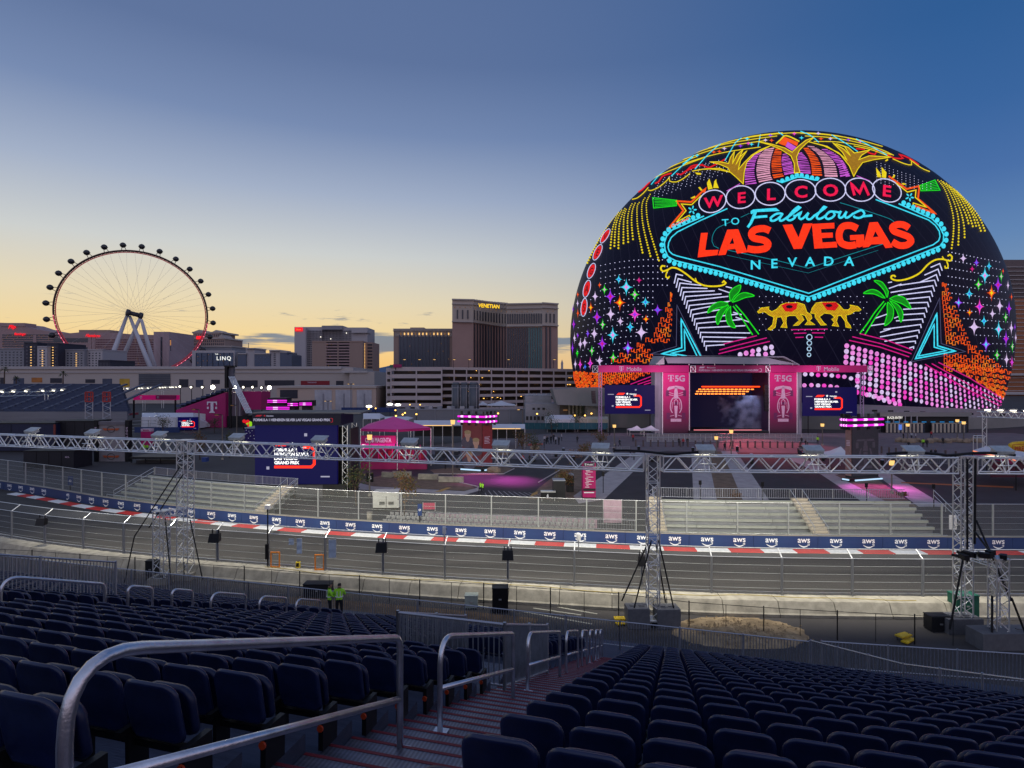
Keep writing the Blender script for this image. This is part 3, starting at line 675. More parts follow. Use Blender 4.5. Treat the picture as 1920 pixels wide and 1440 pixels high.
for px, py, w_, h_, lb_ in ((546, 1016, .42, .5, 'small pale blue sheet tied to the near fence'), (561, 1024, .42, 1.25, 'long pale blue sheet tied to the near fence beside the small one'), (623, 1029, .6, 1.45, 'long pale sheet tied to the near fence right of the post')):
    Y = 48.7 if px < 600 else 47.6; c = W(px, py, Y-.3); mb = MB()
    for k in range(4):
        z0_, z1_ = c.z-h_/2+h_*k/4, c.z-h_/2+h_*(k+1)/4; mb.hexa([(c.x-w_/2, c.y+.03*(k % 2), z0_), (c.x+w_/2, c.y+.02, z0_), (c.x+w_/2, c.y+.05, z0_), (c.x-w_/2, c.y+.05+.03*(k % 2), z0_)], [(c.x-w_/2, c.y+.03*((k+1) % 2), z1_), (c.x+w_/2, c.y+.02, z1_), (c.x+w_/2, c.y+.05, z1_), (c.x-w_/2, c.y+.05+.03*((k+1) % 2), z1_)])
    obj('hanging_sheet', mb, M_paper, label=lb_, cat='sheet')
c = G(502, 1062, 1.0); t = thing('camera_mast', 'thin black mast with a small white camera at its top on the near wall', 'camera mast', c)
rod(t, 'mast', c, c+Vector((0, 0, 4.9)), .06, M_black); bar(t, 'camera', c+Vector((0, 0, 5.1)), (.38, .3, .34), M_white); bar(t, 'control_box', c+Vector((-.02, -.1, 1.3)), (.26, .2, 1.3), M_black)
for px, py in ((833, 998), (1085, 1010)):
    c = W(px, py, 44.2); t = thing('fence_camera', 'small white camera on the fence post %s' % ('right of the picture centre' if px > 900 else 'left of the picture centre'), 'camera', c)
    bar(t, 'body', c+Vector((0, 0, .15)), (.22, .3, .5), M_white, .3); rod(t, 'stalk', c+Vector((0, 0, -.9)), c, .04, M_alu); rod(t, 'lens', c+Vector((0, .1, .2)), c+Vector((.1, .35, .15)), .07, M_black)
# yard between wall and grandstand
M_dirt = mat('pale_gravel', (.30, .22, .13), .95, 0, .45, 1.4, .8, .2, 14)
md = MB(); nx, ny = 34, 16; c0 = G(1385, 1185)
for j in range(ny+1):
    for i in range(nx+1):
        u, v = i/nx*2-1, j/ny*2-1; r = math.sqrt(u*u+v*v); h = max(0, 1-r**2.2)*(.30+.35*noise.noise(Vector((u*3, v*3, 1)))+.12*noise.noise(Vector((u*11, v*11, 4))))
        md.v.append((c0.x+u*4.6+.3*noise.noise(Vector((v*4, 0, 0))), c0.y+v*2.6, .006+h if r < 1 else -.05))
for j in range(ny):
    for i in range(nx): a = j*(nx+1)+i; md.f.append((a, a+1, a+nx+2, a+nx+1)); md.m.append(0)
obj('gravel_heap', md, M_dirt, smooth=True, label='low heap of pale gravel behind the front fence right of the middle tower', cat='gravel', kind='stuff')
st_ = MB(); rs_ = random.Random(12)
for k in range(420):
    u, v = rs_.gauss(0, .42), rs_.gauss(0, .42)
    if u*u+v*v > 1.25: continue
    c = Vector((c0.x+u*4.8, c0.y+v*2.7, .02+.28*max(0, 1-(u*u+v*v)))); q = rs_.uniform(.03, .11); st_.add([c+Vector((q*rs_.uniform(.6, 1.3)*a, q*rs_.uniform(.6, 1.3)*b, q*.8*c_)) for a, b, c_ in ((1, 0, 0), (-.6, .8, 0), (-.5, -.9, 0), (0, 0, 1.2))], [(0, 1, 3), (1, 2, 3), (2, 0, 3), (0, 2, 1)])
obj('stones', st_, M_dirt, label='loose stones lying on and round the pale gravel heap', cat='stones', kind='stuff')
yl = MB()
for a, b in (((960, 1143), (1110, 1170)), ((1000, 1140), (1090, 1153)), ((1045, 1138), (1120, 1151)), ((880, 1132), (930, 1141))):
    p, q = G(*a, .012), G(*b, .012); d = (q-p).normalized(); n_ = Vector((-d.y, d.x, 0))*.08; yl.add([p-n_, q-n_, q+n_, p+n_], [(0, 1, 2, 3)])
obj('parking_lines', yl, mat('worn_line', (.34, .33, .28), .8), kind='structure')
ds = MB(); ds.add([G(*p, .008) for p in ((620, 1148), (830, 1163), (1000, 1176), (1010, 1160), (900, 1148), (700, 1130), (560, 1118), (480, 1122))], [(0, 1, 2, 3, 4, 5, 6, 7)])
obj('dirt_patch', ds, mat('brown_dirt', (.14, .09, .05), .95, 0, .4, 1.5, .5), kind='structure')
sf = thing('site_fence', 'thin chain-link site fence with dark posts standing in the yard behind the front fence', 'fence', G(700, 1135)); SP = []
for px, py in ((-40, 1066), (60, 1072), (150, 1080), (253, 1087), (345, 1098), (458, 1106), (562, 1117), (674, 1126), (787, 1135), (907, 1142), (1032, 1152), (1160, 1162), (1292, 1180), (1432, 1191), (1570, 1200), (1715, 1208), (1860, 1214)): SP.append(G(px, py))
vb = MB(); U = Vector((0, 0, 1))
for i, p in enumerate(SP):
    rod(sf, 'post', p, p+U*1.95, .04, M_black)
    if i:
        q = SP[i-1]; rod(sf, 'top_wire', q+U*1.85, p+U*1.85, .02, M_black); rod(sf, 'post', (p+q)/2, (p+q)/2+U*1.85, .02, M_black); vb.add([q+U*.05, p+U*.05, p+U*1.85, q+U*1.85], [(0, 1, 2, 3)])
obj('chain_link', vb, veil('chain_link_mesh', (90, 92, 95), .10), sf)
def crate(label, px, py, d, m, name='equipment_case', cat='case', extra=True):
    c = G(px, py); t = thing(name, label, cat, c); bar(t, 'body', c+Vector((0, 0, d[2]/2+.08)), d, m)
    bar(t, 'lid', c+Vector((0, 0, d[2]+.11)), (d[0]+.05, d[1]+.05, .07), m)
    for s in (-1, 1): bar(t, 'foot', c+Vector((s*d[0]*.4, 0, .04)), (.14, d[1], .08), M_black)
    if extra: bar(t, 'latch', c+Vector((0, -d[1]/2-.015, d[2]*.6)), (.2, .03, .1), M_alu)
crate('long black equipment case behind the two guards', 597, 1118, (2.1, .9, .95), M_dark)
crate('black stage monitor stack behind the site fence near the centre', 938, 1146, (1.15, .9, 1.7), M_black, 'monitor_stack')
crate('small pale green generator on a base behind the site fence', 884, 1139, (.95, .7, .85), mat('pale_green', (.38, .42, .36), .5), 'small_generator', 'generator')
crate('black box behind the left gantry tower at the wall foot', 285, 1086, (.8, .6, 1.5), M_black)
crate('black equipment case with a lid left of the right lattice towers', 1757, 1181, (1.3, .8, .9), M_black)
crate('dark green cabinet behind the right gantry tower', 1806, 1158, (1.6, .9, 1.6), mat('dark_green', (.01, .10, .06), .5), 'green_cabinet', 'cabinet')
M_yel = mat('yellow_plastic', (.75, .5, .02), .5)
for px, py, lb_, rz in ((1694, 1200, 'yellow folding barrier lying in the yard at the right', .4), (1165, 1168, 'small yellow barrow lying near the middle gantry tower', 0)):
    c = G(px, py); t = thing('yellow_barrier', lb_, 'barrier', c); bar(t, 'panel', c+Vector((0, 0, .32)), (1.0, .5, .1), M_yel, rz); bar(t, 'panel', c+Vector((.1, -.3, .12)), (1.1, .4, .1), M_yel, rz+.2); rod(t, 'leg', c+Vector((-.4, 0, 0)), c+Vector((-.4, .1, .4)), .03, M_black); rod(t, 'leg', c+Vector((.4, 0, 0)), c+Vector((.4, .1, .4)), .03, M_black)
# ---------------------------------------------------------------- the great LED sphere
SR = 100.0; SCEN = Vector((130.8, 305.4, 38.2)); EYE = Vector((0, 0, CZ))
sphere = thing('sphere_arena', 'giant spherical arena whose LED skin shows a neon welcome sign, palms, camels and stars', 'arena', (SCEN.x, SCEN.y, 0))
def led_skin():
    m = bpy.data.materials.new('led_skin'); m.use_nodes = True; t = m.node_tree; b = t.nodes['Principled BSDF']
    b.inputs['Base Color'].default_value = (.003, .003, .006, 1); b.inputs['Roughness'].default_value = .5; b.inputs['Specular IOR Level'].default_value = .1
    co = N(t, 'ShaderNodeTexCoord'); s = N(t, 'ShaderNodeSeparateXYZ'); t.links.new(co.outputs['Object'], s.inputs[0])
    az = M2(t, 'ARCTAN2', s.outputs[0], M2(t, 'MULTIPLY', s.outputs[1], -1)); el = M2(t, 'ARCSINE', M2(t, 'DIVIDE', s.outputs[2], SR))
    tot = None
    for k in (1.0, -1.0):                       # diagonal seams of the triangulated exosphere
        f = M2(t, 'FRACT', M2(t, 'MULTIPLY', M2(t, 'ADD', az, M2(t, 'MULTIPLY', el, .55*k)), 17.0))
        l = M2(t, 'LESS_THAN', f, .05 if k > 0 else .03); tot = l if tot is None else M2(t, 'MAXIMUM', tot, M2(t, 'MULTIPLY', l, .35))
    mx = N(t, 'ShaderNodeMix', data_type='RGBA'); t.links.new(M2(t, 'MULTIPLY', tot, .6), mx.inputs[0]); mx.inputs[6].default_value = lin((5, 4, 22)); mx.inputs[7].default_value = lin((34, 32, 52))
    t.links.new(mx.outputs[2], b.inputs['Emission Color']); b.inputs['Emission Strength'].default_value = 1; m.cycles.emission_sampling = 'NONE'; return m
sm_ = MB(); nu, nv = 128, 64
for j in range(nv+1):
    e = -PI*.16+(PI*.66)*j/nv
    for i in range(nu):
        q = 2*PI*i/nu; sm_.v.append((SR*math.cos(e)*math.cos(q), SR*math.cos(e)*math.sin(q), SR*math.sin(e)))
for j in range(nv):
    for i in range(nu): sm_.f.append((j*nu+i, j*nu+(i+1) % nu, (j+1)*nu+(i+1) % nu, (j+1)*nu+i)); sm_.m.append(0)
sk = link('led_shell', sm_.mesh('led_shell', led_skin(), True), sphere, Matrix.Translation(SCEN))
def OS(px, py, lift=.25):
    """where the sight line of a photo pixel meets the sphere's skin"""
    d = (W(px, py, 100)-EYE).normalized(); oc = EYE-SCEN; R = SR+lift
    b = d.dot(oc); c = oc.dot(oc)-R*R; q = b*b-c
    if q < 0:
        p = EYE+d*(-b); return SCEN+(p-SCEN).normalized()*R
    return EYE+d*(-b-math.sqrt(q))
class Art:
    """a flat motif laid onto the sphere's skin"""
    def __init__(s, lift=.25): s.mb = MB(); s.l = lift
    def P(s, p): return OS(p[0], p[1], s.l)
    def stroke(s, pts, w, closed=False, step=5.0, smooth=False, sp=True):
        P = [Vector((p[0], p[1], 0)) for p in pts]
        if closed: P = P+[P[0]]
        P = smoothpath(P, step) if smooth else resample(P, step)
        n = len(P); L, R = [], []
        for i in range(n):
            a = P[i-1] if i else (P[n-2] if closed else P[0]); b = P[i+1] if i < n-1 else (P[1] if closed else P[-1])
            d1, d2 = (P[i]-a), (b-P[i]); d1 = d1.normalized() if d1.length > 1e-6 else d2.normalized(); d2 = d2.normalized() if d2.length > 1e-6 else d1
            t = (d1+d2); t = t.normalized() if t.length > .05 else d1; nn_ = Vector((-t.y, t.x, 0)); k = max(.5, abs(nn_.dot(Vector((-d1.y, d1.x, 0)))))
            ww = (w[0]+(w[1]-w[0])*i/(n-1)) if isinstance(w, tuple) else w
            L.append(s.P(P[i]+nn_*ww/2/k)); R.append(s.P(P[i]-nn_*ww/2/k))
        s.mb.add(L+R, [(i, i+1, n+i+1, n+i) for i in range(n-1)]); return s
    def poly(s, pts, cuts=1):
        """filled outline (may be concave), fine enough to follow the skin"""
        from mathutils.geometry import tessellate_polygon
        P = resample([Vector((p[0], p[1], 0)) for p in list(pts)+[pts[0]]], 12)[:-1]
        s.tris(P, tessellate_polygon([P]), cuts); return s
    def tris(s, P, T, cuts=1):
        bm = bmesh.new(); V = [bm.verts.new(p) for p in P]
        for t in T:
            try: bm.faces.new([V[i] for i in t])
            except ValueError: pass
        bmesh.ops.remove_doubles(bm, verts=bm.verts, dist=.02)
        bmesh.ops.triangulate(bm, faces=bm.faces)
        for _ in range(3):
            lg = [e for e in bm.edges if e.calc_length() > 14]
            if not lg: break
            bmesh.ops.subdivide_edges(bm, edges=lg, cuts=1, use_grid_fill=False); bmesh.ops.triangulate(bm, faces=bm.faces)
        bm.verts.ensure_lookup_table(); bm.verts.index_update()
        s.mb.add([s.P(v.co) for v in bm.verts], [tuple(v.index for v in f.verts) for f in bm.faces]); bm.free(); return s
    def disc(s, x, y, rx, ry=None, n=8, q0=0.0, rot=0.0):
        ry = ry or rx; ca, sa = math.cos(rot), math.sin(rot); V = [s.P((x, y))]
        for i in range(n):
            q = q0+2*PI*i/n; a, b = rx*math.cos(q), ry*math.sin(q); V.append(s.P((x+a*ca-b*sa, y+a*sa+b*ca)))
        s.mb.add(V, [(0, 1+i, 1+(i+1) % n) for i in range(n)]); return s
    def oval(s, x, y, rx, ry, w, rot=0.0):
        ca, sa = math.cos(rot), math.sin(rot)
        s.stroke([(x+rx*math.cos(q)*ca-ry*math.sin(q)*sa, y+rx*math.cos(q)*sa+ry*math.sin(q)*ca) for q in [2*PI*i/28 for i in range(28)]], w, True, 4); return s
    def text(s, t, x, y, size, rot=0.0, shear=0.0, off=.02, wx=1.0, space=1.0):
        """centred at x, y; size = cap height in photo pixels"""
        vs, fs = glyphs(t, off, shear, space); k = size/.73; ca, sa = math.cos(rot), math.sin(rot); P = []
        for v in vs:
            a, b = v.x*k*wx, -(v.y-.365)*k; P.append(Vector((x+a*ca-b*sa, y+a*sa+b*ca, 0)))
        s.tris(P, fs); return s
    def star(s, x, y, rx, ry, pinch=.22, rot=0.0):
        V = [s.P((x, y))]; ca, sa = math.cos(rot), math.sin(rot); k = 24; rx, ry = rx*1.08, ry*1.08
        for i in range(k):
            q = 2*PI*i/k; c_, s_ = abs(math.cos(q))**4.2, abs(math.sin(q))**4.2
            a, b = rx*math.copysign(c_, math.cos(q)), ry*math.copysign(s_, math.sin(q)); V.append(s.P((x+a*ca-b*sa, y+a*sa+b*ca)))
        s.mb.add(V, [(0, 1+i, 1+(i+1) % k) for i in range(k)]); return s
    def out(s, name, m, **kw): return obj(name, s.mb, m, sphere, **kw)
def zm(x0, y0, k): return lambda *p: [(x0+a/k, y0+b/k) for a, b in p]
zA, zB, zC, zD = zm(1040, 230, 4.3636), zm(1480, 230, 4.3636), zm(1040, 480, 4.3636), zm(1480, 480, 4.3636)
zE, zF, zG, zH, zI, zJ, zK, zL, zMm = zm(1280, 240, 4.8), zm(1400, 300, 8), zm(1200, 320, 8), zm(1600, 320, 8), zm(1380, 540, 6.4), zm(1060, 520, 6.545), zm(1280, 235, 4.8), zm(1660, 460, 6), zm(1080, 290, 6.858)
E_cy = emat('neon_cyan', (60, 210, 235), 1.15); E_cyd = emat('neon_teal', (20, 150, 165), .8); E_wh = emat('neon_white', (215, 215, 255), 1.0); E_red = emat('neon_red', (255, 52, 16), 1.15)
E_rose = emat('neon_rose', (245, 22, 78), 1.0); E_yel = emat('neon_yellow', (240, 215, 20), 1.0); E_gold = emat('neon_gold', (176, 128, 24), .8); E_or = emat('neon_orange', (250, 86, 12), 1.0); E_gr = emat('neon_green', (30, 225, 30), 1.0); E_grd = emat('neon_dark_green', (12, 140, 22), .9)
E_lil = emat('neon_lilac', (205, 90, 215), .95); E_pk = emat('neon_pale_pink', (235, 165, 195), .95); E_mag = emat('neon_magenta', (210, 24, 130), 1.0); E_hot = emat('neon_hot_pink', (245, 70, 200), 1.0); E_pu = emat('neon_purple', (150, 50, 235), 1.0); E_crim = emat('neon_crimson', (225, 20, 25), 1.0)
E_soft = emat('neon_soft_pink', (238, 140, 225), 1.0); E_dk = emat('skin_dark', (6, 5, 20), 1.0); E_blue = emat('neon_blue', (60, 110, 240), 1.0); E_pale = emat('neon_pale_lilac', (220, 195, 240), 1.0); E_seam = emat('seam_grey', (95, 95, 135), .7)
# sign outline
inner_l = zG((1310, 568), (900, 750), (560, 920), (470, 1000), (430, 1080), (420, 1150), (440, 1210), (490, 1255), (560, 1280))
inner_r = zH((1200, 1110), (1280, 1050), (1300, 990), (1290, 910), (1230, 820), (1130, 740), (700, 570), (335, 432))
inner = inner_l+[(1350, 500)]+[(1516.5, 550)]+[(1645, 499)]+inner_r
outer_l = zG((960, 680), (480, 890), (400, 980), (365, 1080), (375, 1190), (420, 1290), (530, 1350)); outer_r = zH((560, 1430), (1300, 1130), (1350, 1060), (1355, 960), (1290, 830), (1180, 720), (680, 495))
outer = outer_l+[(1350, 509)]+[(1516.5, 557)]+outer_r
Art().stroke(inner, 2.2, step=6).out('sign_border', E_cy); Art().stroke(outer, 2.4, step=6).out('sign_border', E_cy)
mid_ = Vector((1510, 450, 0)); bl_ = Art(.3); path = resample([Vector((a, b, 0)) for a, b in outer], 1.0); acc = 0
for i in range(1, len(path)):
    acc += (path[i]-path[i-1]).length
    if acc > 9.3:
        acc = 0; t = (path[min(i+4, len(path)-1)]-path[max(i-4, 0)]).normalized(); n_ = Vector((-t.y, t.x, 0))
        if n_.dot(path[i]-mid_) < 0: n_ = -n_
        c = path[i]+n_*5.2; bl_.disc(c.x, c.y, 4.4, 4.9, 9)
bl_.out('sign_bulbs', E_cy)
top_ = zF((450, 310), (530, 335), (760, 255), (830, 255), (1030, 300), (1090, 265)); b2 = Art(.3).stroke(top_, 3)
for x_, y_ in zF((535, 310), (610, 280), (685, 250), (752, 225), (825, 228), (905, 245), (980, 265), (1055, 280)): b2.disc(x_, y_, 4.2, 4.2, 9)
b2.out('sign_bulbs', E_cy)
# welcome roundels
rd = [('W', 1335.8, 377.5, 26, 20.5, -.33), ('E', 1388.5, 369.6, 27, 21.3, -.12), ('L', 1444, 363.3, 28, 21.5, -.03), ('C', 1501, 358.3, 28.7, 21.5, 0), ('O', 1557, 355.6, 28.7, 21.5, .03), ('M', 1612.5, 355.6, 28, 21.5, .18), ('E', 1663, 357, 28, 20.5, .42)]
rv = Art(.28); rl = Art(.35)
for ch, x_, y_, rx, ry, rot in rd: rv.oval(x_, y_, rx, ry, 1.9, rot)
rv.out('roundel', E_wh)
for (ch, x_, y_, rx, ry, rot), (sz, lr) in zip(rd, ((20, -.16), (20, -.1), (21.5, -.05), (22, 0), (22, .03), (22, .08), (21, .14))):
    if ch == 'M': Art(.35).stroke(zF((1618, 530), (1568, 352), (1695, 492), (1752, 352), (1832, 530)), 4.8).out('lettering', E_rose)
    else: Art(.35).text(ch, x_+.5, y_+.5, sz, lr, .12-.06*(x_-1335)/100, .028, 1.2).out('lettering', E_rose)
# TO / Fabulous / LAS VEGAS / NEVADA
Art(.3).text('T', 1360, 416.8, 13, -.06, 0, .01, 1.2).text('O', 1378.5, 414.2, 13.5, -.05, 0, .006, 1.1).out('lettering', E_cy)
fb = Art(.32); fb.poly(zF((60, 800), (60, 765), (100, 742), (440, 718), (497, 765), (130, 782), (70, 812))); fb.stroke(zF((135, 770), (95, 870), (60, 950), (15, 1010)), (6, 4.5)); fb.stroke(zF((85, 862), (310, 843)), 4.6)
for st in ([(545, 815), (500, 800), (430, 815), (360, 870), (362, 905), (400, 912), (460, 885), (530, 825)], [(540, 805), (492, 880), (500, 908), (540, 905), (620, 850)], [(610, 865), (720, 780), (800, 715), (775, 700), (700, 760), (625, 850), (610, 890), (650, 905), (705, 880), (728, 845), (700, 830)],
           [(728, 845), (790, 800), (815, 785), (785, 850), (800, 882), (840, 878), (930, 790)], [(930, 790), (900, 850), (915, 885), (960, 885), (1020, 830)], [(1015, 835), (1110, 770), (1185, 710), (1160, 700), (1085, 790), (1050, 850), (1070, 882), (1120, 875), (1190, 830)],
           [(1305, 775), (1250, 775), (1200, 815), (1185, 860), (1220, 885), (1280, 865), (1320, 820), (1305, 775), (1400, 790)], [(1415, 765), (1385, 830), (1395, 865), (1440, 855), (1500, 770)], [(1500, 770), (1475, 830), (1490, 865), (1530, 855), (1600, 800)], [(1600, 805), (1690, 760), (1730, 755), (1765, 800), (1740, 845), (1680, 870), (1615, 855), (1605, 835)], [(1740, 845), (1885, 832)]):
    fb.stroke(zF(*st), 4.0, step=2.2, smooth=True)
fb.out('lettering', E_cy)
Lr = .35
Art(Lr).poly(zE((165, 945), (226, 943), (203, 1100), (322, 1096), (312, 1143), (135, 1165))).out('lettering', E_red)
def ring2(outer_, hole):
    from mathutils.geometry import tessellate_polygon
    a = [Vector((p[0], p[1], 0)) for p in outer_]; b = [Vector((p[0], p[1], 0)) for p in hole]; return a+b, tessellate_polygon([a, b])
P_, T_ = ring2(zE((402, 915), (500, 911), (582, 1118), (490, 1130), (474, 1088), (404, 1095), (386, 1140), (318, 1146)), zE((450, 988), (420, 1045), (464, 1040))); Art(Lr).tris(P_, T_).out('lettering', E_red)
Art(Lr).stroke(zE((785, 925), (730, 905), (655, 915), (620, 950), (640, 990), (730, 1010), (768, 1042), (745, 1082), (660, 1096), (582, 1085)), 13, step=2.5, smooth=True).out('lettering', E_red)
Art(Lr).poly(zE((900, 872), (985, 867), (1042, 985), (1086, 862), (1168, 858), (1072, 1086), (1000, 1089))).out('lettering', E_red)
Art(Lr).poly(zE((1163, 864), (1365, 853), (1366, 903), (1245, 909), (1248, 945), (1350, 941), (1352, 986), (1252, 991), (1258, 1031), (1385, 1023), (1391, 1074), (1185, 1086))).out('lettering', E_red)
Art(Lr).stroke(zE((1572, 905), (1510, 878), (1440, 890), (1408, 955), (1425, 1030), (1490, 1058), (1560, 1050)), 13, step=2.5, smooth=True).poly(zE((1505, 965), (1632, 958), (1636, 1060), (1590, 1075), (1560, 1070), (1562, 1008), (1508, 1010))).out('lettering', E_red)
P_, T_ = ring2(zH((243, 776), (365, 770), (592, 1150), (482, 1162), (445, 1098), (268, 1106), (228, 1145), (140, 1152)), zH((330, 908), (292, 998), (378, 990))); Art(Lr).tris(P_, T_).out('lettering', E_red)
Art(Lr).stroke(zH((835, 862), (760, 815), (660, 808), (590, 845), (610, 905), (720, 950), (830, 995), (865, 1060), (800, 1115), (690, 1120), (585, 1065)), 12.5, step=2.5, smooth=True).out('lettering', E_red)
for ch, x_, y_, r_ in (('N', 655, 1228, -.04), ('E', 822, 1217, -.04), ('V', 985, 1205, -.03), ('A', 1145, 1200, -.02), ('D', 1312, 1196, 0), ('A', 1498, 1196, .03)):
    (a, b), = zE((x_, y_)); Art(.32).text(ch, a, b, 17.5, r_, .03, .02, 1.12).out('lettering', E_cy)
th = Art(.27); th.stroke(zG((1640, 640), (1510, 700)), .9); th.stroke(zG((1380, 760), (1240, 820), (1150, 870), (1095, 960), (1080, 1060), (1110, 1130), (1180, 1165)), 1.1, smooth=True); th.stroke(zE((410, 1100), (860, 1195), (1130, 1262), (1500, 1140), (1800, 1045)), 1.2); th.stroke(zH((-200, 480), (0, 540), (430, 680), (560, 730), (610, 765)), 1.1, smooth=True); th.stroke(zE((400, 1145), (1130, 1305), (1760, 1100)), .5)
th.out('thin_outline', E_cyd)
# striped dome over the sign
def column(L, R, m, n, name='dome_stripe'):
    a = resample([Vector((p[0], p[1], 0)) for p in smoothpath([Vector((q[0], q[1], 0)) for q in zE(*L)], 2)], 2); b = resample([Vector((p[0], p[1], 0)) for p in smoothpath([Vector((q[0], q[1], 0)) for q in zE(*R)], 2)], 2); A = Art(.27)
    for i in range(n):
        t = (i+.2)/n; t2 = (i+.72)/n; g = lambda pth, u: pth[min(int(u*(len(pth)-1)), len(pth)-1)]
        A.mb.add([A.P(g(a, t)), A.P(g(b, t)), A.P(g(b, t2)), A.P(g(a, t2))], [(0, 1, 2, 3)])
    A.out(name, m)
column([(690, 215), (600, 280), (565, 370), (560, 450), (565, 525)], [(722, 200), (665, 280), (645, 370), (650, 440), (668, 505)], E_lil, 17)
column([(745, 190), (690, 250), (665, 350), (670, 440), (690, 495)], [(825, 175), (800, 250), (785, 340), (790, 420), (812, 470)], E_pk, 18)
column([(838, 185), (808, 260), (800, 340), (808, 420), (822, 458)], [(892, 190), (886, 270), (890, 350), (900, 410), (916, 442)], E_or, 16)
column([(900, 235), (890, 300), (900, 360), (918, 430)], [(935, 230), (975, 290), (990, 340), (1003, 412)], E_lil, 13)
column([(1040, 228), (1035, 300), (1052, 410)], [(1070, 218), (1122, 280), (1146, 350), (1152, 418)], E_lil, 13)
column([(1085, 180), (1135, 260), (1158, 340), (1165, 432)], [(1130, 178), (1200, 250), (1240, 330), (1256, 435)], E_or, 16)
column([(1120, 160), (1212, 230), (1262, 320), (1280, 442)], [(1180, 165), (1290, 230), (1368, 320), (1397, 452)], E_pk, 18)
column([(1250, 190), (1340, 270), (1398, 350), (1420, 445)], [(1300, 190), (1400, 250), (1460, 330), (1502, 435)], E_lil, 16)
column([(1420, 300), (1450, 370), (1470, 445)], [(1440, 290), (1480, 360), (1510, 440)], E_lil, 9)
Art(.27).poly(zK((915, 103), (862, 162), (925, 185), (945, 145), (1030, 188), (1040, 152))).out('dome_tip', E_or); Art(.27).poly(zK((945, 148), (925, 190), (985, 228), (1025, 196))).out('dome_tip', E_lil)
Art(.3).stroke(zK((840, 165), (880, 130), (912, 95), (960, 100), (1050, 145)), 2.6, smooth=True).out('dome_outline', E_yel)
# golden plumes
def plume(pts, name='gold_plume'):
    P = [(p.x, p.y) for p in smoothpath([Vector((q[0], q[1], 0)) for q in pts+[pts[0]]], 3)]
    Art(.31).poly(P).out(name, E_gold); Art(.36).stroke(P, 1.7, step=4).out('plume_outline', E_yel)
def spikes(pts, name='gold_plume'):
    Art(.31).poly(pts).out(name, E_gold); Art(.36).stroke(pts, 1.6, True, 3).out('plume_outline', E_yel)
spikes(zE((85, 388), (170, 372), (250, 368), (340, 378), (430, 398), (490, 450), (545, 503), (553, 400), (575, 310), (640, 240), (790, 160), (700, 195), (620, 245), (555, 310), (500, 375), (520, 290), (578, 205), (520, 255), (478, 330), (545, 192), (490, 240), (448, 320), (466, 212), (430, 265), (413, 320), (340, 305), (245, 305), (330, 325), (408, 358), (425, 395), (330, 362), (200, 368)))
spikes(zE((1540, 435), (1500, 340), (1420, 240), (1300, 165), (1130, 122), (1270, 160), (1400, 220), (1480, 290), (1440, 220), (1350, 132), (1450, 190), (1510, 250), (1460, 170), (1380, 140), (1490, 175), (1545, 225), (1600, 215), (1685, 197), (1610, 245), (1585, 285), (1680, 250), (1875, 262), (1720, 285), (1620, 310), (1575, 370)))
spikes(zE((670, 120), (800, 145), (920, 180), (985, 218), (1040, 165), (1110, 110), (1182, 84), (1110, 140), (1050, 200), (1025, 260), (1035, 330), (1055, 400), (1005, 405), (1005, 320), (975, 250), (880, 190), (780, 150)))
for p in (zE((230, 555), (218, 495), (240, 455), (255, 500), (270, 545)), zE((275, 540), (285, 480), (302, 458), (305, 490), (325, 540)), zE((1750, 440), (1740, 355), (1775, 400), (1790, 445)), zE((1795, 445), (1790, 350), (1835, 400), (1830, 450)), zE((140, 535), (155, 530), (180, 558), (165, 565)), zE((70, 630), (110, 610), (115, 625), (85, 637)), zE((110, 400), (165, 405), (165, 420), (130, 420)), zE((1820, 295), (1845, 275), (1850, 290), (1830, 300)), zH((580, 105), (610, 55), (628, 70), (615, 105)), zH((720, 190), (760, 185), (800, 205), (750, 215))): Art(.3).poly(p).out('yellow_flame', E_yel)
# beams, stars and flowers at both ends
for pts in (zG((190, 405), (550, 445), (548, 525), (205, 560)), zH((995, 225), (1225, 140), (1300, 292), (1015, 302))):
    Art(.3).stroke(pts, 1.6, True).out('green_beam', E_gr); A = Art(.27)
    for k in range(5):
        t = (k+1)/6; a = Vector(pts[0]).lerp(Vector(pts[3]), t); b = Vector(pts[1]).lerp(Vector(pts[2]), t); A.stroke([a.lerp(b, .06), a.lerp(b, .97)], 1.1)
    A.out('green_beam', E_gr)
Art(.3).stroke(zG((540, 455), (770, 470), (985, 265), (960, 330)), 3.2).stroke(zG((545, 455), (650, 600), (430, 860), (730, 715)), 3.2).out('orange_star', E_or)
Art(.33).stroke(zG((920, 370), (775, 510), (620, 500), (690, 600), (545, 770), (740, 670), (755, 695)), 2).out('orange_star', E_yel)
Art(.3).stroke(zH((530, 80), (800, 275), (990, 230), (970, 420), (1235, 645), (925, 525)), 3.2).out('orange_star', E_or)
Art(.33).stroke(zH((640, 185), (810, 320), (940, 290), (930, 400), (1100, 550), (900, 485), (895, 510)), 2).out('orange_star', E_yel)
ff = Art(.3)
for cx, cy, r0 in (zG((785, 590))[0]+(.2,), zH((845, 395))[0]+(.5,)):
    for k in range(5):
        q = r0+2*PI*k/5-.3; ff.disc(cx+5.2*math.cos(q), cy+5.2*math.sin(q), 3.4, 1.5, 8, 0, q)
ff.out('cyan_flower', E_cy)
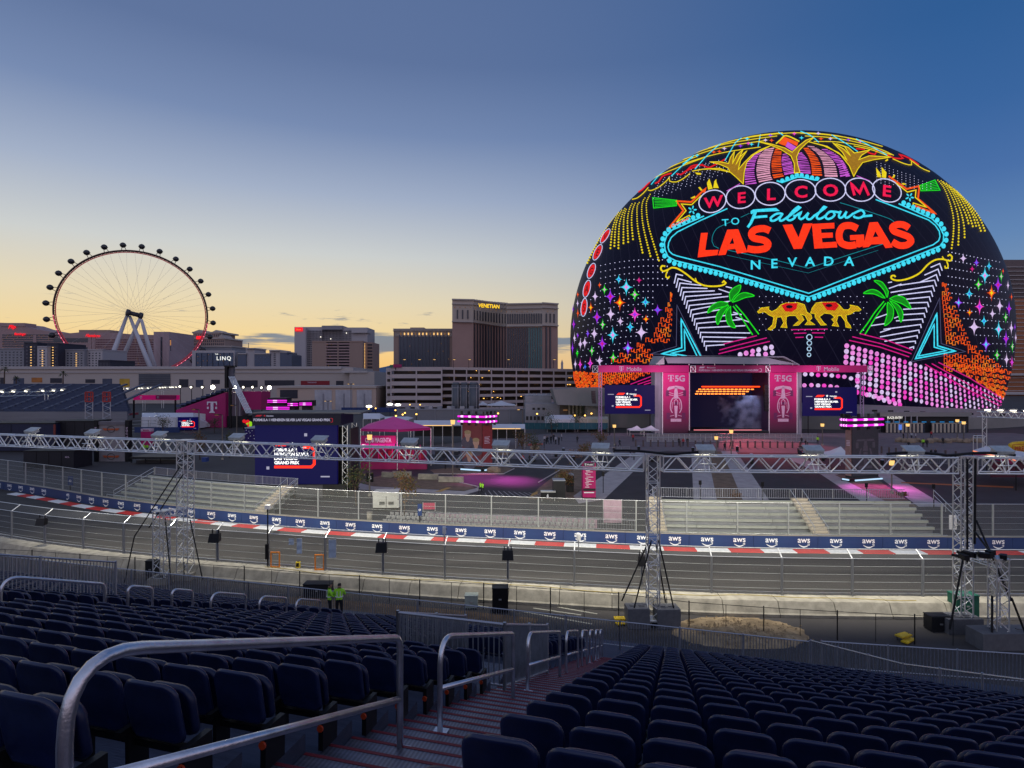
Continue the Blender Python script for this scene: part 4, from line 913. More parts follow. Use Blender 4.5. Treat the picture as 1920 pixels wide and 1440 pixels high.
# golden bead curtains
def beads(pts, gap=4.2, r=1.5):
    A = Art(.3)
    P = resample([Vector((p.x, p.y, 0)) for p in smoothpath([Vector((q[0], q[1], 0)) for q in pts], 2)], 1); acc = 0
    for i in range(1, len(P)):
        acc += (P[i]-P[i-1]).length
        if acc >= gap*(.75+.5*i/len(P)): A.disc(P[i].x, P[i].y, r*(.75+.5*i/len(P)), r*(.8+.6*i/len(P)), 6); acc = 0
    A.out('bead_curtain', E_yel)
for c in ([(965, 490), (910, 600), (905, 700), (920, 850), (960, 1020), (1075, 1390)], [(900, 540), (860, 600), (845, 720), (870, 950), (965, 1335)], [(835, 600), (790, 650), (785, 800), (800, 980), (860, 1280)], [(770, 600), (725, 720), (715, 880), (735, 1115)], [(735, 610), (690, 690), (662, 850), (672, 1150)], [(655, 680), (615, 820), (610, 1160)], [(640, 670), (590, 780), (555, 920), (545, 1205)], [(600, 690), (550, 790), (510, 920), (492, 1195)], [(560, 720), (510, 820), (465, 980), (440, 1230)], [(545, 720), (430, 880), (300, 1080), (145, 1390)]): beads(zMm(*c))
for c in ([(1245, 120), (1350, 240), (1440, 450), (1500, 700), (1500, 950), (1470, 1195)], [(1300, 130), (1420, 280), (1520, 500), (1580, 760), (1575, 1110)], [(1330, 150), (1470, 300), (1600, 580), (1660, 830), (1670, 1040)], [(1380, 170), (1550, 380), (1680, 640), (1735, 815)], [(1420, 200), (1600, 400), (1720, 620), (1800, 860)], [(1460, 230), (1650, 430), (1780, 640), (1850, 860)], [(1500, 260), (1700, 470), (1830, 680), (1915, 905)], [(1540, 290), (1760, 520), (1900, 720), (1985, 930)]): beads(zH(*c))
# gilded scrolls
sc_l = [(905, 85), (880, 80), (868, 100), (885, 125), (930, 110), (960, 95), (1010, 105), (1080, 150), (1150, 205), (1220, 240), (1300, 248), (1370, 240), (1400, 220), (1385, 205), (1370, 220)]
A = Art(.3).stroke(zC(*sc_l), 3, step=2.5, smooth=True).stroke(zC((930, 110), (915, 140), (910, 170), (928, 182), (940, 165)), 2.4, step=2.5, smooth=True).stroke(zC((1150, 180), (1160, 205)), 2); A.out('gilded_scroll', E_yel)
sc_r = [(115, 355), (100, 340), (70, 345), (70, 375), (130, 395), (220, 385), (320, 350), (400, 300), (480, 215), (560, 165), (640, 155), (700, 170), (740, 170), (750, 130), (725, 105), (700, 120)]
A = Art(.3).stroke(zL(*sc_r), 3, step=2.5, smooth=True).stroke(zL((690, 180), (705, 220), (700, 255), (675, 255), (670, 230)), 2.4, step=2.5, smooth=True).stroke(zL((640, 125), (660, 155)), 2); A.out('gilded_scroll', E_yel)
# white chevrons: left and right of the camels
def chev(tops, knees, ends):
    A = Art(.28); n = len(tops)
    for a, b, c in zip(tops, knees, ends): A.stroke([a, b, c], 2.0, step=6)
    A.out('white_chevrons', E_wh)
n = 17; L0, L1 = Vector(zC((978, 225))[0]), Vector(zC((1240, 775))[0]); K0, K1 = Vector(zC((995, 148))[0]), Vector(zC((1240, 735))[0])
ends = zC((1050, 160), (1120, 215), (1200, 240), (1250, 265), (1310, 285), (1365, 310), (1420, 330), (1440, 370), (1370, 395), (1400, 430), (1500, 475), (1520, 520), (1560, 570), (1600, 630), (1570, 668), (1460, 700), (1390, 725))
chev([tuple(L0.lerp(L1, i/(n-1))) for i in range(n)], [tuple(K0.lerp(K1, i/(n-1))) for i in range(n)], ends[:n])
A = Art(.28)
for p, q in (((1340, 270), (1430, 300)), ((1400, 250), (1450, 262)), ((1480, 500), (1590, 540)), ((1460, 460), (1530, 480))): A.stroke(zC(p, q), 1.9)
A.out('white_chevrons', E_wh)
n = 16; L0, L1 = Vector(zL((640, 285))[0]), Vector(zL((318, 1165))[0]); K0, K1 = Vector(zL((612, 205))[0]), Vector(zL((318, 1140))[0])
ends = zL((510, 248), (440, 335), (380, 420), (150, 450), (60, 530), (140, 560), (200, 610), (230, 650), (200, 720), (200, 780), (120, 850), (-20, 945), (-60, 1030), (-10, 1080), (110, 1100), (270, 1155))
chev([tuple(L0.lerp(L1, i/(n-1))) for i in range(n)], [tuple(K0.lerp(K1, i/(n-1))) for i in range(n)], ends)
A = Art(.28)
for p, q in (((30, 420), (75, 412)), ((40, 485), (180, 435)), ((-60, 980), (60, 940)), ((-170, 905), (0, 880)), ((-110, 820), (30, 770)), ((100, 820), (150, 800))): A.stroke(zL(p, q), 1.9)
A.out('white_chevrons', E_wh)
# neon palms
def palm(Z, fronds, trunk, cx, cy, label):
    A = Art(.34); B = Art(.31)
    for f in fronds:
        P = [(p.x, p.y) for p in smoothpath([Vector((q[0], q[1], 0)) for q in Z(*f)], 3)]
        B.poly(P); A.stroke(P, 1.7, True, 4)
    for t in trunk: A.stroke(Z(*t), 2.2, step=4, smooth=True)
    B.out('palm_frond', E_grd); A.out('neon_palm', E_gr, label=label); (a, b), = Z((cx, cy)); Art(.37).disc(a, b, 4.5, 4.5, 10).out('palm_heart', E_dk)
palm(zC, [[(1440, 380), (1430, 310), (1460, 265), (1520, 238), (1510, 290), (1470, 330)], [(1450, 380), (1500, 320), (1560, 300), (1632, 325), (1560, 340), (1500, 365)], [(1430, 385), (1350, 375), (1280, 410), (1252, 465), (1320, 430), (1400, 410)], [(1430, 400), (1360, 430), (1320, 500), (1335, 560), (1370, 490), (1410, 430)], [(1440, 410), (1400, 470), (1420, 560), (1478, 585), (1450, 520), (1440, 450)]], [[(1460, 410), (1520, 490), (1570, 570), (1620, 645)], [(1480, 400), (1550, 480), (1610, 560), (1670, 640)]], 1437, 390, 'green neon palm left of the camels')
palm(zD, [[(800, 350), (780, 290), (740, 240), (695, 202), (760, 215), (810, 290)], [(785, 345), (730, 290), (670, 275), (608, 305), (690, 310), (760, 340)], [(820, 350), (880, 325), (950, 350), (995, 430), (920, 390), (850, 365)], [(820, 365), (890, 400), (930, 470), (912, 540), (880, 450), (840, 390)], [(805, 375), (850, 430), (840, 520), (780, 568), (800, 480), (800, 410)]], [[(775, 370), (700, 460), (640, 550), (578, 632)], [(790, 385), (720, 480), (670, 560), (620, 640)]], 800, 358, 'green neon palm right of the camels')
# the two camels
cam_l = [(258, 285), (300, 240), (395, 228), (390, 260), (430, 285), (490, 255), (540, 200), (600, 180), (740, 175), (820, 200), (850, 290), (900, 320), (910, 360), (880, 395), (945, 440), (830, 440), (865, 400), (830, 330), (770, 310), (800, 350), (815, 380), (750, 445), (690, 450), (760, 390), (715, 330), (640, 330), (605, 345), (600, 420), (612, 475), (540, 470), (572, 420), (545, 345), (490, 350), (470, 470), (420, 505), (385, 495), (440, 440), (455, 350), (400, 325), (345, 285), (270, 300)]
cam_r = [(1500, 260), (1460, 222), (1370, 205), (1375, 235), (1350, 262), (1290, 262), (1240, 205), (1190, 170), (1040, 170), (960, 180), (915, 240), (895, 300), (950, 310), (950, 350), (1020, 445), (1085, 442), (1050, 415), (1000, 345), (1060, 300), (1140, 310), (1185, 350), (1150, 375), (1180, 410), (1155, 450), (1230, 460), (1205, 400), (1225, 330), (1260, 330), (1310, 400), (1320, 470), (1380, 480), (1370, 450), (1330, 400), (1320, 325), (1380, 310), (1430, 275), (1480, 275)]
for c, lb_ in ((cam_l, 'golden neon camel facing left'), (cam_r, 'golden neon camel facing right')):
    Art(.31).poly(zI(*c)).out('neon_camel', emat('neon_camel_gold', (215, 165, 20), .95), label=lb_); Art(.35).stroke(zI(*c), 1.2, True, 4).out('camel_outline', E_yel)
dk = Art(.38)
for c in (cam_l, cam_r):
    from mathutils.geometry import intersect_point_tri_2d
    P = zI(*c)
    def inside(x_, y_):
        r = False
        for i in range(len(P)):
            (xa, ya), (xb, yb) = P[i], P[i-1]
            if (ya > y_) != (yb > y_) and x_ < (xb-xa)*(y_-ya)/(yb-ya)+xa: r = not r
        return r
    for j in range(26):
        for i in range(70):
            x_, y_ = 1418+i*3.1+(j % 2)*1.5, 564+j*2.6
            if inside(x_, y_): dk.disc(x_, y_, .75, .6, 5)
dk.out('camel_pattern', E_dk, kind='stuff')
for q in ([(545, 210), (600, 180), (740, 180), (725, 250), (670, 285), (590, 280)], [(1030, 175), (1200, 170), (1235, 210), (1190, 270), (1090, 265)]): Art(.38).poly(zI(*q)).out('saddle_cloth', E_crim)
for q in ((640, 225), (1115, 210)): (a, b), = zI(q); Art(.42).disc(a, b, 6.5, 3.2, 8).out('saddle_mark', E_dk)
# cyan arrowheads
for Z, o, i1, i2 in ((zJ, [(1375, 330), (1600, 950), (1040, 945), (1360, 840)], [(1420, 505), (1580, 900)], None), ):
    pass
Art(.3).stroke(zC((1000, 400), (1205, 820), (785, 800), (995, 740)), 1.0, True).out('grey_outline', E_seam)
Art(.32).stroke(zC((1195, 820), (1035, 515), (1040, 750), (875, 800), (1000, 815)), 2.6).stroke(zC((1165, 820), (1060, 600), (1065, 770), (950, 795), (1080, 818)), 2.2).out('cyan_arrow', E_cy, label='cyan neon arrowhead left of the stage roof')
Art(.3).stroke(zL((612, 590), (290, 1310), (905, 1195), (628, 1105)), 1.0, True).out('grey_outline', E_seam)
Art(.32).stroke(zL((580, 765), (340, 1275), (790, 1190), (588, 1130)), 2.6, True).stroke(zL((550, 885), (375, 1245), (690, 1185), (550, 1145)), 2.2, True).out('cyan_arrow', E_cy, label='cyan neon arrowhead at the lower right of the dome')
# orange meander brickwork
def bricks(Z, rows, seed):
    r = random.Random(seed); A = Art(.29); B = Art(.29)
    for (xa, ya), (xb, yb), n, h in rows:
        for i in range(n):
            t = (i+.5)/n; x_, y_ = Z((xa+(xb-xa)*t, ya+(yb-ya)*t))[0]; dx = (Z((xb, yb))[0][0]-Z((xa, ya))[0][0])/n; dy = (Z((xb, yb))[0][1]-Z((xa, ya))[0][1])/n
            if r.random() < .07: continue
            hh = h*.5*(.9+.2*r.random()); f = 1 if (i+int(ya)) % 2 else -1; D = A if r.random() < .72 else B
            D.stroke([(x_-dx*.46, y_+f*hh*.8-dy*.46), (x_-dx*.46, y_-f*hh-dy*.46), (x_+dx*.02, y_-f*hh), (x_+dx*.02, y_+f*hh*.45), (x_+dx*.42, y_+f*hh*.45+dy*.4), (x_+dx*.42, y_-f*hh*.3+dy*.4)], 1.25, step=9)
    A.out('meander_bricks', E_or, kind='stuff'); B.out('meander_bricks', emat('neon_amber', (250, 130, 30), .9), kind='stuff')
rows = []
for k in range(14):                     # left wedge, from its tip down
    y_ = 215+k*62; xr = 1345-max(0, k-2)*9; xl = max(1290-max(0, k-1)*30 if k < 8 else 1090-(k-8)*105, 90)
    if y_ < 830: rows.append(((xl, y_), (min(xr, 1310), y_), max(2, int((min(xr, 1310)-xl)/62)), 8.4))
    elif y_ < 1075: rows.append(((xl, y_), (min(1010+(y_-830)*.5, 1130), y_), max(3, int((1050-xl)/62)), 8.2))
bricks(zJ, rows, 1)
rows = []
for k in range(6):
    y_ = 1170+k*38; xl = 100+max(0, k-2)*16; rows.append(((xl, y_), (450, y_+20), 14, 5.4))
    if y_ < 1300: rows.append(((455, y_+12), (1060-k*90, y_-10), max(4, 11-k*1), 6.4))
bricks(zJ, rows, 2)
rows = []
for k in range(20):
    y_ = 445+k*50; t = k/19
    if y_ < 1130: xl, xr = 640+max(0, k-3)*4.6, 690+k*20.2
    else: xl, xr = (930 if y_ < 1240 else 660), 1010+(y_-1130)*1.35
    rows.append(((xl, y_), (min(xr, 1440), y_+ (12 if y_ > 1200 else 0)), max(2, int((min(xr, 1440)-xl)/58)), 7.8))
bricks(zL, rows, 3)
rows = []
for k in range(6):
    y_ = 885+k*46; rows.append(((1290+k*80, y_), (1815-k*9, y_+70-k*2), max(5, 18-k*2), 6.6))
bricks(zD, rows, 4)
# sparkle stars
def sparkles(Z, items):
    for cx, cy, rx, ry, col, core in items:
        (x_, y_), = Z((cx, cy)); k = Z.k
        Art(.3).star(x_, y_, rx/k, ry/k).out('sparkle_star', col)
        if core is not None: Art(.35).star(x_, y_, rx/k*.5, ry/k*.5).out('sparkle_core', core)
zJ.k, zL.k = 6.545, 6
cy_, pu_, gr_, or_, wh_, mg_ = E_cy, E_pu, E_gr, E_or, E_pale, E_mag
sparkles(zJ, [(655, 25, 45, 65, cy_, E_blue), (748, 120, 85, 110, cy_, E_soft), (905, 35, 40, 45, mg_, None), (480, 150, 45, 72, gr_, E_soft), (420, 95, 22, 45, or_, None), (552, 235, 70, 105, pu_, E_mag), (365, 235, 40, 75, wh_, None), (852, 212, 65, 82, gr_, E_soft), (668, 310, 76, 102, or_, E_yel), (983, 305, 58, 70, cy_, E_blue), (312, 370, 34, 75, or_, E_yel), (152, 210, 16, 42, or_, None), (150, 320, 16, 60, wh_, None), (556, 452, 58, 92, wh_, None), (388, 488, 58, 100, pu_, E_mag), (852, 456, 80, 95, E_hot, E_pu), (1132, 400, 62, 72, pu_, E_blue), (675, 540, 45, 65, wh_, None), (458, 580, 42, 76, gr_, E_soft), (990, 512, 45, 58, or_, E_yel), (797, 610, 52, 72, cy_, E_blue), (932, 676, 80, 100, wh_, None), (355, 692, 45, 90, wh_, None), (582, 708, 72, 110, cy_, E_soft), (275, 690, 25, 62, pu_, E_blue), (452, 815, 62, 104, pu_, E_mag), (768, 868, 70, 98, pu_, E_cy), (238, 803, 38, 80, wh_, None), (184, 818, 28, 82, wh_, None), (325, 902, 38, 75, gr_, E_soft), (588, 984, 52, 76, gr_, E_soft), (420, 1025, 48, 72, wh_, None), (306, 1055, 38, 88, E_hot, E_pu), (242, 1098, 22, 48, E_blue, None), (182, 1070, 26, 82, E_hot, E_pu), (122, 1065, 20, 78, wh_, None), (145, 930, 20, 66, gr_, None), (152, 712, 16, 48, pu_, None), (112, 745, 18, 85, wh_, None), (102, 575, 22, 85, pu_, E_mag), (88, 868, 16, 98, pu_, None), (153, 440, 16, 70, or_, None), (92, 390, 10, 60, pu_, None)])
sparkles(zL, [(877, 147, 42, 60, wh_, None), (1025, 195, 35, 58, pu_, E_blue), (978, 265, 30, 42, mg_, None), (1167, 235, 32, 62, cy_, E_blue), (1120, 340, 62, 108, cy_, E_soft), (1048, 440, 48, 78, gr_, E_soft), (1268, 445, 48, 104, pu_, E_mag), (1305, 350, 24, 78, gr_, E_soft), (1325, 290, 12, 40, or_, None), (945, 545, 48, 68, cy_, E_blue), (1195, 535, 55, 100, or_, E_yel), (1380, 450, 16, 70, wh_, None), (825, 645, 54, 70, pu_, E_cy), (1060, 690, 56, 98, E_hot, E_pu), (1287, 682, 40, 92, wh_, None), (1392, 712, 32, 100, pu_, E_mag), (948, 755, 38, 52, or_, E_yel), (1205, 770, 36, 65, wh_, None), (1355, 810, 26, 74, gr_, E_soft), (1110, 852, 42, 68, cy_, E_blue), (1000, 920, 66, 98, wh_, None), (1418, 930, 24, 90, wh_, None), (1275, 945, 48, 112, cy_, E_soft), (1358, 1050, 36, 108, pu_, E_mag), (1133, 1115, 55, 96, pu_, E_cy), (1430, 1140, 20, 78, gr_, E_soft), (1258, 1235, 38, 75, gr_, E_soft), (1364, 1285, 30, 88, wh_, None), (1425, 1315, 22, 80, E_hot, E_pu), (1468, 1040, 12, 80, wh_, None), (1458, 920, 10, 60, pu_, None), (1420, 580, 12, 50, or_, None)])
# white point lights
rp_ = random.Random(11); A = Art(.27)
for j in range(17):                         # left field
    for i in range(19):
        u, v = i/18, j/16; x_ = 1076+u*175+10*math.sin(v*3)*(1-u); y_ = 690-v*190-u*20+ (u-.5)**2*30; x_ += (.5-v)*-26*(1-u)
        if x_ < 1072+18*(v-.5)**2*4: continue
        if y_ > 695-max(0, x_-1135)*.95 and x_ > 1130: continue
        if x_ > 1212+ (690-y_)*.12 and y_ > 545: continue
        if y_ < 560 and x_ < 1120: continue
        A.disc(x_, y_, .75+.35*u, None, 6)
for j in range(15):                         # right field
    for i in range(17):
        u, v = i/16, j/14; x_ = 1778+u*125*(1-.12*(1-v)); y_ = 472+v*215+u*22*(1-v)
        if x_ < 1772+max(0, y_-540)*.62: continue
        if x_ > 1868+(y_-460)*.2 or x_ > 1905: continue
        A.disc(x_, y_, .7+.35*(1-u), None, 6)
for j in range(7):                          # between sign and camels
    for i in range(17): 
        x_, y_ = 1424+i*12.2+(j % 2)*6, 556+j*10.5
        if (1410 < x_ < 1632) and not (1440 < x_ < 1595 and y_ > 568 and y_ < 612) and abs(x_-1516)*.4+y_ > 588-12: A.disc(x_, y_, .8, None, 6)
for j in range(9):                          # upper shoulders
    for i in range(20):
        x_, y_ = 1225+i*8.6+j*1.5, 372-i*3.1-j*5.2+j*j*.1
        if x_ < 1385 and 300 < y_ < 378: A.disc(x_+rp_.uniform(-1, 1), y_+rp_.uniform(-1, 1), .75, None, 5)
        x_, y_ = 1605+i*7.8, 300+i*2.4+j*4.6-8
        if 1640 < x_ < 1752 and y_ < 345+(x_-1640)*.12 and y_ > 300+(x_-1640)*.4: A.disc(x_, y_, .7, None, 5)
A.out('point_lights', E_wh, kind='stuff')
# magenta bands and pink spot fields
A = Art(.3)
for pts in (zI((660, 500), (1100, 493)), zI((693, 545), (845, 540)), zI((910, 538), (1065, 541)), zI((712, 594), (812, 590)), zI((945, 590), (1045, 591)), zI((0, 635), (250, 572)), zI((0, 690), (370, 598)), zI((-30, 745), (405, 640)), zI((-200, 745), (0, 690)), zI((-210, 790), (-30, 745)), zI((-150, 672), (0, 635))): A.stroke(pts, 1.8)
for pts in (zD((575, 635), (800, 690), (1010, 770)), zD((515, 660), (760, 720), (1000, 800)), zD((490, 690), (740, 745), (980, 825)), zD((1220, 870), (1480, 1000), (1745, 1170)), zD((1165, 880), (1450, 1040), (1740, 1200)), zD((1110, 885), (1420, 1070), (1720, 1225))): A.stroke(pts, 1.9)
for pts in (zC((620, 1050), (790, 985)), zC((680, 1050), (800, 1010)), zC((730, 1052), (810, 1030))): A.stroke(pts, 1.6)
A.out('magenta_lines', E_mag)
cols = (E_soft, E_hot, E_pale); AA = [Art(.29) for _ in cols]; rr_ = random.Random(4)
def spot(x_, y_, rx, ry): AA[rr_.choice((0, 0, 0, 1, 2, 2))].disc(x_, y_, rx, ry, 9, rr_.random())
for c in range(34):                         # right field: columns sweeping to the lower right
    (x_, y_), = zD((470+c*51-c*c*.34, 735+c*13+c*c*.02)); (xe, ye), = zD((470+c*49-c*c*.30, 1180+c*5)); s = 1-c*.014
    x0_ = x_
    k = 0
    while k < 14:
        yy = y_+k*10.3*(1-c*.008); xx = x_+k*(-.6+c*.06)
        top_lim = zD((0, 700+max(0, (xx-1590))*2.35))[0][1]
        bot = 733+(xx-1590)*.135+12
        if xx < 1892 and yy < min(773, 742+(xx-1620)*.155) and not (c < 2 and k > 3): spot(xx, yy, 4.6*max(.28, 1-c*.024), 4.9*max(.62, 1-c*.012))
        k += 1
for k, (x_, y_) in enumerate(zI((830, 1035), (908, 1035), (985, 1045), (1070, 1040), (1150, 1050), (1225, 1058), (1300, 1065), (1380, 1085), (1455, 1100), (820, 1168), (905, 1165), (985, 1170), (1058, 1172), (1135, 1180), (1210, 1190))): spot(x_, y_, 4.3, 4.0)
for x_, y_ in zD((635, 1135), (690, 1150), (732, 1165), (776, 1180), (820, 1193), (865, 1206), (905, 1216)): spot(x_, y_, 4.2, 4.6)
for x_, y_ in zI((50, 800), (122, 782), (200, 760), (272, 742), (353, 722), (425, 710), (270, 805), (355, 795), (436, 775), (195, 818)): spot(x_, y_, 4.6, 5.0)
for A, m in zip(AA, cols): A.out('pink_spots', m, kind='stuff')
A = Art(.3)
for x_, y_, r in ((880, 590, 32), (880, 660, 27), (878, 730, 24), (876, 802, 21)): (a, b), = zI((x_, y_)); A.oval(a, b, r/6.4, r/6.4, 1.5)
A.out('white_rings', emat('neon_ice', (185, 220, 250), 1.0))
# red roundels down the left edge
for ch, (x_, y_), rx, ry, rot in (('V', zMm((375, 1045))[0], 5, 15.5, .56), ('E', zMm((277, 1255))[0], 6, 16, .45), ('G', zA((300, 1212))[0], 6.2, 15, .36), ('A', zC((263, 268))[0], 6.2, 16.5, .24), ('S', zC((240, 420))[0], 5.6, 17, .12)):
    Art(.3).disc(x_, y_, rx*.86, ry*.86, 18, 0, rot).out('red_roundel', E_crim); Art(.33).oval(x_, y_, rx, ry, 1.2, rot).out('roundel', E_wh); Art(.36).text(ch, x_, y_, ry*.9, rot*.6, 0, .02, .5).out('lettering', emat('dim_red', (110, 8, 10), 1))
# garlands near the crown
A = Art(.28); R_ = Art(.3); Cn = Art(.32)
for pts in (zMm((720, 575), (780, 560), (860, 500), (930, 420)), zMm((925, 455), (960, 462), (1060, 420), (1170, 330), (1205, 285)), zMm((1195, 290), (1205, 340), (1290, 350), (1390, 300), (1465, 240)), zB((845, 295), (940, 335), (1000, 345), (1000, 310)), zB((985, 300), (1080, 370), (1150, 400))): A.stroke(pts, 1.7, smooth=True)
for pts in (zK((0, 350), (200, 285), (420, 235), (700, 195)), zK((0, 310), (250, 225), (480, 175), (760, 135)), zK((60, 265), (330, 180), (600, 130), (850, 95)), zK((230, 205), (480, 130), (760, 85), (1000, 66)), zK((400, 152), (640, 95), (900, 66)), zK((1060, 70), (1300, 85), (1560, 125), (1800, 190)), zK((1100, 95), (1330, 110), (1560, 150), (1780, 215), (1900, 270)), zK((1180, 145), (1400, 150), (1640, 190), (1880, 265)), zK((1540, 185), (1700, 220), (1860, 280)), zMm((930, 330), (1150, 230), (1400, 130), (1640, 40)), zMm((1000, 260), (1300, 120), (1560, 20)), zK((1000, 66), (1200, 72), (1400, 95), (1600, 140))): A.stroke(pts, 1.5, smooth=True)
for pts in (zMm((800, 480), (850, 450), (900, 400), (950, 350)), zMm((1015, 370), (1060, 350), (1110, 280), (1180, 250), (1230, 240)), zMm((1290, 245), (1350, 255), (1430, 200), (1480, 150), (1560, 130), (1646, 140)), zK((0, 430), (60, 395), (110, 375), (130, 370)), zK((170, 350), (230, 380), (300, 350), (390, 300)), zK((1560, 210), (1640, 215)), zB((640, 240), (700, 260), (720, 225), (760, 235)), zB((800, 260), (860, 290), (930, 290), (900, 260), (980, 290), (1060, 345))): R_.stroke(pts, 2.6, smooth=True)
for pts in (zMm((965, 385), (1080, 250), (1250, 100), (1420, 10)), zK((0, 350), (100, 270)), zK((110, 395), (230, 260), (340, 165)), zK((380, 320), (430, 230), (480, 150), (530, 112)), zK((678, 192), (700, 80)), zK((862, 60), (905, 90)), zK((1060, 52), (1150, 90), (1225, 152)), zK((1340, 85), (1450, 150), (1575, 235)), zK((1560, 120), (1700, 190), (1840, 268)), zMm((1225, 275), (1400, 110), (1500, 30))): Cn.stroke(pts, 1.7, smooth=True)
A.out('garland', E_yel); R_.out('red_garland', E_crim); Cn.out('cyan_rays', E_cy)
for i, (x_, y_) in enumerate(zK((130, 270), (280, 240), (375, 208), (520, 185), (590, 162), (620, 170), (800, 135), (745, 132), (790, 90), (1005, 75), (1070, 112), (1245, 120), (1330, 120), (1490, 130), (1600, 145), (580, 120), (330, 235), (1220, 72))): Art(.3).star(x_, y_, 6, 4).out('sparkle_star', (E_cy, E_or, E_pale, E_pu, E_hot)[i % 5])
for pts in (zG((1300, 305), (1500, 195)), zH((50, 75), (250, 155))): Art(.29).stroke(pts, 1.3).out('magenta_lines', E_lil)
# dome base: pale concrete podium under the LED skin
M_pod = mat('podium_grey', (.24, .23, .22), .8, 0, .12, .1)
pod = thing('arena_podium', 'curved grey podium building wrapped round the foot of the dome with glass doors', 'building', (SCEN.x, SCEN.y-108, 0))
pm = MB(); cpt = Vector((SCEN.x, SCEN.y, 0)); npd = 120
def podtop(q):
    d = math.degrees(q)
    return 8.4 if d < -100 else (8.4-(d+100)*.07 if d < -10 else 2.1)
for i in range(npd+1):
    q = -PI*.5+(i/npd-.5)*PI*1.3; zt = podtop(q)
    for r, z_ in ((107, 0), (107, zt-2.6 if zt > 5 else zt-1.2), (101.5, zt-.4), (101, zt), (94, zt+.3)): pm.v.append((cpt.x+r*math.cos(q), cpt.y+r*math.sin(q), max(z_, 0)))
for i in range(npd):
    for k in range(4): a = i*5+k; pm.f.append((a, a+5, a+6, a+1)); pm.m.append(0)
obj('podium_wall', pm, M_pod, pod)
# ---------------------------------------------------------------- screens, stage and lit pillars
class Flat(Art):
    """flat print on an upright plane at one depth"""
    def __init__(s, Y, p=None): s.mb = MB(); s.Y = Y; s.p = p
    def P(s, p): return W(p[0], p[1], s.Y)
    def out(s, name, m, p=None, **kw): return obj(name, s.mb, m, p or s.p, **kw)
def pbox(parent, name, x0, y0, x1, y1, Y, dep, m, **kw):
    """a box whose front face fills a photo rectangle at depth Y"""
    a, b = W(x0, y1, Y), W(x1, y0, Y); return bar(parent, name, ((a.x+b.x)/2, Y+dep/2, (a.z+b.z)/2), (b.x-a.x, dep, b.z-a.z), m, **kw)
M_mg = mat('magenta_print', (.50, .012, .16), .6, 0, .1, .3); M_mgd = mat('magenta_dark_print', (.28, .012, .09), .6, 0, .15, .3); M_mgs = emat('magenta_lit_panel', (150, 12, 88), .75)
M_scr = emat('screen_navy', (0, 0, 64), 1.0); M_scrd = emat('header_navy', (6, 6, 26), 1.0); M_str = emat('screen_red', (255, 44, 22), 1.6); M_stw = emat('screen_white', (255, 255, 255), 1.4); M_str2 = emat('screen_dim_red', (150, 24, 40), 1); M_stw2 = emat('screen_grey_text', (160, 158, 182), 1)
M_led = emat('led_bar', (238, 40, 225), 1.25); M_led2 = emat('led_bar_hot', (250, 200, 255), 1.6); M_ice = emat('base_light', (190, 225, 255), 1.1)
M_pinkish = mat('pale_print', (.55, .42, .52), .6, 0, .1)
def star5(A, x, y, r):
    P = [Vector((x+(r if i % 2 == 0 else r*.45)*math.sin(PI*i/5), y-(r if i % 2 == 0 else r*.45)*math.cos(PI*i/5), 0)) for i in range(10)]
    A.mb.add([A.P((x, y))]+[A.P(p) for p in P], [(0, 1+i, 1+(i+1) % 10) for i in range(10)])
def race_graphic(p, x0, y0, x1, y1, Y, s=1.0, big=True):
    """the slogan block: red half frame and stacked white words"""
    w_, h_ = x1-x0, y1-y0; g = lambda u, v: (x0+u*w_, y0+v*h_)
    A = Flat(Y, p); A.stroke([g(.70, .2), g(.9, .2), g(.965, .3), g(.965, .82), g(.9, .93), g(.0, .93)], h_*.1).out('red_frame', M_str)
    A = Flat(Y, p); A.poly([g(.02, .15), g(.1, .02), g(.36, .02), g(.28, .15)]).out('emblem', M_str)
    A = Flat(Y-.02, p); star5(A, *g(.44, .08), h_*.085); A.out('star', M_stw)
    Flat(Y, p).text('Heineken', *g(.66, .09), h_*.085, 0, 0, .02).out('lettering', M_stw); Flat(Y, p).text('SILVER', *g(.72, .2), h_*.05, 0, 0, .01).out('lettering', M_stw)
    for t, v, u in (('FORMULA 1', .29, .55), ('HEINEKEN SILVER', .45, .83), ('LAS VEGAS', .61, .56), ('GRAND PRIX', .77, .6)):
        vs, fs = glyphs(t, .04, 0, .95); wd = max(q.x for q in vs)-min(q.x for q in vs); k = u*w_/wd
        A = Flat(Y-.01, p); A.mb.add([A.P((x0+.0*w_+u*w_/2+q.x*k, y0+v*h_+h_*.055-q.y/.73*h_*.115)) for q in vs], fs); A.out('lettering', M_stw)
def screen_bits(p, x0, y0, x1, y1, Y):
    w_, h_ = x1-x0, y1-y0
    for u, v, a, b in ((.6, .14, .035, .05), (.14, .7, .035, .05), (.06, .31, .12, .025), (.8, .86, .11, .022)): pbox(p, 'light_square', x0+u*w_, y0+v*h_, x0+(u+a)*w_, y0+(v+b)*h_, Y, .02, M_stw2)
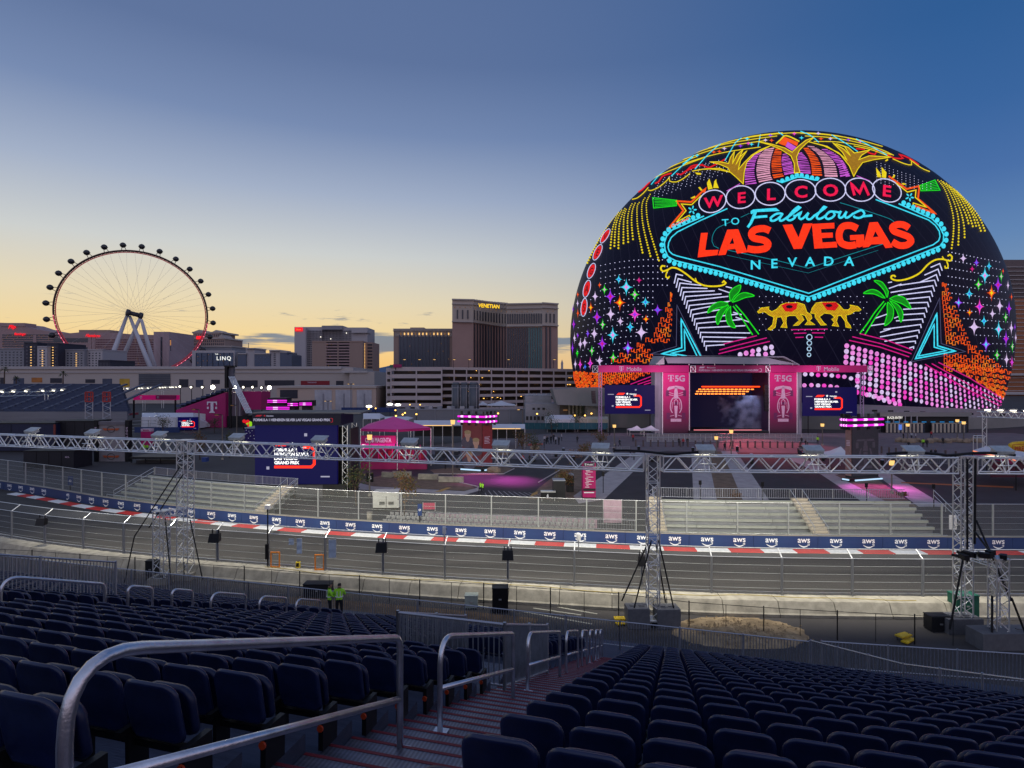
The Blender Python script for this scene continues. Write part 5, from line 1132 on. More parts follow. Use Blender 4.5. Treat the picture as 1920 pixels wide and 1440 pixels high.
# big blue screen
YS = 84.0
bs = thing('video_screen', 'big dark blue video screen with a black header showing the race slogan', 'screen', W(555, 930, YS))
pbox(bs, 'screen', 478, 797, 632, 908, YS, .5, M_scr); pbox(bs, 'header', 473, 776, 639, 797.5, YS-.6, 6.6, M_scrd); pbox(bs, 'base', 486, 908, 553, 936, YS+.3, 4, M_dark); pbox(bs, 'base', 605, 908, 648, 936, YS+.3, 4, M_dark); pbox(bs, 'base_panel', 553, 908, 605, 936, YS+.6, 3, mat('grey_panel', (.09, .09, .1), .6)); pbox(bs, 'backing', 480, 797, 634, 908, YS+.55, .4, M_dark)
pbox(bs, 'roof_slab', 474, 773.5, 676, 776, YS+1, 7, mat('grey_panel', (.09, .09, .1), .6)); pbox(bs, 'rear_panel', 480, 800, 650, 936, YS+6.2, .3, M_dark)
race_graphic(bs, 514, 829, 592, 879, YS-.03); screen_bits(bs, 478, 797, 632, 908, YS-.03)
A = Flat(YS-.63, bs); A.text('FORMULA 1 HEINEKEN SILVER LAS VEGAS GRAND PRIX', 547, 787.5, 4.6, 0, 0, .02, 1.0).out('lettering', M_stw2)
v_, f_ = glyphs('FORMULA 1 HEINEKEN SILVER LAS VEGAS GRAND PRIX', .03, 0, .92); wd = max(q.x for q in v_)-min(q.x for q in v_)
o_ = [o for o in bs.children if o.name.startswith('lettering')][-1]; bpy.data.objects.remove(o_)
A = Flat(YS-.63, bs); A.mb.add([A.P((547+q.x*144/wd, 789.5-q.y/.73*4.8)) for q in v_], f_); A.out('lettering', M_stw2)
Flat(YS-.63, bs).poly([(478, 781), (482, 778), (492, 778), (488, 781)]).out('emblem', M_str2); A = Flat(YS-.63, bs); star5(A, 496, 779.5, 2.4); A.out('star', M_str2); Flat(YS-.63, bs).text('Heineken', 506, 779.6, 2.6, 0, 0, .02).out('lettering', M_stw2); Flat(YS-.63, bs).stroke([(620, 784), (623.5, 785), (623.5, 791), (620, 792)], 1.2).out('red_bracket', M_str2)
xr = W(636, 800, YS).x
for dy in (.6, 5.6):
    for k in range(2):
        x_ = xr+.3+k*.7; rod(bs, 'frame_post', (x_, YS+dy, 0), (x_, YS+dy, 10.4), .06, M_truss)
    for i in range(16): rod(bs, 'frame_brace', (xr+.3+(i % 2)*.7, YS+dy, .65*i), (xr+.3+((i+1) % 2)*.7, YS+dy, .65*(i+1)), .04, M_truss)
for zz_ in (1.8, 4.6, 7.4): rod(bs, 'frame_brace', (xr+.6, YS+.6, zz_), (xr+.6, YS+5.6, zz_), .05, M_truss)
bar(bs, 'side_panel', (xr+1.3, YS+3.1, 5.1), (.2, 4.4, 9.6), M_dark)
# small screens
def screen(label, x0, y0, x1, y1, Y, gx=(.22, .26, .74, .8), legs=True):
    t = thing('video_screen', label, 'screen', W((x0+x1)/2, y1, Y), 'blue video screens'); pbox(t, 'screen', x0, y0, x1, y1, Y, .35, M_scr); pbox(t, 'backing', x0+.5, y0+.5, x1-.5, y1-.5, Y+.37, .5, M_dark)
    w_, h_ = x1-x0, y1-y0; race_graphic(t, x0+gx[0]*w_, y0+gx[1]*h_, x0+gx[2]*w_, y0+gx[3]*h_, Y-.04); screen_bits(t, x0, y0, x1, y1, Y-.04)
    if legs:
        for x_ in (x0+w_*.1, x1-w_*.1): q = W(x_, y1, Y+.6); rod(t, 'leg', (q.x, q.y, 0), q, .15, M_black)
    return t
YG = 181.0
screen('blue video screen hung at the left of the stage', 1134, 722, 1228, 776, YG-1); screen('blue video screen hung at the right of the stage', 1505, 726, 1607, 780, YG-1)
screen('small blue video screen beside the white marquee at the left', 333, 782, 371, 806, 196, (.2, .25, .85, .8))
# stage
st = thing('stage', 'open-air concert stage with magenta banners, grey canopy and a dark smoke-filled opening', 'stage', W(1368, 815, YG))
M_can = mat('canopy_grey', (.30, .32, .36), .7, 0, .1, .2); M_pgrey = mat('stage_side_grey', (.20, .21, .24), .6)
def tlogo(A, x, y, h):
    w_ = h*.9; A.poly([(x-w_/2, y-h/2), (x+w_/2, y-h/2), (x+w_/2, y-h*.18), (x+w_*.42, y-h*.18), (x+w_*.36, y-h*.38), (x+w_*.14, y-h*.4), (x+w_*.14, y+h*.36), (x+w_*.28, y+h*.44), (x+w_*.28, y+h/2), (x-w_*.28, y+h/2), (x-w_*.28, y+h*.44), (x-w_*.14, y+h*.36), (x-w_*.14, y-h*.4), (x-w_*.36, y-h*.38), (x-w_*.42, y-h*.18), (x-w_/2, y-h*.18)])
    A.poly([(x-w_/2, y-h*.04), (x-w_*.32, y-h*.04), (x-w_*.32, y+h*.16), (x-w_/2, y+h*.16)]); A.poly([(x+w_*.32, y-h*.04), (x+w_/2, y-h*.04), (x+w_/2, y+h*.16), (x+w_*.32, y+h*.16)]); return A
for x0, x1, tx in ((1122, 1292, 1166), (1443, 1626, 1536)):
    pbox(st, 'header_beam', x0, 685, x1, 698, YG-.4, 1.2, M_mg); tlogo(Flat(YG-.45, st), tx-1, 691.3, 9).out('emblem', M_pinkish); Flat(YG-.45, st).text('Mobile', tx+23, 691.6, 7.6, 0, 0, .018, 1.0).out('lettering', M_pinkish)
pbox(st, 'center_header', 1295, 685, 1442, 698.5, YG-.3, 1.0, M_mgd)
v_, f_ = glyphs('FORMULA 1 HEINEKEN SILVER LAS VEGAS GRAND PRIX', .03, 0, .92); wd = max(q.x for q in v_)-min(q.x for q in v_)
A = Flat(YG-.35, st); A.mb.add([A.P((1366+q.x*112/wd, 696-q.y/.73*3.6)) for q in v_], f_); A.out('lettering', M_pinkish)
Flat(YG-.35, st).poly([(1310, 690.5), (1313, 687.5), (1322, 687.5), (1319, 690.5)]).out('emblem', M_pinkish); A = Flat(YG-.35, st); star5(A, 1327, 689, 2.2); A.out('star', M_pinkish); Flat(YG-.35, st).text('Heineken', 1335, 689.2, 2.6, 0, 0, .02).out('lettering', M_pinkish); Flat(YG-.35, st).stroke([(1424, 690.5), (1428, 692), (1428, 696), (1424, 697.5)], 1).out('bracket', M_pinkish)
def ban_mat():
    m = mat('stage_banner', (.42, .012, .13), .6, 0, .1, .2); t = m.node_tree; b = t.nodes['Principled BSDF']; co = N(t, 'ShaderNodeTexCoord'); s = N(t, 'ShaderNodeSeparateXYZ'); t.links.new(co.outputs['Generated'], s.inputs[0])
    t.links.new(ramp(t, s.outputs[2], [(0, (40, 20, 34)), (.12, (92, 38, 66)), (.45, (150, 22, 88)), (1, (215, 24, 120))]), b.inputs['Base Color']); return m
M_ban = ban_mat(); M_car = mat('car_print', (.62, .42, .52), .6); M_card = mat('car_print_dark', (.14, .02, .09), .6)
def race_car(p, cx, y0, y1, Y, mm=None, md=None):
    """printed plan view of a race car, nose up"""
    mm = mm or M_car; md = md or M_card; h = y1-y0; k = h/64.0; g = lambda *q: [(cx+a*k, y0+b*k) for a, b in q]
    A = Flat(Y, p)
    A.poly(g((-15, 6), (-12, 2), (0, 0), (12, 2), (15, 6), (14, 8), (0, 4), (-14, 8))); A.poly(g((-2, 3), (2, 3), (4, 22), (-4, 22))); A.stroke(g((-4, 20), (-8, 26), (-9.5, 38), (-6, 46)), 1.6*k, smooth=True, step=2); A.stroke(g((4, 20), (8, 26), (9.5, 38), (6, 46)), 1.6*k, smooth=True, step=2)
    A.stroke(g((-3, 26), (0, 23), (3, 26), (3, 32)), 1.2*k); A.stroke(g((-3, 26), (-3, 32)), 1.2*k); A.poly(g((-3, 34), (3, 34), (1.5, 54), (-1.5, 54))); A.poly(g((-9, 56), (9, 56), (9, 61), (-9, 61)))
    for s in (-1, 1): A.stroke(g((s*4, 14), (s*13, 11)), .9*k); A.stroke(g((s*4, 17), (s*13, 15)), .9*k); A.stroke(g((s*3, 50), (s*11, 52)), .9*k); A.stroke(g((s*6, 28), (s*7, 40)), .8*k)
    A.out('car_print', mm)
    B = Flat(Y, p)
    for s in (-1, 1): B.poly(g((s*12, 8), (s*17, 8), (s*17, 18), (s*12, 18))); B.poly(g((s*10, 46), (s*16, 46), (s*16, 57), (s*10, 57)))
    B.disc(cx, y0+30*k, 2.2*k, 3*k, 10); B.out('car_print', md)
for x0, x1 in ((1243, 1292), (1443, 1494)):
    pbox(st, 'banner', x0, 698.5, x1, 815, YG-.2, 2.2, M_ban); tlogo(Flat(YG-.25, st), x0+15, 709, 12).out('emblem', M_pinkish); Flat(YG-.25, st).text('5G', x0+32, 709.2, 11.5, 0, 0, .035, 1.0).out('lettering', M_pinkish); race_car(st, (x0+x1)/2, 723, 794, YG-.25)
    for x_ in (x0-.6, x1+.6): pbox(st, 'banner_edge', x_-.6, 698, x_+.6, 815, YG-.25, .4, M_white)
pbox(st, 'side_wing', 1228, 698, 1242, 812, YG+.6, 5, M_pgrey); pbox(st, 'side_wing', 1495, 698, 1503, 815, YG+.6, 5, M_pgrey); pbox(st, 'side_lining', 1293, 698, 1295, 815, YG+.2, 12, mat('stage_lining', (.05, .02, .06), .6)); pbox(st, 'side_lining', 1440, 698, 1442, 815, YG+.2, 12, mat('stage_lining', (.05, .02, .06), .6))
pbox(st, 'back_screen', 1284, 698, 1452, 815, YG+14, .4, emat('back_screen_glow', (12, 12, 40), .8)); pbox(st, 'stage_deck', 1293, 808, 1442, 816, YG-1.5, 15, M_dark); pbox(st, 'front_light_strip', 1301, 805.5, 1428, 807, YG-1.0, .15, emat('footlight', (250, 140, 150), .9))
pbox(st, 'ceiling', 1286, 696, 1450, 699, YG+.8, 13, mat('stage_ceiling', (.05, .008, .01), .7))
E_fire = emat('stage_red_light', (255, 60, 10), 3.0, True); E_fire2 = emat('stage_amber_light', (255, 130, 50), 3.0)
pbox(st, 'light_bar', 1316, 724, 1425, 726, YG+4, .3, E_fire)
for y_, x0, x1, n in ((730, 1310, 1416, 14), (734, 1306, 1406, 14), (738.5, 1304, 1399, 13)):
    for i in range(n): a = x0+(x1-x0)*i/n; pbox(st, 'light_unit', a, y_-1, a+5, y_+1, YG+4.2, .3, E_fire2)
for x_ in (1334, 1356, 1390): rod(st, 'hanging_cable', W(x_, 700, YG+4), W(x_, 724, YG+4), .06, M_black)
rf = MB(); fr = [(1237, 684), (1245, 668), (1330, 667), (1425, 668), (1470, 668), (1499, 683)]; f3 = [W(a, b, YG-1) for a, b in fr]; b3 = [p+Vector((0, 14, .6)) for p in f3]
f4 = [p-Vector((0, 0, .35)) for p in f3]; b4 = [p-Vector((0, 0, .35)) for p in b3]; nn_ = len(f3)
rf.add(f3+b3+f4+b4, [(i, i+1, nn_+i+1, nn_+i) for i in range(nn_-1)]+[(2*nn_+i, 3*nn_+i, 3*nn_+i+1, 2*nn_+i+1) for i in range(nn_-1)]+[(i, 2*nn_+i, 2*nn_+i+1, i+1) for i in range(nn_-1)])
rf.ext([W(1246, 668, YG-1), W(1425, 668, YG-1), W(1498, 683.5, YG-1), W(1252, 681, YG-1)], (0, .25, 0)); obj('canopy', rf, M_can, st)
Flat(YG-1.1, st).poly([(1229, 683.5), (1245, 668.5), (1246, 683)]).out('canopy_side', mat('canopy_pale', (.5, .5, .5), .6))
for x_ in (1292, 1318, 1340, 1395, 1420, 1443, 1486): q = W(x_, 686, YG); rod(st, 'canopy_post', q, W(x_, 676, YG), .12, M_alu)
for x0, x1, yb in ((1123, 1128, 806), (1613, 1619, 790)):
    a, b = W(x0, 698, YG+.2), W(x1, yb, YG+.2)
    for x_ in (a.x, b.x): rod(st, 'wing_tower', (x_, YG+.2, 0), (x_, YG+.2, a.z), .14, mat('lilac_tower', (.30, .24, .38), .5))
    for i in range(22): z0_, z1_ = a.z*i/22, a.z*(i+1)/22; rod(st, 'wing_brace', (a.x if i % 2 else b.x, YG+.2, z0_), (b.x if i % 2 else a.x, YG+.2, z1_), .07, mat('lilac_tower', (.30, .24, .38), .5))
for x0, x1 in ((1111, 1121), (1627, 1636), (1295, 1304), (1436, 1444)):
    t0, t1 = W(x0, 686, YG-.6), W(x1, 698, YG-.6)
    for a, b in (((t0.x, t0.z), (t1.x, t1.z)), ((t0.x, t1.z), (t1.x, t0.z)), ((t0.x, t0.z), (t0.x, t1.z)), ((t1.x, t0.z), (t1.x, t1.z)), ((t0.x, t0.z), (t1.x, t0.z)), ((t0.x, t1.z), (t1.x, t1.z))): rod(st, 'truss_end', (a[0], YG-.6, a[1]), (b[0], YG-.6, b[1]), .09, M_truss)
for x0, y0, y1, lb_ in ((1113, 733, 757, 'black curved line array loudspeaker hanging left of the stage'), (1437, 722, 772, 'black curved line array loudspeaker hanging inside the stage opening')):
    t = thing('line_array', lb_, 'loudspeaker', W(x0, y0, YG)); n = 8
    for i in range(n): u = i/n; pbox(t, 'cabinet', x0-3.5+2*u*u, y0+(y1-y0)*u, x0+3.5+2*u*u, y0+(y1-y0)*(u+.9/n), YG-.2, 1.2, M_black)
def smoke_mat():
    m = bpy.data.materials.new('stage_smoke'); m.use_nodes = True; t = m.node_tree; t.nodes.remove(t.nodes['Principled BSDF'])
    v = N(t, 'ShaderNodeVolumePrincipled'); v.inputs['Color'].default_value = (.75, .8, 1, 1); co = N(t, 'ShaderNodeTexCoord'); n = N(t, 'ShaderNodeTexNoise'); t.links.new(co.outputs['Object'], n.inputs[0]); n.inputs['Scale'].default_value = .33; n.inputs['Detail'].default_value = 5
    s = N(t, 'ShaderNodeSeparateXYZ'); t.links.new(co.outputs['Generated'], s.inputs[0])
    d = M2(t, 'MULTIPLY', M2(t, 'MAXIMUM', M2(t, 'SUBTRACT', M2(t, 'ADD', n.outputs[0], M2(t, 'MULTIPLY', s.outputs[0], .28)), .60), 0), 1.1)
    t.links.new(d, v.inputs['Density']); t.links.new(v.outputs[0], t.nodes['Material Output'].inputs['Volume']); return m
a, b = W(1345, 804, YG+5), W(1432, 742, YG+5); sk_ = MB().bb((a.x, YG+4.6, a.z), (b.x, YG+9, b.z)); obj('stage_smoke', sk_, smoke_mat(), label='pale blue stage smoke drifting at the right of the stage opening', cat='smoke', kind='stuff')
def lamp(parent, name, kind, pos, power, col, tgt=None, size=.5, angle=90, blend=.6):
    L = bpy.data.lights.new(name, kind); L.energy = power; L.color = col
    if kind == 'SPOT': L.spot_size = math.radians(angle); L.spot_blend = blend; L.shadow_soft_size = size
    elif kind == 'AREA': L.size = size
    else: L.shadow_soft_size = size
    o = bpy.data.objects.new(name, L); C.objects.link(o); m = Matrix.Translation(Vector(pos))
    if tgt is not None: m = m @ (Vector(tgt)-Vector(pos)).to_track_quat('-Z', 'Y').to_matrix().to_4x4()
    o.matrix_basis = m; return adopt(o, parent)
lamp(st, 'stage_lamp', 'SPOT', W(1395, 715, YG+10), 5000, (.45, .6, 1), W(1400, 800, YG+7), .6, 80)
lamp(st, 'stage_lamp', 'SPOT', W(1368, 712, YG-.6), 60000, (1, .12, .16), (W(1368, 712, YG).x, YG-27, 0), 1.0, 52)
for x_ in (1170, 1268, 1468, 1560): lamp(st, 'stage_lamp', 'SPOT', W(x_, 716, YG-14), 5200, (1, .55, .8), W(x_, 735, YG), 1.0, 110)
# lit pillars
def pillar(label, corner, xl, xr, ytop, ybase, Y, faceL, faceR, bars):
    """two visible faces meeting at px column `corner`; bars = (x of left end, of corner, of right end, y of two rows)"""
    t = thing('light_pillar', label, 'pillar', G(corner, ybase), 'square pillars ringed by magenta light bars')
    c = G(corner, ybase); zt = zat(ytop, c.y)
    def edge(px): # far ends of both faces, receding
        Yk = c.y+abs(px-corner)/F*c.y*(.42 if abs(px-corner) > 22 else 1.0); return Vector((xat(px, Yk), Yk, 0))
    l, r = edge(xl), edge(xr); bk = l+r-c; mb = MB(); mb.prism([c, r, bk, l], .5, zt); obj('core', mb, M_dark, t)
    def face(p, q, m, nm):
        u = (q-p).normalized(); n_ = Vector((u.y, -u.x, 0))*.06; mb = MB(); mb.prism([p+n_+u*.05, q+n_-u*.05, q+n_*.2-u*.05, p+n_*.2+u*.05], .9, zt-.1); return obj(nm, mb, m, t), (lambda a, b, o=.09: p+n_*(1+o)+u*((q-p).length*a)+Vector((0, 0, .9+(zt-1)*b)))
    _, gl = face(l, c, faceL, 'left_panel'); _, gr_ = face(c, r, faceR, 'right_panel')
    for z0_, z1_ in ((.12, .32),):
        for p, q in ((l, c), (c, r)):
            u = (q-p).normalized(); n_ = Vector((u.y, -u.x, 0))*.7; rod(t, 'base_light', p+n_+Vector((0, 0, .3)), q+n_+Vector((0, 0, .3)), .13, M_ice)
    pl = MB(); k = .8; ctr = (c+bk)/2; pl.prism([ctr+(v-ctr)*1.25 for v in (c, r, bk, l)], .02, .2); obj('plinth', pl, M_black, t)
    for h in (0.0, .95):
        for p, q in ((l, c), (c, r), (l, bk), (bk, r)):
            P, Q = ctr+(p-ctr)*1.3, ctr+(q-ctr)*1.3; rod(t, 'light_bar', P+Vector((0, 0, zt+h+.1)), Q+Vector((0, 0, zt+h+.1)), .17, M_led)
            for i in range(3): a, b = .12+i*.3, .22+i*.3; rod(t, 'hot_spot', P.lerp(Q, a)+Vector((0, 0, zt+h+.1)), P.lerp(Q, b)+Vector((0, 0, zt+h+.1)), .19, M_led2)
    fr_ = MB(); fr_.prism([ctr+(v-ctr)*1.2 for v in (c, r, bk, l)], zt-.05, zt+1.4); obj('top_frame', fr_, M_dark, t)
    for i in range(7):
        s = c.lerp(l, i/3.5) if i < 4 else c.lerp(r, (i-3)/3.5); s = ctr+(s-ctr)*1.28; bar(t, 'spot_lamp', s+Vector((0, 0, zt-.35)), (.3, .4, .5), M_black, .3*i); bar(t, 'top_lamp', s+Vector((0, 0, zt+1.75)), (.35, .4, .6), M_black, .5*i)
    lamp(t, 'glow', 'SPOT', c+Vector((0, -3.0, zt-.5)), 6000, (1, .12, .8), c+Vector((0, -7, 0)), 1.0, 70)
    return t, gl, gr_, c, zt
M_maroon = mat('maroon_print', (.17, .035, .04), .6, 0, .2, .4); M_skin = mat('portrait_tone', (.42, .26, .2), .6); M_hair = mat('portrait_hair', (.30, .22, .12), .6); M_suit = mat('portrait_suit', (.08, .07, .1), .6)
t1, gl, gr1, c1, zt1 = pillar('square pillar with printed portraits of two people below magenta light bars', 904, 867, 923, 792, 884, 109, M_maroon, mat('red_print', (.22, .03, .035), .6), None)
def pfig(g, t, u, v, s):
    A = MB()
    def blob(cu, cv, ru, rv, m, nm, o):
        mb = MB(); mb.add([g(cu, cv, o)]+[g(cu+ru*math.cos(q), cv+rv*math.sin(q), o) for q in [2*PI*i/14 for i in range(14)]], [(0, 1+i, 1+(i+1) % 14) for i in range(14)]); obj(nm, mb, m, t)
    blob(u, v-.13*s, .24*s, .10*s, M_suit, 'portrait_shoulders', .1); blob(u, v-.05*s, .07*s, .07*s, M_skin, 'portrait_neck', .14); blob(u, v, .115*s, .062*s, M_skin, 'portrait_face', .2); blob(u, v+.04*s, .125*s, .035*s, M_hair, 'portrait_hair', .26)
pfig(gl, t1, .28, .72, 1.4); pfig(gl, t1, .70, .55, 1.4); pfig(gl, t1, .36, .26, 1.5)
for i in range(5): mb = MB(); mb.add([gr1(.2, .66-.035*i), gr1(.75-.08*(i % 2), .66-.035*i), gr1(.75-.08*(i % 2), .675-.035*i), gr1(.2, .675-.035*i)], [(0, 1, 2, 3)]); obj('print_line', mb, M_pinkish, t1)
M_charc = mat('charcoal_print', (.045, .045, .055), .6); M_taupe = mat('taupe_print', (.26, .15, .14), .6)
t2, gl2, gr2, c2, zt2 = pillar('square dark pillar printed with a ghostly race car below magenta light bars', 1597, 1585, 1647, 799, 903, 98, M_taupe, M_charc, None)
M_ghost = mat('ghost_print', (.10, .09, .11), .6)
mb = MB()
def gq(pts): mb.add([gr2(a, b) for a, b in pts], [tuple(range(len(pts)))])
for q in ([(.2, .74), (.8, .74), (.85, .70), (.15, .70)], [(.46, .74), (.54, .74), (.6, .5), (.4, .5)], [(.3, .54), (.36, .56), (.30, .40), (.24, .42)], [(.64, .56), (.70, .54), (.76, .42), (.70, .40)], [(.42, .48), (.58, .48), (.56, .2), (.44, .2)], [(.25, .2), (.75, .2), (.75, .14), (.25, .14)], [(.14, .68), (.24, .68), (.24, .56), (.14, .56)], [(.76, .68), (.86, .68), (.86, .56), (.76, .56)]): gq(q)
obj('car_print', mb, M_ghost, t2)
mb = MB()
for i in range(4): mb.add([gl2(.2, .70-.03*i), gl2(.75, .70-.03*i), gl2(.75, .715-.03*i), gl2(.2, .715-.03*i)], [(0, 1, 2, 3)])
obj('print_lines', mb, M_pinkish, t2, kind='stuff')
lamp(t1, 'glow', 'SPOT', c1+Vector((5, -3, zt1)), 17000, (1, .1, .75), G(965, 900), 1.5, 50, 1.0); lamp(t2, 'glow', 'SPOT', c2+Vector((4, -3, zt2)), 4500, (1, .1, .6), G(1690, 915), 1.5, 48, 1.0)
for x0, x1, y0, lb_ in ((501, 537, 750, 'distant ring of magenta light bars, topmost behind the blue screen'), (539, 558, 756, 'distant short ring of magenta light bars in the middle of the group'), (561, 584, 755, 'distant ring of magenta light bars at the right of the group'), (499, 542, 763, 'distant ring of magenta light bars, lowest and closest to the blue screen')):
    Y = 150; t = thing('light_pillar', lb_, 'pillar', W((x0+x1)/2, y0, Y), 'distant rings of magenta light bars')
    for k in (0, 3.2): pbox(t, 'light_bar', x0, y0+k, x1, y0+k+1.7, Y, .3, M_led); pbox(t, 'hot_spot', x0+(x1-x0)*.3, y0+k+.2, x0+(x1-x0)*.5, y0+k+1.5, Y-.1, .3, M_led2)
    pbox(t, 'top_frame', x0+1, y0-4, x1-1, y0+7, Y+.5, 4, M_dark); pbox(t, 'shaft', x0+5, y0+7, x1-5, y0+40, Y+1, 3, M_dark)
# magenta totem
tt = thing('info_totem', 'tall magenta information totem covered in small white print', 'sign', G(1107, 935)); Yt = G(1107, 935).y; M_tot = mat('totem_magenta', (.45, .008, .13), .5, 0, .08)
pbox(tt, 'body', 1093, 868, 1117, 935, Yt, 1.6, M_tot); pbox(tt, 'head_panel', 1094, 868, 1115, 874, Yt-.06, .1, M_dark); pbox(tt, 'footer_panel', 1093.5, 916, 1116.5, 920.5, Yt-.06, .1, M_dark); pbox(tt, 'plinth', 1093, 933, 1118, 936.5, Yt-.1, 1.8, M_dark); tlogo(Flat(Yt-.1, tt), 1098, 871, 4).out('emblem', M_ink); Flat(Yt-.1, tt).text('Mobile', 1107, 871, 3.4, 0, 0, .02).out('lettering', M_ink)
mb = MB()
for i in range(13):
    y_ = 879+i*2.7+(1.5 if i > 4 else 0); x_ = 1097+(i % 3)*1.2; L_ = 4+((i*37) % 11); a, b = W(x_, y_+.9, Yt-.08), W(x_+L_, y_, Yt-.08); mb.add([a, (b.x, a.y, a.z), b, (a.x, a.y, b.z)], [(0, 1, 2, 3)])
obj('print_lines', mb, M_ink, tt, kind='stuff'); mb = MB(); a, b = W(1095, 924.5, Yt-.08), W(1114, 922.5, Yt-.08); mb.add([a, (b.x, a.y, a.z), b, (a.x, a.y, b.z)], [(0, 1, 2, 3)]); obj('print_line', mb, M_ink, tt)
# second, smaller magenta totem at the left
Yu = 150; tu = thing('info_totem', 'small magenta information totem left of the white marquee', 'sign', W(273, 835, Yu)); pbox(tu, 'body', 264, 808, 283, 836, Yu, 1.2, M_tot); pbox(tu, 'head_panel', 264, 804, 283, 809, Yu-.05, 1.3, M_pinkish); Flat(Yu-.1, tu).text('Mobile', 273.5, 806.6, 3, 0, 0, .02).out('lettering', M_tot)
# club tent
Yc = 112.0; ct = thing('club_tent', 'magenta pavilion tent with a peaked roof over a magenta bar front', 'tent', W(735, 880, Yc)); apex = W(738, 781, Yc+7); base_ = [W(676, 804, Yc), W(745, 805.5, Yc-1.5), W(808, 802, Yc+4), W(770, 797, Yc+15), W(690, 795, Yc+15)]
M_tent = mat('magenta_fabric', (.70, .07, .30), .7, 0, .1, .3)
for i in range(len(base_)):
    p, q = base_[i], base_[(i+1) % len(base_)]; k = 3
    for j in range(k): a, b = p.lerp(q, j/k), p.lerp(q, (j+1)/k); mb = MB(); mb.add([a, b, apex, a-Vector((0, 0, .12)), b-Vector((0, 0, .12))], [(0, 1, 2), (1, 0, 3, 4)]); obj('roof_panel', mb, M_tent, ct)
for p in base_: rod(ct, 'post', (p.x, p.y, 0), p, .1, M_alu)
for p, q in zip(base_, base_[1:]+base_[:1]): mb = MB(); mb.add([p-Vector((0, 0, .45)), q-Vector((0, 0, .45)), q, p], [(0, 1, 2, 3)]); obj('valance', mb, M_mg, ct)
cf = thing('club_bar', 'magenta lettered bar front of the club below the peaked tent', 'bar', W(710, 880, Yc)); pbox(cf, 'sign_panel', 676, 817, 742, 832, Yc, .5, M_mg); Flat(Yc-.06, cf).text('CLUB MAGENTA', 709, 825, 8.5, 0, 0, .03, .56).out('lettering', M_ink); pbox(cf, 'lit_panel', 676, 832, 740, 842, Yc+.4, .3, emat('magenta_glow', (235, 40, 150), .9)); pbox(cf, 'bar_front', 676, 862, 800, 880, Yc-1, 1.2, M_mgd); pbox(cf, 'back_wall', 676, 842, 800, 864, Yc+5, .4, M_mgd)
for k in range(9): x_ = 683+k*13; pbox(cf, 'bar_post', x_, 834, x_+1.4, 866, Yc-.6, .2, M_mg)
tlogo(Flat(Yc+.3, cf), 682, 837, 7).out('emblem', M_stw)
for k in range(6): pbox(cf, 'red_panel', 690+k*19, 845+(k % 2)*4, 699+k*19, 868, Yc+1.5, .4, mat('red_panel', (.35, .01, .03), .6))
lamp(cf, 'glow', 'POINT', W(735, 838, Yc-2.5), 300, (1, .1, .55), None, 1.5)
# ---------------------------------------------------------------- skyline
B_beige = mat('mall_beige', (.44, .39, .36), .85, 0, .1, .03); B_beige2 = mat('mall_tan', (.50, .39, .33), .85, 0, .1, .05); B_pink = mat('hotel_pinkish', (.36, .25, .25), .85, 0, .12, .03); B_grey = mat('hotel_grey', (.26, .26, .29), .85, 0, .1, .03)
B_lt = mat('hotel_pale', (.42, .40, .42), .85, 0, .1, .03); B_dk = mat('tower_dark', (.035, .035, .055), .6); B_glass = mat('night_glass', (.02, .03, .055), .25, 0, .2, .05, spec=.6); B_bglass = mat('blue_glass', (.012, .05, .12), .2, 0, .35, .06, spec=.6); B_brown = mat('hotel_brown', (.33, .235, .20), .85, 0, .1, .03); B_rim = mat('cornice_pale', (.45, .42, .42), .8)
E_warm = emat('warm_window', (255, 200, 120), 1.3); E_lamp = emat('white_lamp', (255, 246, 225), 6.0); E_amb = emat('amber_lamp', (255, 190, 90), 4.0); E_sign = emat('red_sign', (245, 25, 40), 1.3); E_dimw = emat('dim_window', (150, 108, 70), .6)
def bld(name, label, x0, x1, yt, Y, dep, m, cat='hotel', yb=None):
    t = thing(name, label, cat, W((x0+x1)/2, 720, Y)); a, b = xat(x0, Y), xat(x1, Y); z1 = zat(yt, Y)
    bar(t, 'wall', ((a+b)/2, Y+dep/2, z1/2), (b-a, dep, z1), m); return t
def grid(t, x0, y0, x1, y1, nx, ny, Y, m, fw=.6, fh=.6, dep=.6, nm='windows', pick=None, sk=0.0):
    """recessed-looking window blocks, joined: each is only a pixel or two in the photograph"""
    mb = MB(); dx, dy = (x1-x0)/nx, (y1-y0)/ny; r = random.Random(int(x0*7+y0))
    for i in range(nx):
        for j in range(ny):
            if pick and r.random() > pick: continue
            a = W(x0+dx*(i+.5-fw/2), y0+dy*(j+.5+fh/2)+sk*(i+.5)/nx, Y-dep*.1); b = W(x0+dx*(i+.5+fw/2), y0+dy*(j+.5-fh/2)+sk*(i+.5)/nx, Y-dep*.1); mb.bb((a.x, Y-dep*.15, a.z), (b.x, Y+.3, b.z))
    return obj(nm, mb, m, t, kind='stuff')
def wins(t, rects, Y, m, nm='window', dep=.5):
    for x0, y0, x1, y1 in rects: pbox(t, nm, x0, y0, x1, y1, Y-dep*.3, dep, m)
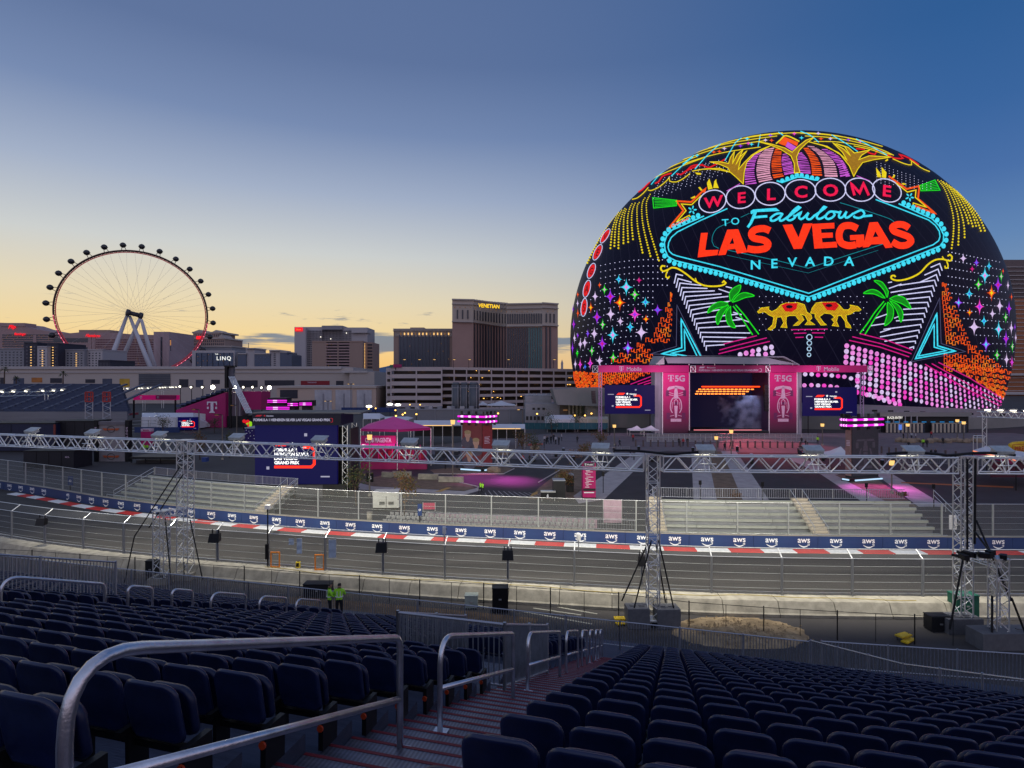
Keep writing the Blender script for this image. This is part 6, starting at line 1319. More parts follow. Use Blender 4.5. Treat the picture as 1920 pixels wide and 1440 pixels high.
# long mall across the left
YM = 420.0
ml = thing('shopping_mall', 'long low beige shopping mall with poster panels stretching across the left', 'mall', W(320, 756, YM))
pbox(ml, 'wall', -260, 689, 662, 760, YM, 60, B_beige); pbox(ml, 'cornice', -260, 687, 640, 692, YM-1.2, 61, B_rim); pbox(ml, 'parapet', -262, 697, 640, 699, YM-.8, .8, B_rim); pbox(ml, 'end_wall', 655, 697, 702, 760, YM-6, 40, B_beige); pbox(ml, 'end_cornice', 640, 695, 689, 699, YM-7, 40, B_rim)
P_dk = mat('poster_dark', (.03, .03, .045), .6); P_or = mat('poster_orange', (.35, .13, .03), .6, 0, .5, .6); P_ye = mat('poster_yellow', (.40, .25, .03), .6, 0, .6, .5); P_rd = mat('poster_red', (.22, .01, .02), .6, 0, .2, .5); P_bl = mat('poster_blue', (.05, .06, .10), .6, 0, .4, .5); P_lv = mat('louvre_grey', (.11, .12, .15), .6)
for r, m in (((25, 709, 45, 721), P_bl), ((59, 708, 79, 717), P_or), ((94, 709, 116, 718), P_dk), ((160, 711, 178, 718), P_dk), ((192, 710, 210, 723), P_bl), ((224, 710, 243, 726), P_ye), ((336, 711, 353, 726), P_dk), ((367, 712, 381, 726), P_bl), ((396, 712, 412, 720), P_dk), ((445, 713, 483, 726), P_dk), ((496, 713, 552, 723), P_dk), ((564, 714, 618, 724), P_rd), ((630, 714, 644, 724), P_dk), ((0, 708, 8, 722), P_dk)): wins(ml, [r], YM, m, 'poster_panel')
pbox(ml, 'louvre_panel', 260, 701, 319, 728, YM-.3, .5, P_lv)
for k in range(7): pbox(ml, 'louvre_slat', 260, 702+k*3.7, 319, 703.4+k*3.7, YM-.6, .4, mat('louvre_dark', (.06, .065, .085), .6))
A = Flat(YM-.9, ml); A.text('THE BAND', 585, 717, 2.6, 0, 0, .02).out('lettering', M_pinkish)
m2 = thing('low_store', 'low tan store block with tall white doors in front of the mall', 'store', W(610, 768, 330)); Y2 = 330.0
pbox(m2, 'wall', 519, 727, 705, 790, Y2, 40, B_beige2); pbox(m2, 'cornice', 518, 723.5, 706, 727.5, Y2-.8, 41, B_beige); pbox(m2, 'dark_opening', 525, 731, 558, 747, Y2-.2, .4, P_dk)
for x0, x1 in ((590, 622), (629, 660), (669, 697)):
    pbox(m2, 'door_panel', x0, 731, x1, 770, Y2-.3, .5, mat('door_white', (.42, .42, .46), .7)); pbox(m2, 'door_post', (x0+x1)/2-1.2, 738, (x0+x1)/2+1.2, 770, Y2-.6, .4, mat('door_grey', (.25, .25, .29), .7))
# big pink hotel with the long curved front
YF = 800.0
fl_ = thing('pink_hotel', 'long pinkish hotel with red script signs behind the ferris wheel', 'hotel', W(150, 735, YF)); prof = [(-200, 606), (0, 605), (28, 606), (46, 612), (62, 616), (100, 623), (128, 625), (150, 623), (168, 622), (215, 624), (252, 627), (291, 628)]
for (xa, ya), (xb, yb) in zip(prof[:-1], prof[1:]):
    a, b = W(xa, ya, YF), W(xb, yb, YF); mb = MB(); mb.hexa([(a.x, YF, 0), (b.x, YF, 0), (b.x, YF+50, 0), (a.x, YF+50, 0)], [(a.x, YF, a.z), (b.x, YF, b.z), (b.x, YF+50, b.z), (a.x, YF+50, a.z)]); obj('wall', mb, B_pink, fl_)
for k in range(9): pbox(fl_, 'window_band', 4, 627+k*4.2, 108, 629.2+k*4.2, YF-.4, .8, B_glass)
grid(fl_, 100, 633, 165, 660, 9, 2, YF, B_glass, .75, .35, 1, 'windows'); pbox(fl_, 'window_band', 100, 634, 166, 641, YF-.5, .8, B_glass)
grid(fl_, 180, 635, 288, 688, 36, 12, YF, mat('rose_window', (.11, .035, .05), .5), .8, .5, .8)
for x_ in (62, 165, 172): pbox(fl_, 'pier', x_, 628, x_+6, 690, YF-.8, 1, B_pink)
pbox(fl_, 'roof_house', 0, 605.5, 46, 612, YF-1, 20, B_pink); pbox(fl_, 'roof_house', 148, 618.5, 206, 625, YF+2, 20, B_brown)
Flat(YF-1.6, fl_).text('Flip', 22, 612.5, 6.5, 0, .3, .03, 1.1).text('flamingo', 37, 626, 4.6, 0, .2, .03).out('lettering', E_sign); Flat(YF-1.6, fl_).text('Flamingo', 173.5, 629, 5.6, .03, .35, .02, 1.0).out('lettering', E_sign)
ft = bld('pink_hotel_tower', 'pale pink hotel end tower with gold-lit windows right of the wheel legs', 288, 317, 622, YF-30, 60, mat('tower_pink', (.40, .30, .32), .85)); side = MB(); a, b = W(317, 623, YF-30), W(339, 629, YF+40); side.hexa([(a.x, YF-30, 0), (b.x, YF+40, 0), (b.x-20, YF+60, 0), (a.x-10, YF+30, 0)], [(a.x, YF-30, a.z), (b.x, YF+40, b.z), (b.x-20, YF+60, b.z), (a.x-10, YF+30, a.z)]); obj('side_wall', side, B_grey, ft)
pbox(ft, 'window_strip', 301, 632, 303.4, 688, YF-31, .8, B_dk)
mb = MB(); mk = MB()
for i in range(8):
    for j in range(9):
        u = (i+.5)/8; Yk = YF-30+70*u; x_ = 318+21*u
        q = W(x_, 636+j*2.6+u*2, Yk-1.5); (mb if j < 5 and (i*3+j) % 7 else mk).box(q, (1.5, 1.0, 1.1), .7)
obj('lit_windows', mb, emat('gold_window', (226, 150, 70), .9), ft, kind='stuff'); obj('windows', mk, B_glass, ft, kind='stuff')
for lb_, x0, x1, yt, m, Y in (('grey low hotel wing with gold dots at the far left', -80, 45, 654, B_grey, 620), ('black hotel block left of the pale stair tower', 45, 70, 643, B_dk, 610), ('pale stair tower between two black hotel blocks', 70, 88, 650, B_lt, 605), ('black hotel block right of the pale stair tower', 88, 109, 644, B_dk, 610), ('grey low hotel wing behind the left foot of the wheel', 109, 158, 656, B_grey, 620), ('pale low hotel wing inside the foot of the wheel', 156, 192, 656, B_lt, 625), ('small black block left of the wheel legs', 184, 206, 676, B_dk, 600)):
    t = bld('hotel_block', lb_, x0, x1, yt, Y, 40, m); n = max(2, int((x1-x0)/7)); pbox(t, 'roof_edge', x0, yt-1.2, x1, yt+.8, Y-.6, 40, m)
    grid(t, x0+2, yt+4, x1-2, 688, n, 6, Y, B_glass if m is not B_dk else mat('dim_glass', (.09, .09, .12), .4), .45, .45, .8)
    if 'dots' in lb_ or 'behind the left' in lb_ or 'stair' in lb_: grid(t, (x0+x1)/2+(8 if x1-x0 > 40 else -1), yt+5, (x0+x1)/2+(11 if x1-x0 > 40 else 2), 688, 1, 8, Y, E_warm, .8, .3, 1.4, 'lit_windows')
# gabled palace, blue glass hotel, dotted hotel
Yc2 = 900
pc = bld('palace_hotel', 'beige hotel with a pedimented roof between the wheel and the blue hotel', 360, 421, 634, Yc2, 60, B_brown)
pbox(pc, 'upper_wall', 362, 624, 412, 636, Yc2-.5, 50, B_brown); pbox(pc, 'cornice', 360, 622, 418, 625, Yc2-1.5, 52, B_beige); pbox(pc, 'cornice', 359, 633, 422, 635.5, Yc2-1.5, 60, B_beige); pbox(pc, 'lower_block', 358, 649, 434, 692, Yc2-40, 60, B_grey); pbox(pc, 'lower_cornice', 357, 648, 435, 650.5, Yc2-41, 60, B_beige)
for x0, x1, yp in ((360, 386, 618), (396, 414, 618.5), (408, 421, 626)):
    a, b, c = W(x0, 623 if yp < 620 else 634, Yc2-2), W(x1, 623 if yp < 620 else 634, Yc2-2), W((x0+x1)/2, yp, Yc2-2); obj('pediment', MB().ext([a, b, c], (0, 30, 0)), B_beige, pc)
grid(pc, 362, 637, 420, 648, 16, 2, Yc2, B_glass, .5, .6, 1); grid(pc, 366, 626, 412, 632, 12, 1, Yc2-.5, B_glass, .5, .7, 1); pbox(pc, 'red_sign', 368, 630, 379.5, 636, Yc2-3, 1, E_sign)
YL = 640
lq = thing('blue_glass_hotel', 'blue glass hotel with a white lettered fascia and beige stair towers', 'hotel', W(440, 741, YL))
for x0, x1, yt, m, nm in ((360, 440, 657, B_lt, 'wall'), (440, 446, 659, B_grey, 'pier'), (446, 461, 664, B_bglass, 'glass_wing'), (461, 477, 653, B_lt, 'stair_tower'), (477, 506, 664, B_bglass, 'glass_wing'), (505, 525, 657, B_lt, 'stair_tower'), (525, 538, 661, B_bglass, 'glass_wing'), (537, 547, 665, B_bglass, 'glass_wing'), (538, 546, 664, B_grey, 'pier')): pbox(lq, nm, x0, yt, x1, 745, YL-(2 if m is B_bglass else 0)+(4 if nm == 'pier' else 0), 30, m)
for x0, x1, yt in ((446, 461, 662), (477, 506, 662), (525, 538, 659), (461, 477, 652), (505, 525, 656)): pbox(lq, 'roof_edge', x0-.3, yt, x1+.3, yt+2, YL-3, 31, B_rim)
pbox(lq, 'glass_front', 367, 661.5, 437, 745, YL-.6, 1, B_bglass)
for k in range(7): pbox(lq, 'mullion', 367+k*10.4, 661.5, 367.9+k*10.4, 690, YL-1.0, .4, mat('mullion_dark', (.015, .025, .05), .5))
grid(lq, 367, 663, 437, 690, 28, 7, YL-.8, mat('blue_window', (.03, .09, .2), .3), .5, .4, .6, pick=.5); grid(lq, 511, 662, 519, 690, 1, 8, YL, B_dk, .5, .5, .8)
grid(lq, 478, 668, 505, 690, 9, 6, YL-2, mat('blue_window', (.03, .09, .2), .3), .5, .4, .6, pick=.5)
Flat(YL-2, lq).text('LINQ', 419.5, 671.5, 7.4, 0, 0, .004, 1.0, 1.25).text('THE', 406, 664, 2.4, 0, 0, .01).out('lettering', emat('white_sign', (250, 250, 245), 1.3))
rod(lq, 'roof_mast', W(466, 653, YL), W(466, 643, YL), .3, B_dk)
YH = 760
hr = thing('dotted_hotel', 'pale hotel slab covered in small dark windows with a red sign at its corner', 'hotel', W(620, 736, YH))
for x0, x1, yt in ((552, 604, 613), (603, 643, 611), (642, 689, 614)): pbox(hr, 'wall', x0, yt, x1, 745, YH+(6 if x0 == 603 else 0), 40, B_lt)
pbox(hr, 'end_wall', 552, 614, 573, 745, YH-8, 40, B_lt); pbox(hr, 'roof_block', 604, 610.5, 642, 618, YH-3, 20, B_grey); pbox(hr, 'roof_block', 659, 614, 689, 624, YH-5, 20, B_lt)
grid(hr, 573, 619, 659, 648, 32, 8, YH-1, B_dk, .55, .55, 1.0); grid(hr, 573, 648, 585, 694, 4, 13, YH-1, B_dk, .55, .55, 1.0); grid(hr, 573, 619, 659, 648, 32, 8, YH-1.4, emat('spark_window', (255, 245, 225), 2.0), .5, .5, 1.0, 'lit_windows', .025)
pbox(hr, 'red_sign', 553, 614, 567, 621, YH-9.5, 1, E_sign); Flat(YH-10, hr).text('Show', 560, 617.6, 3, 0, 0, .02).out('lettering', emat('orange_sign', (255, 120, 60), 1.2))
YK = 600
ck = thing('parking_tower', 'brown multi-storey car park with a string of lamps, before the dotted hotel', 'car park', W(640, 743, YK))
pbox(ck, 'wall', 585, 640, 612, 750, YK, 30, B_brown); pbox(ck, 'wall', 655, 640, 680, 750, YK, 30, B_brown); pbox(ck, 'roof_edge', 585, 639, 680, 641.5, YK-.5, 30, B_brown); pbox(ck, 'dark_interior', 611, 641, 656, 750, YK+4, 20, P_dk); pbox(ck, 'middle_pier', 632.5, 641, 634.5, 750, YK-.3, 2, B_brown)
for k in range(10): pbox(ck, 'spandrel', 611, 643.5+k*5.4, 656, 646.1+k*5.4, YK-.2, 1.5, B_pink)
pbox(ck, 'side_tower', 680, 642, 699, 750, YK+8, 30, B_brown)
for k in range(13): pbox(ck, 'side_opening', 689, 645+k*6, 698, 648+k*6, YK+7.5, .8, P_dk)
for k in range(22): pbox(ck, 'edge_lamp', 682.5, 644+k*2.7, 684, 645.2+k*2.7, YK+7, .8, E_warm)
# twin tall hotels
YP = 720
def cornice(t, x0, x1, y, Y, m=None): pbox(t, 'cornice', x0-1, y, x1+1, y+2.2, Y-2.2, 62, m or B_beige)
pz = bld('stone_hotel', 'brown hotel with lit arches under its cornice, left of the tallest tower', 738, 849, 617, YP+40, 60, B_brown)
cornice(pz, 738, 849, 616, YP+40); pbox(pz, 'cornice', 736.5, 619.5, 849, 621, YP+37, 62, B_beige); pbox(pz, 'upper_band', 740, 621, 849, 631, YP+39.2, 2, mat('hotel_sand', (.36, .31, .28), .85)); pbox(pz, 'glass_front', 749, 629, 843, 720, YP+39.5, 2, mat('slate_glass', (.055, .075, .11), .3))
for k in range(14): x_ = 749+k*6.9; pbox(pz, 'arch_lamp', x_+1.5, 624, x_+3.5, 628, YP+38.6, .8, E_warm if k % 4 else E_dimw); pbox(pz, 'pier', x_-1, 628, x_+1, 720, YP+38.8, 2, mat('pier_slate', (.10, .10, .13), .7))
pbox(pz, 'roof_lip', 769, 614, 795, 617, YP+42, 30, B_brown)
vn = thing('tallest_hotel', 'tall brown and cream hotel tower with a recessed curved centre and a gold roof sign', 'hotel', W(947, 740, YP))
B_ven = mat('hotel_rose_brown', (.37, .24, .21), .85, 0, .1, .03); B_cream = mat('hotel_cream', (.45, .39, .34), .85, 0, .1, .03); B_strip = mat('window_strip_dark', (.03, .035, .055), .35, 0, .2, .1, spec=.6); B_teal = mat('window_strip_teal', (.06, .15, .16), .3)
arc = []
for i in range(13): u = i/12; arc.append((887+63*u, YP+8+34*math.sin(PI*u)))
segs = [((848, YP-2), (887, YP+2))]+[(arc[i], arc[i+1]) for i in range(12)]+[((950, YP+2), (1017, YP-4)), ((1017, YP-4), (1046, YP+6))]
def tpy(x): return 563+ (0 if x < 880 else (x-880)*.115 if x < 950 else 8+ (x-950)*-.01)
for (xa, Ya), (xb, Yb) in segs:
    a0, b0 = W(xa, tpy((xa+xb)/2), Ya), W(xb, tpy((xa+xb)/2), Yb); zt = (a0.z+b0.z)/2; zc = zt-30*Ya/F*1.35
    for nm, z0_, z1_, m, o in (('lower_wall', 0, zc, B_ven, 0), ('upper_wall', zc, zt, B_cream, -.6)): mb = MB(); mb.hexa([(a0.x, Ya+o, z0_), (b0.x, Yb+o, z0_), (b0.x, Yb+60, z0_), (a0.x, Ya+60, z0_)], [(a0.x, Ya+o, z1_), (b0.x, Yb+o, z1_), (b0.x, Yb+60, z1_), (a0.x, Ya+60, z1_)]); obj(nm, mb, m, vn)
    u = Vector((b0.x-a0.x, Yb-Ya, 0)).normalized(); rz = math.atan2(u.y, u.x); c = Vector(((a0.x+b0.x)/2, (Ya+Yb)/2, 0)); L = Vector((b0.x-a0.x, Yb-Ya, 0)).length
    for h, th_, m in ((zt+.6, 1.6, B_beige), (zt-5, 1.0, B_beige), (zc, 1.4, B_beige)): bar(vn, 'cornice', c+Vector((0, -1.4, h)), (L+.5, 3, th_), m, rz)
    if not (xa == 848 or xa == 1017):
        n = max(1, round((xb-xa)/4.6))
        for i in range(n):
            q = Vector((a0.x, Ya, 0)).lerp(Vector((b0.x, Yb, 0)), (i+.5)/n); tl_ = 950+67*i/n > 990 and xa == 950
            bar(vn, 'window_strip', q+Vector((0, -.5, zc/2-1)), (2.0, 1.2, zc-2), B_teal if tl_ else B_strip, rz); bar(vn, 'upper_window', q+Vector((0, -1.2, zc+9)), (1.5, 1.2, 12), B_strip, rz)
    else:
        for i in range(3):
            q = Vector((a0.x, Ya, 0)).lerp(Vector((b0.x, Yb, 0)), (i+1)/4); bar(vn, 'upper_window', q+Vector((0, -1.2, zc+9)), (1.5, 1.2, 11), B_strip, rz)
            if xa == 1017 and i < 2: bar(vn, 'window_strip', q+Vector((0, -.5, zc/2-1)), (2.0, 1.2, zc-2), B_strip, rz)
for i in range(20): x_ = 852+i*9.7; pbox(vn, 'cornice_lamp', x_, tpy(x_)+12.5, x_+1.3, tpy(x_)+14.6, YP-3, .5, E_dimw)
Flat(YP-4, vn).text('VENETIAN', 917, 573.5, 7.2, .07, 0, .02, .86).out('lettering', emat('gold_sign', (255, 205, 30), 1.4))
# big white car park
YQ = 330
gq_ = thing('car_park', 'long white open-deck car park with rows of dark openings below the brown hotels', 'car park', W(900, 768, YQ)); B_cp = mat('car_park_white', (.50, .44, .44), .85, 0, .08, .1)
def deck(x0, x1, ya0, ya1, n, dy, cols, Y, sl=0.0, h=.42):
    """decks as separate spandrels with columns, top line from ya0 to ya1"""
    for k in range(n+1):
        a, b = W(x0, ya0+k*dy, Y), W(x1, ya1+k*dy*sl, Y); hh = dy*h/F*Y
        mb = MB(); mb.hexa([(a.x, Y, a.z-hh), (b.x, Y, b.z-hh), (b.x, Y+3, b.z-hh), (a.x, Y+3, a.z-hh)], [(a.x, Y, a.z), (b.x, Y, b.z), (b.x, Y+3, b.z), (a.x, Y+3, a.z)]); obj('spandrel', mb, B_cp, gq_)
    for i in range(cols+1):
        x_ = x0+(x1-x0)*i/cols; yt_ = ya0+(ya1-ya0)*i/cols; pbox(gq_, 'column', x_-1.1, yt_+1, x_+1.1, 775, Y-.15, 1.2, B_cp)
deck(733, 828, 688, 688, 5, 13.6, 2, YQ, 1, .55); deck(828, 1085, 688, 692, 6, 13.0, 11, YQ+6, .86, .38)
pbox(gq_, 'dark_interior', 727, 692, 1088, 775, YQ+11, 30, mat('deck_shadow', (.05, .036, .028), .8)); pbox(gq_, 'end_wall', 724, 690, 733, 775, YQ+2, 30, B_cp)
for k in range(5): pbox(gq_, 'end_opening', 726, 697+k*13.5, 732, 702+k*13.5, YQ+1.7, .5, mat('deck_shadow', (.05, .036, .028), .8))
rg = random.Random(9)
for k in range(120): x_, j = rg.uniform(735, 1075), rg.randrange(6); pbox(gq_, 'deck_lamp', x_, 694.5+j*13.0, x_+1.0, 695.5+j*13.0, YQ+10.2, .4, E_amb if rg.random() < .3 else E_dimw)
for lb_, x_ in (('car park roof lamp at the left end', 757), ('car park roof lamp right of the left end', 785), ('car park roof lamp below the stone hotel', 813), ('car park roof lamp below the tallest hotel', 850), ('car park roof lamp below the middle of the tallest hotel', 879), ('car park roof lamp below the right of the tallest hotel', 952), ('car park roof lamp near the dome', 1038)):
    t = thing('roof_lamp', lb_, 'lamp', W(x_, 690, YQ+3), 'lamps on the car park roof'); q = W(x_, 690, YQ+3); rod(t, 'pole', q, q+Vector((0, 0, 5)), .12, M_black); bar(t, 'head', q+Vector((.5, 0, 5)), (1.6, .6, .3), M_black); bar(t, 'lens', q+Vector((.5, -.1, 4.75)), (1.2, .5, .2), E_warm)
sg = thing('roof_sign', 'small magenta and green sign on the car park roof', 'sign', W(742, 688, YQ)); pbox(sg, 'panel', 737, 683, 753, 689, YQ-1, .4, mat('sign_magenta', (.35, .02, .12), .6)); pbox(sg, 'panel', 731, 684, 737, 689, YQ-1, .4, mat('sign_green', (.04, .18, .10), .6)); pbox(sg, 'post', 741, 688, 742, 694, YQ-.8, .3, M_black)
# copper hotel peeping out right of the dome
YW = 620
cw = thing('copper_hotel', 'curved copper-brown hotel showing at the right edge behind the dome', 'hotel', W(1910, 740, YW)); B_cop = mat('copper_glass', (.26, .075, .02), .35, 0, .25, .02, spec=.5)
pbox(cw, 'upper_wall', 1860, 487, 2300, 560, YW, 60, mat('copper_dark', (.10, .075, .08), .5)); pbox(cw, 'wall', 1860, 560, 2300, 760, YW-1, 60, B_cop)
for k in range(30): pbox(cw, 'floor_line', 1860, 500+k*8.0, 2300, 501+k*8.0, YW-2, 1.2, B_rim)
pbox(cw, 'base_band', 1860, 700, 2300, 704, YW-6, 4, B_rim); pbox(cw, 'base_band', 1860, 735, 2300, 740, YW-6, 4, B_rim)
hm = thing('distant_tower', 'tiny pale spire far off between the tallest hotel and the dome', 'tower', W(1054, 712, 1500)); pbox(hm, 'shaft', 1052, 682, 1056, 712, 1500, 5, B_lt); a, b, c = W(1051.5, 682, 1500), W(1056.5, 682, 1500), W(1054, 674, 1500); obj('spire', MB().ext([a, b, c], (0, 4, 0)), B_lt, hm)
for t_, r_, n_, m_, Y_, pk_ in ((fl_, (4, 627, 108, 662), 46, 9, YF-1.2, .05), (fl_, (180, 635, 288, 688), 36, 12, YF-1.2, .05), (lq, (367, 663, 437, 690), 28, 7, YL-1.4, .06), (ck, (612, 643, 655, 700), 16, 10, YK-1.2, .06), (pz, (749, 632, 843, 690), 27, 12, YP+38, .03), (vn, (952, 610, 1016, 690), 26, 16, YP-6, .025)):
    grid(t_, *r_, n_, m_, Y_, E_dimw, .35, .3, 1.0, 'lit_windows', pk_)
# ---------------------------------------------------------------- ferris wheel
YR = 705.0; WC = W(253, 588, YR); RR = 75.0; be = math.radians(33); WU = Vector((math.cos(be), math.sin(be), 0)); WN = Vector((-math.sin(be), math.cos(be), 0)); UP = Vector((0, 0, 1)); SX = 1.035
fw = thing('ferris_wheel', 'huge observation wheel with dark round cabins and a red-lit rim', 'ferris wheel', (WC.x, WC.y, 0))
def wp(q, r, o=0): return WC+WU*(r*SX*math.cos(q))+UP*(r*math.sin(q))+WN*o
M_rim = mat('rim_dark_red', (.05, .012, .018), .5); M_rimg = emat('rim_glow', (140, 44, 62), .8); M_cab = mat('cabin_dark', (.012, .013, .018), .3, spec=.6); M_cabf = mat('cabin_frame', (.05, .05, .06), .5); M_wleg = mat('wheel_leg_white', (.5, .5, .54), .6)
for o in (-1.6, 1.6): obj('rim_tube', MB().tube([wp(2*PI*i/112, RR, o) for i in range(112)], .9, 8, True), M_rim, fw, True)
obj('rim_tube', MB().tube([wp(2*PI*i/112, RR-1.9) for i in range(112)], .55, 8, True), M_rimg, fw, True)
mbz = MB()
for i in range(112): mbz.tube([wp(2*PI*i/112, RR, -1.6), wp(2*PI*(i+.5)/112, RR-1.9), wp(2*PI*(i+1)/112, RR, 1.6)], .3, 4)
obj('rim_lacing', mbz, M_rim, fw, kind='stuff')
mc = MB().ball((0, 0, 0), (3.35, 3.35, 3.15), 16, 10).mesh('cabin', M_cab, True); mg = MB(); mg.tube([(3.56*math.cos(2*PI*i/20), 3.56*math.sin(2*PI*i/20), 0) for i in range(20)], .2, 5, True); mg.tube([(0, 3.56*math.cos(2*PI*i/20), 3.26*math.sin(2*PI*i/20)) for i in range(20)], .2, 5, True); mring = mg.mesh('cabin_ring', M_cabf)
mdot = MB()
for i in range(5): mdot.box((-1.8+.9*i, -3.3, .3*(i % 2)), (.35, .3, .5))
mwin = mdot.mesh('cabin_light', emat('cabin_light_grey', (95, 95, 100), .5))
for i in range(28):
    q = 2*PI*(i+.5)/28+.03; c = wp(q, RR+6.6); o = link('cabin', mc, fw, Matrix.Translation(c)); link('cabin_ring', mring, o, Matrix.Translation(c) @ Matrix.Rotation(be, 4, 'Z')); link('cabin_light', mwin, o, Matrix.Translation(c) @ Matrix.Rotation(be*.7, 4, 'Z'))
    for dq in (-.032, .032): rod(fw, 'cabin_strut', wp(q+dq, RR, 0), wp(q+dq*.55, RR+4), .35, M_rim)
HA, HB = W(240, 586, YR-8), W(264, 592, YR+2)
for i in range(56):
    q = 2*PI*i/56; rod(fw, 'spoke', (HA if i % 2 else HB), wp(q, RR-2), .075, M_bars)
obj('hub', MB().tube([HA+(HA-HB)*.08, HB+(HB-HA)*.08], 2.6, 20), M_cabf, fw, True)
for h in (HA, HB): d = (HB-HA).normalized(); obj('hub_cap', MB().tube([h-d*1.6, h+d*1.6], 3.9, 20), M_cabf, fw, True)
for x0, y0, x1, w0, Yb in ((238, 592, 203, 2.5, YR-24), (243, 593, 281, 2.0, YR-14), (262, 598, 223, 2.0, YR+6), (265, 599, 289, 2.2, YR+12)):
    p = W(x0, y0, YR-4); q = W(x1+ (x1-x0)*.46, 744, Yb); q.z = 0; k = W(x1, 687, Yb); d = (k-p); q = p+d*(p.z/(p.z-k.z)); obj('leg', MB().tube([p, q], [1.7, w0+1.4], 14), M_wleg, fw, True)
for i in range(86):
    q = -PI*.97+PI*.94*i/85; 
    if i % 2 == 0: link('rim_lamp', MB().ball((0, 0, 0), .55, 6, 4).mesh('rim_lamp', emat('rim_lamp_pink', (255, 150, 170), 1.6)) if 'rim_lamp' not in bpy.data.meshes else bpy.data.meshes['rim_lamp'], fw, Matrix.Translation(wp(q, RR+.2, -2.6)))
obj('rim_glow_tube', MB().tube([wp(-PI*.97+PI*.94*i/60, RR, -2.4) for i in range(61)], .42, 6), emat('rim_glow_pink', (205, 70, 100), .9), fw, True)
# ---------------------------------------------------------------- forecourt: paving, bleachers, people, trees, lamps
def patch(name, px, z, m, kind='structure'):
    mb = MB(); mb.add([G(a, b, z) for a, b in px], [tuple(range(len(px)))]); return obj(name, mb, m, kind=kind)
M_lot = asphalt('lot_asphalt', (.036, .033, .038), .3, .25); M_plz = mat('plaza_paving', (.15, .13, .14), .85, 0, .2, .25, .2); M_soil = mat('planter_soil', (.16, .11, .075), .95, 0, .4, .8, .5)
patch('plaza', [(700, 846), (1040, 812), (1900, 812), (2200, 850), (2200, 872), (1500, 850), (1250, 846), (1000, 862)], .010, M_plz)
patch('parking_lot', [(1196, 846), (1500, 850), (2200, 872), (2500, 985), (1100, 985)], .006, M_lot); patch('side_road', [(690, 1000), (700, 850), (1010, 838), (1190, 846), (1100, 985)], .005, M_lot)
patch('pavement', [(1193, 848), (1226, 848), (1150, 920), (1132, 937), (1085, 944), (1075, 930)], .014, M_conc2); patch('pavement', [(1296, 846), (1322, 846), (1334, 888), (1347, 950), (1301, 950)], .014, M_conc2); patch('planter_bed', [(1322, 846), (1352, 846), (1372, 888), (1398, 950), (1347, 950), (1334, 888)], .018, M_soil); patch('pavement', [(1352, 846), (1380, 846), (1409, 888), (1450, 950), (1398, 950), (1372, 888)], .014, M_conc2)
patch('pavement', [(1470, 856), (1500, 856), (1600, 903), (1680, 950), (1630, 950), (1540, 890)], .014, M_conc2); patch('planter_bed', [(1565, 890), (1632, 890), (1720, 950), (1680, 950)], .018, M_soil); patch('pavement', [(1640, 888), (1672, 888), (1775, 950), (1722, 950)], .014, M_conc2); patch('painted_line', [(1690, 904), (1900, 912), (1900, 915), (1690, 906)], .02, mat('orange_line', (.4, .12, .03), .7))
patch('planter_bed', [(672, 902), (720, 890), (835, 897), (880, 908), (892, 916), (870, 920), (700, 912)], .016, M_soil); patch('pavement', [(672, 905), (700, 912), (870, 921), (895, 914), (902, 919), (870, 928), (800, 924), (672, 918)], .014, M_conc2); patch('painted_ramp', [(838, 914), (846, 914), (828, 922), (815, 922)], .022, mat('ramp_yellow', (.42, .24, .06), .7)); patch('painted_ramp', [(998, 925), (1008, 921), (1008, 926), (994, 931)], .022, mat('ramp_yellow', (.42, .24, .06), .7))
patch('planter_bed', [(806, 881), (840, 877), (950, 876), (965, 880), (930, 890), (860, 891), (815, 888)], .016, M_soil); patch('pavement', [(1010, 915), (1055, 880), (1130, 868), (1120, 880), (1095, 936), (990, 936)], .012, M_soil)
for a, b in (((1010, 905), (1056, 878)), ((944, 889), (964, 879)), ((813, 889), (944, 889)), ((862, 905), (897, 913)), ((897, 913), (895, 918))): 
    p, q = G(*a), G(*b); d = q-p; bar(None, 'kerb_stone', (p+q)/2+Vector((0, 0, .06)), (d.length, .2, .12), M_conc2, math.atan2(d.y, d.x), kind='structure')
cw_ = MB()
for i in range(13): a, b = G(905+i*9.5, 919+i*.5, .016), G(912+i*11, 930+i*.3, .016); d = Vector((.16, 0, 0)); cw_.add([a, a+d, b+d, b], [(0, 1, 2, 3)])
obj('crosswalk', cw_, mat('worn_white', (.3, .28, .3), .8), kind='structure')
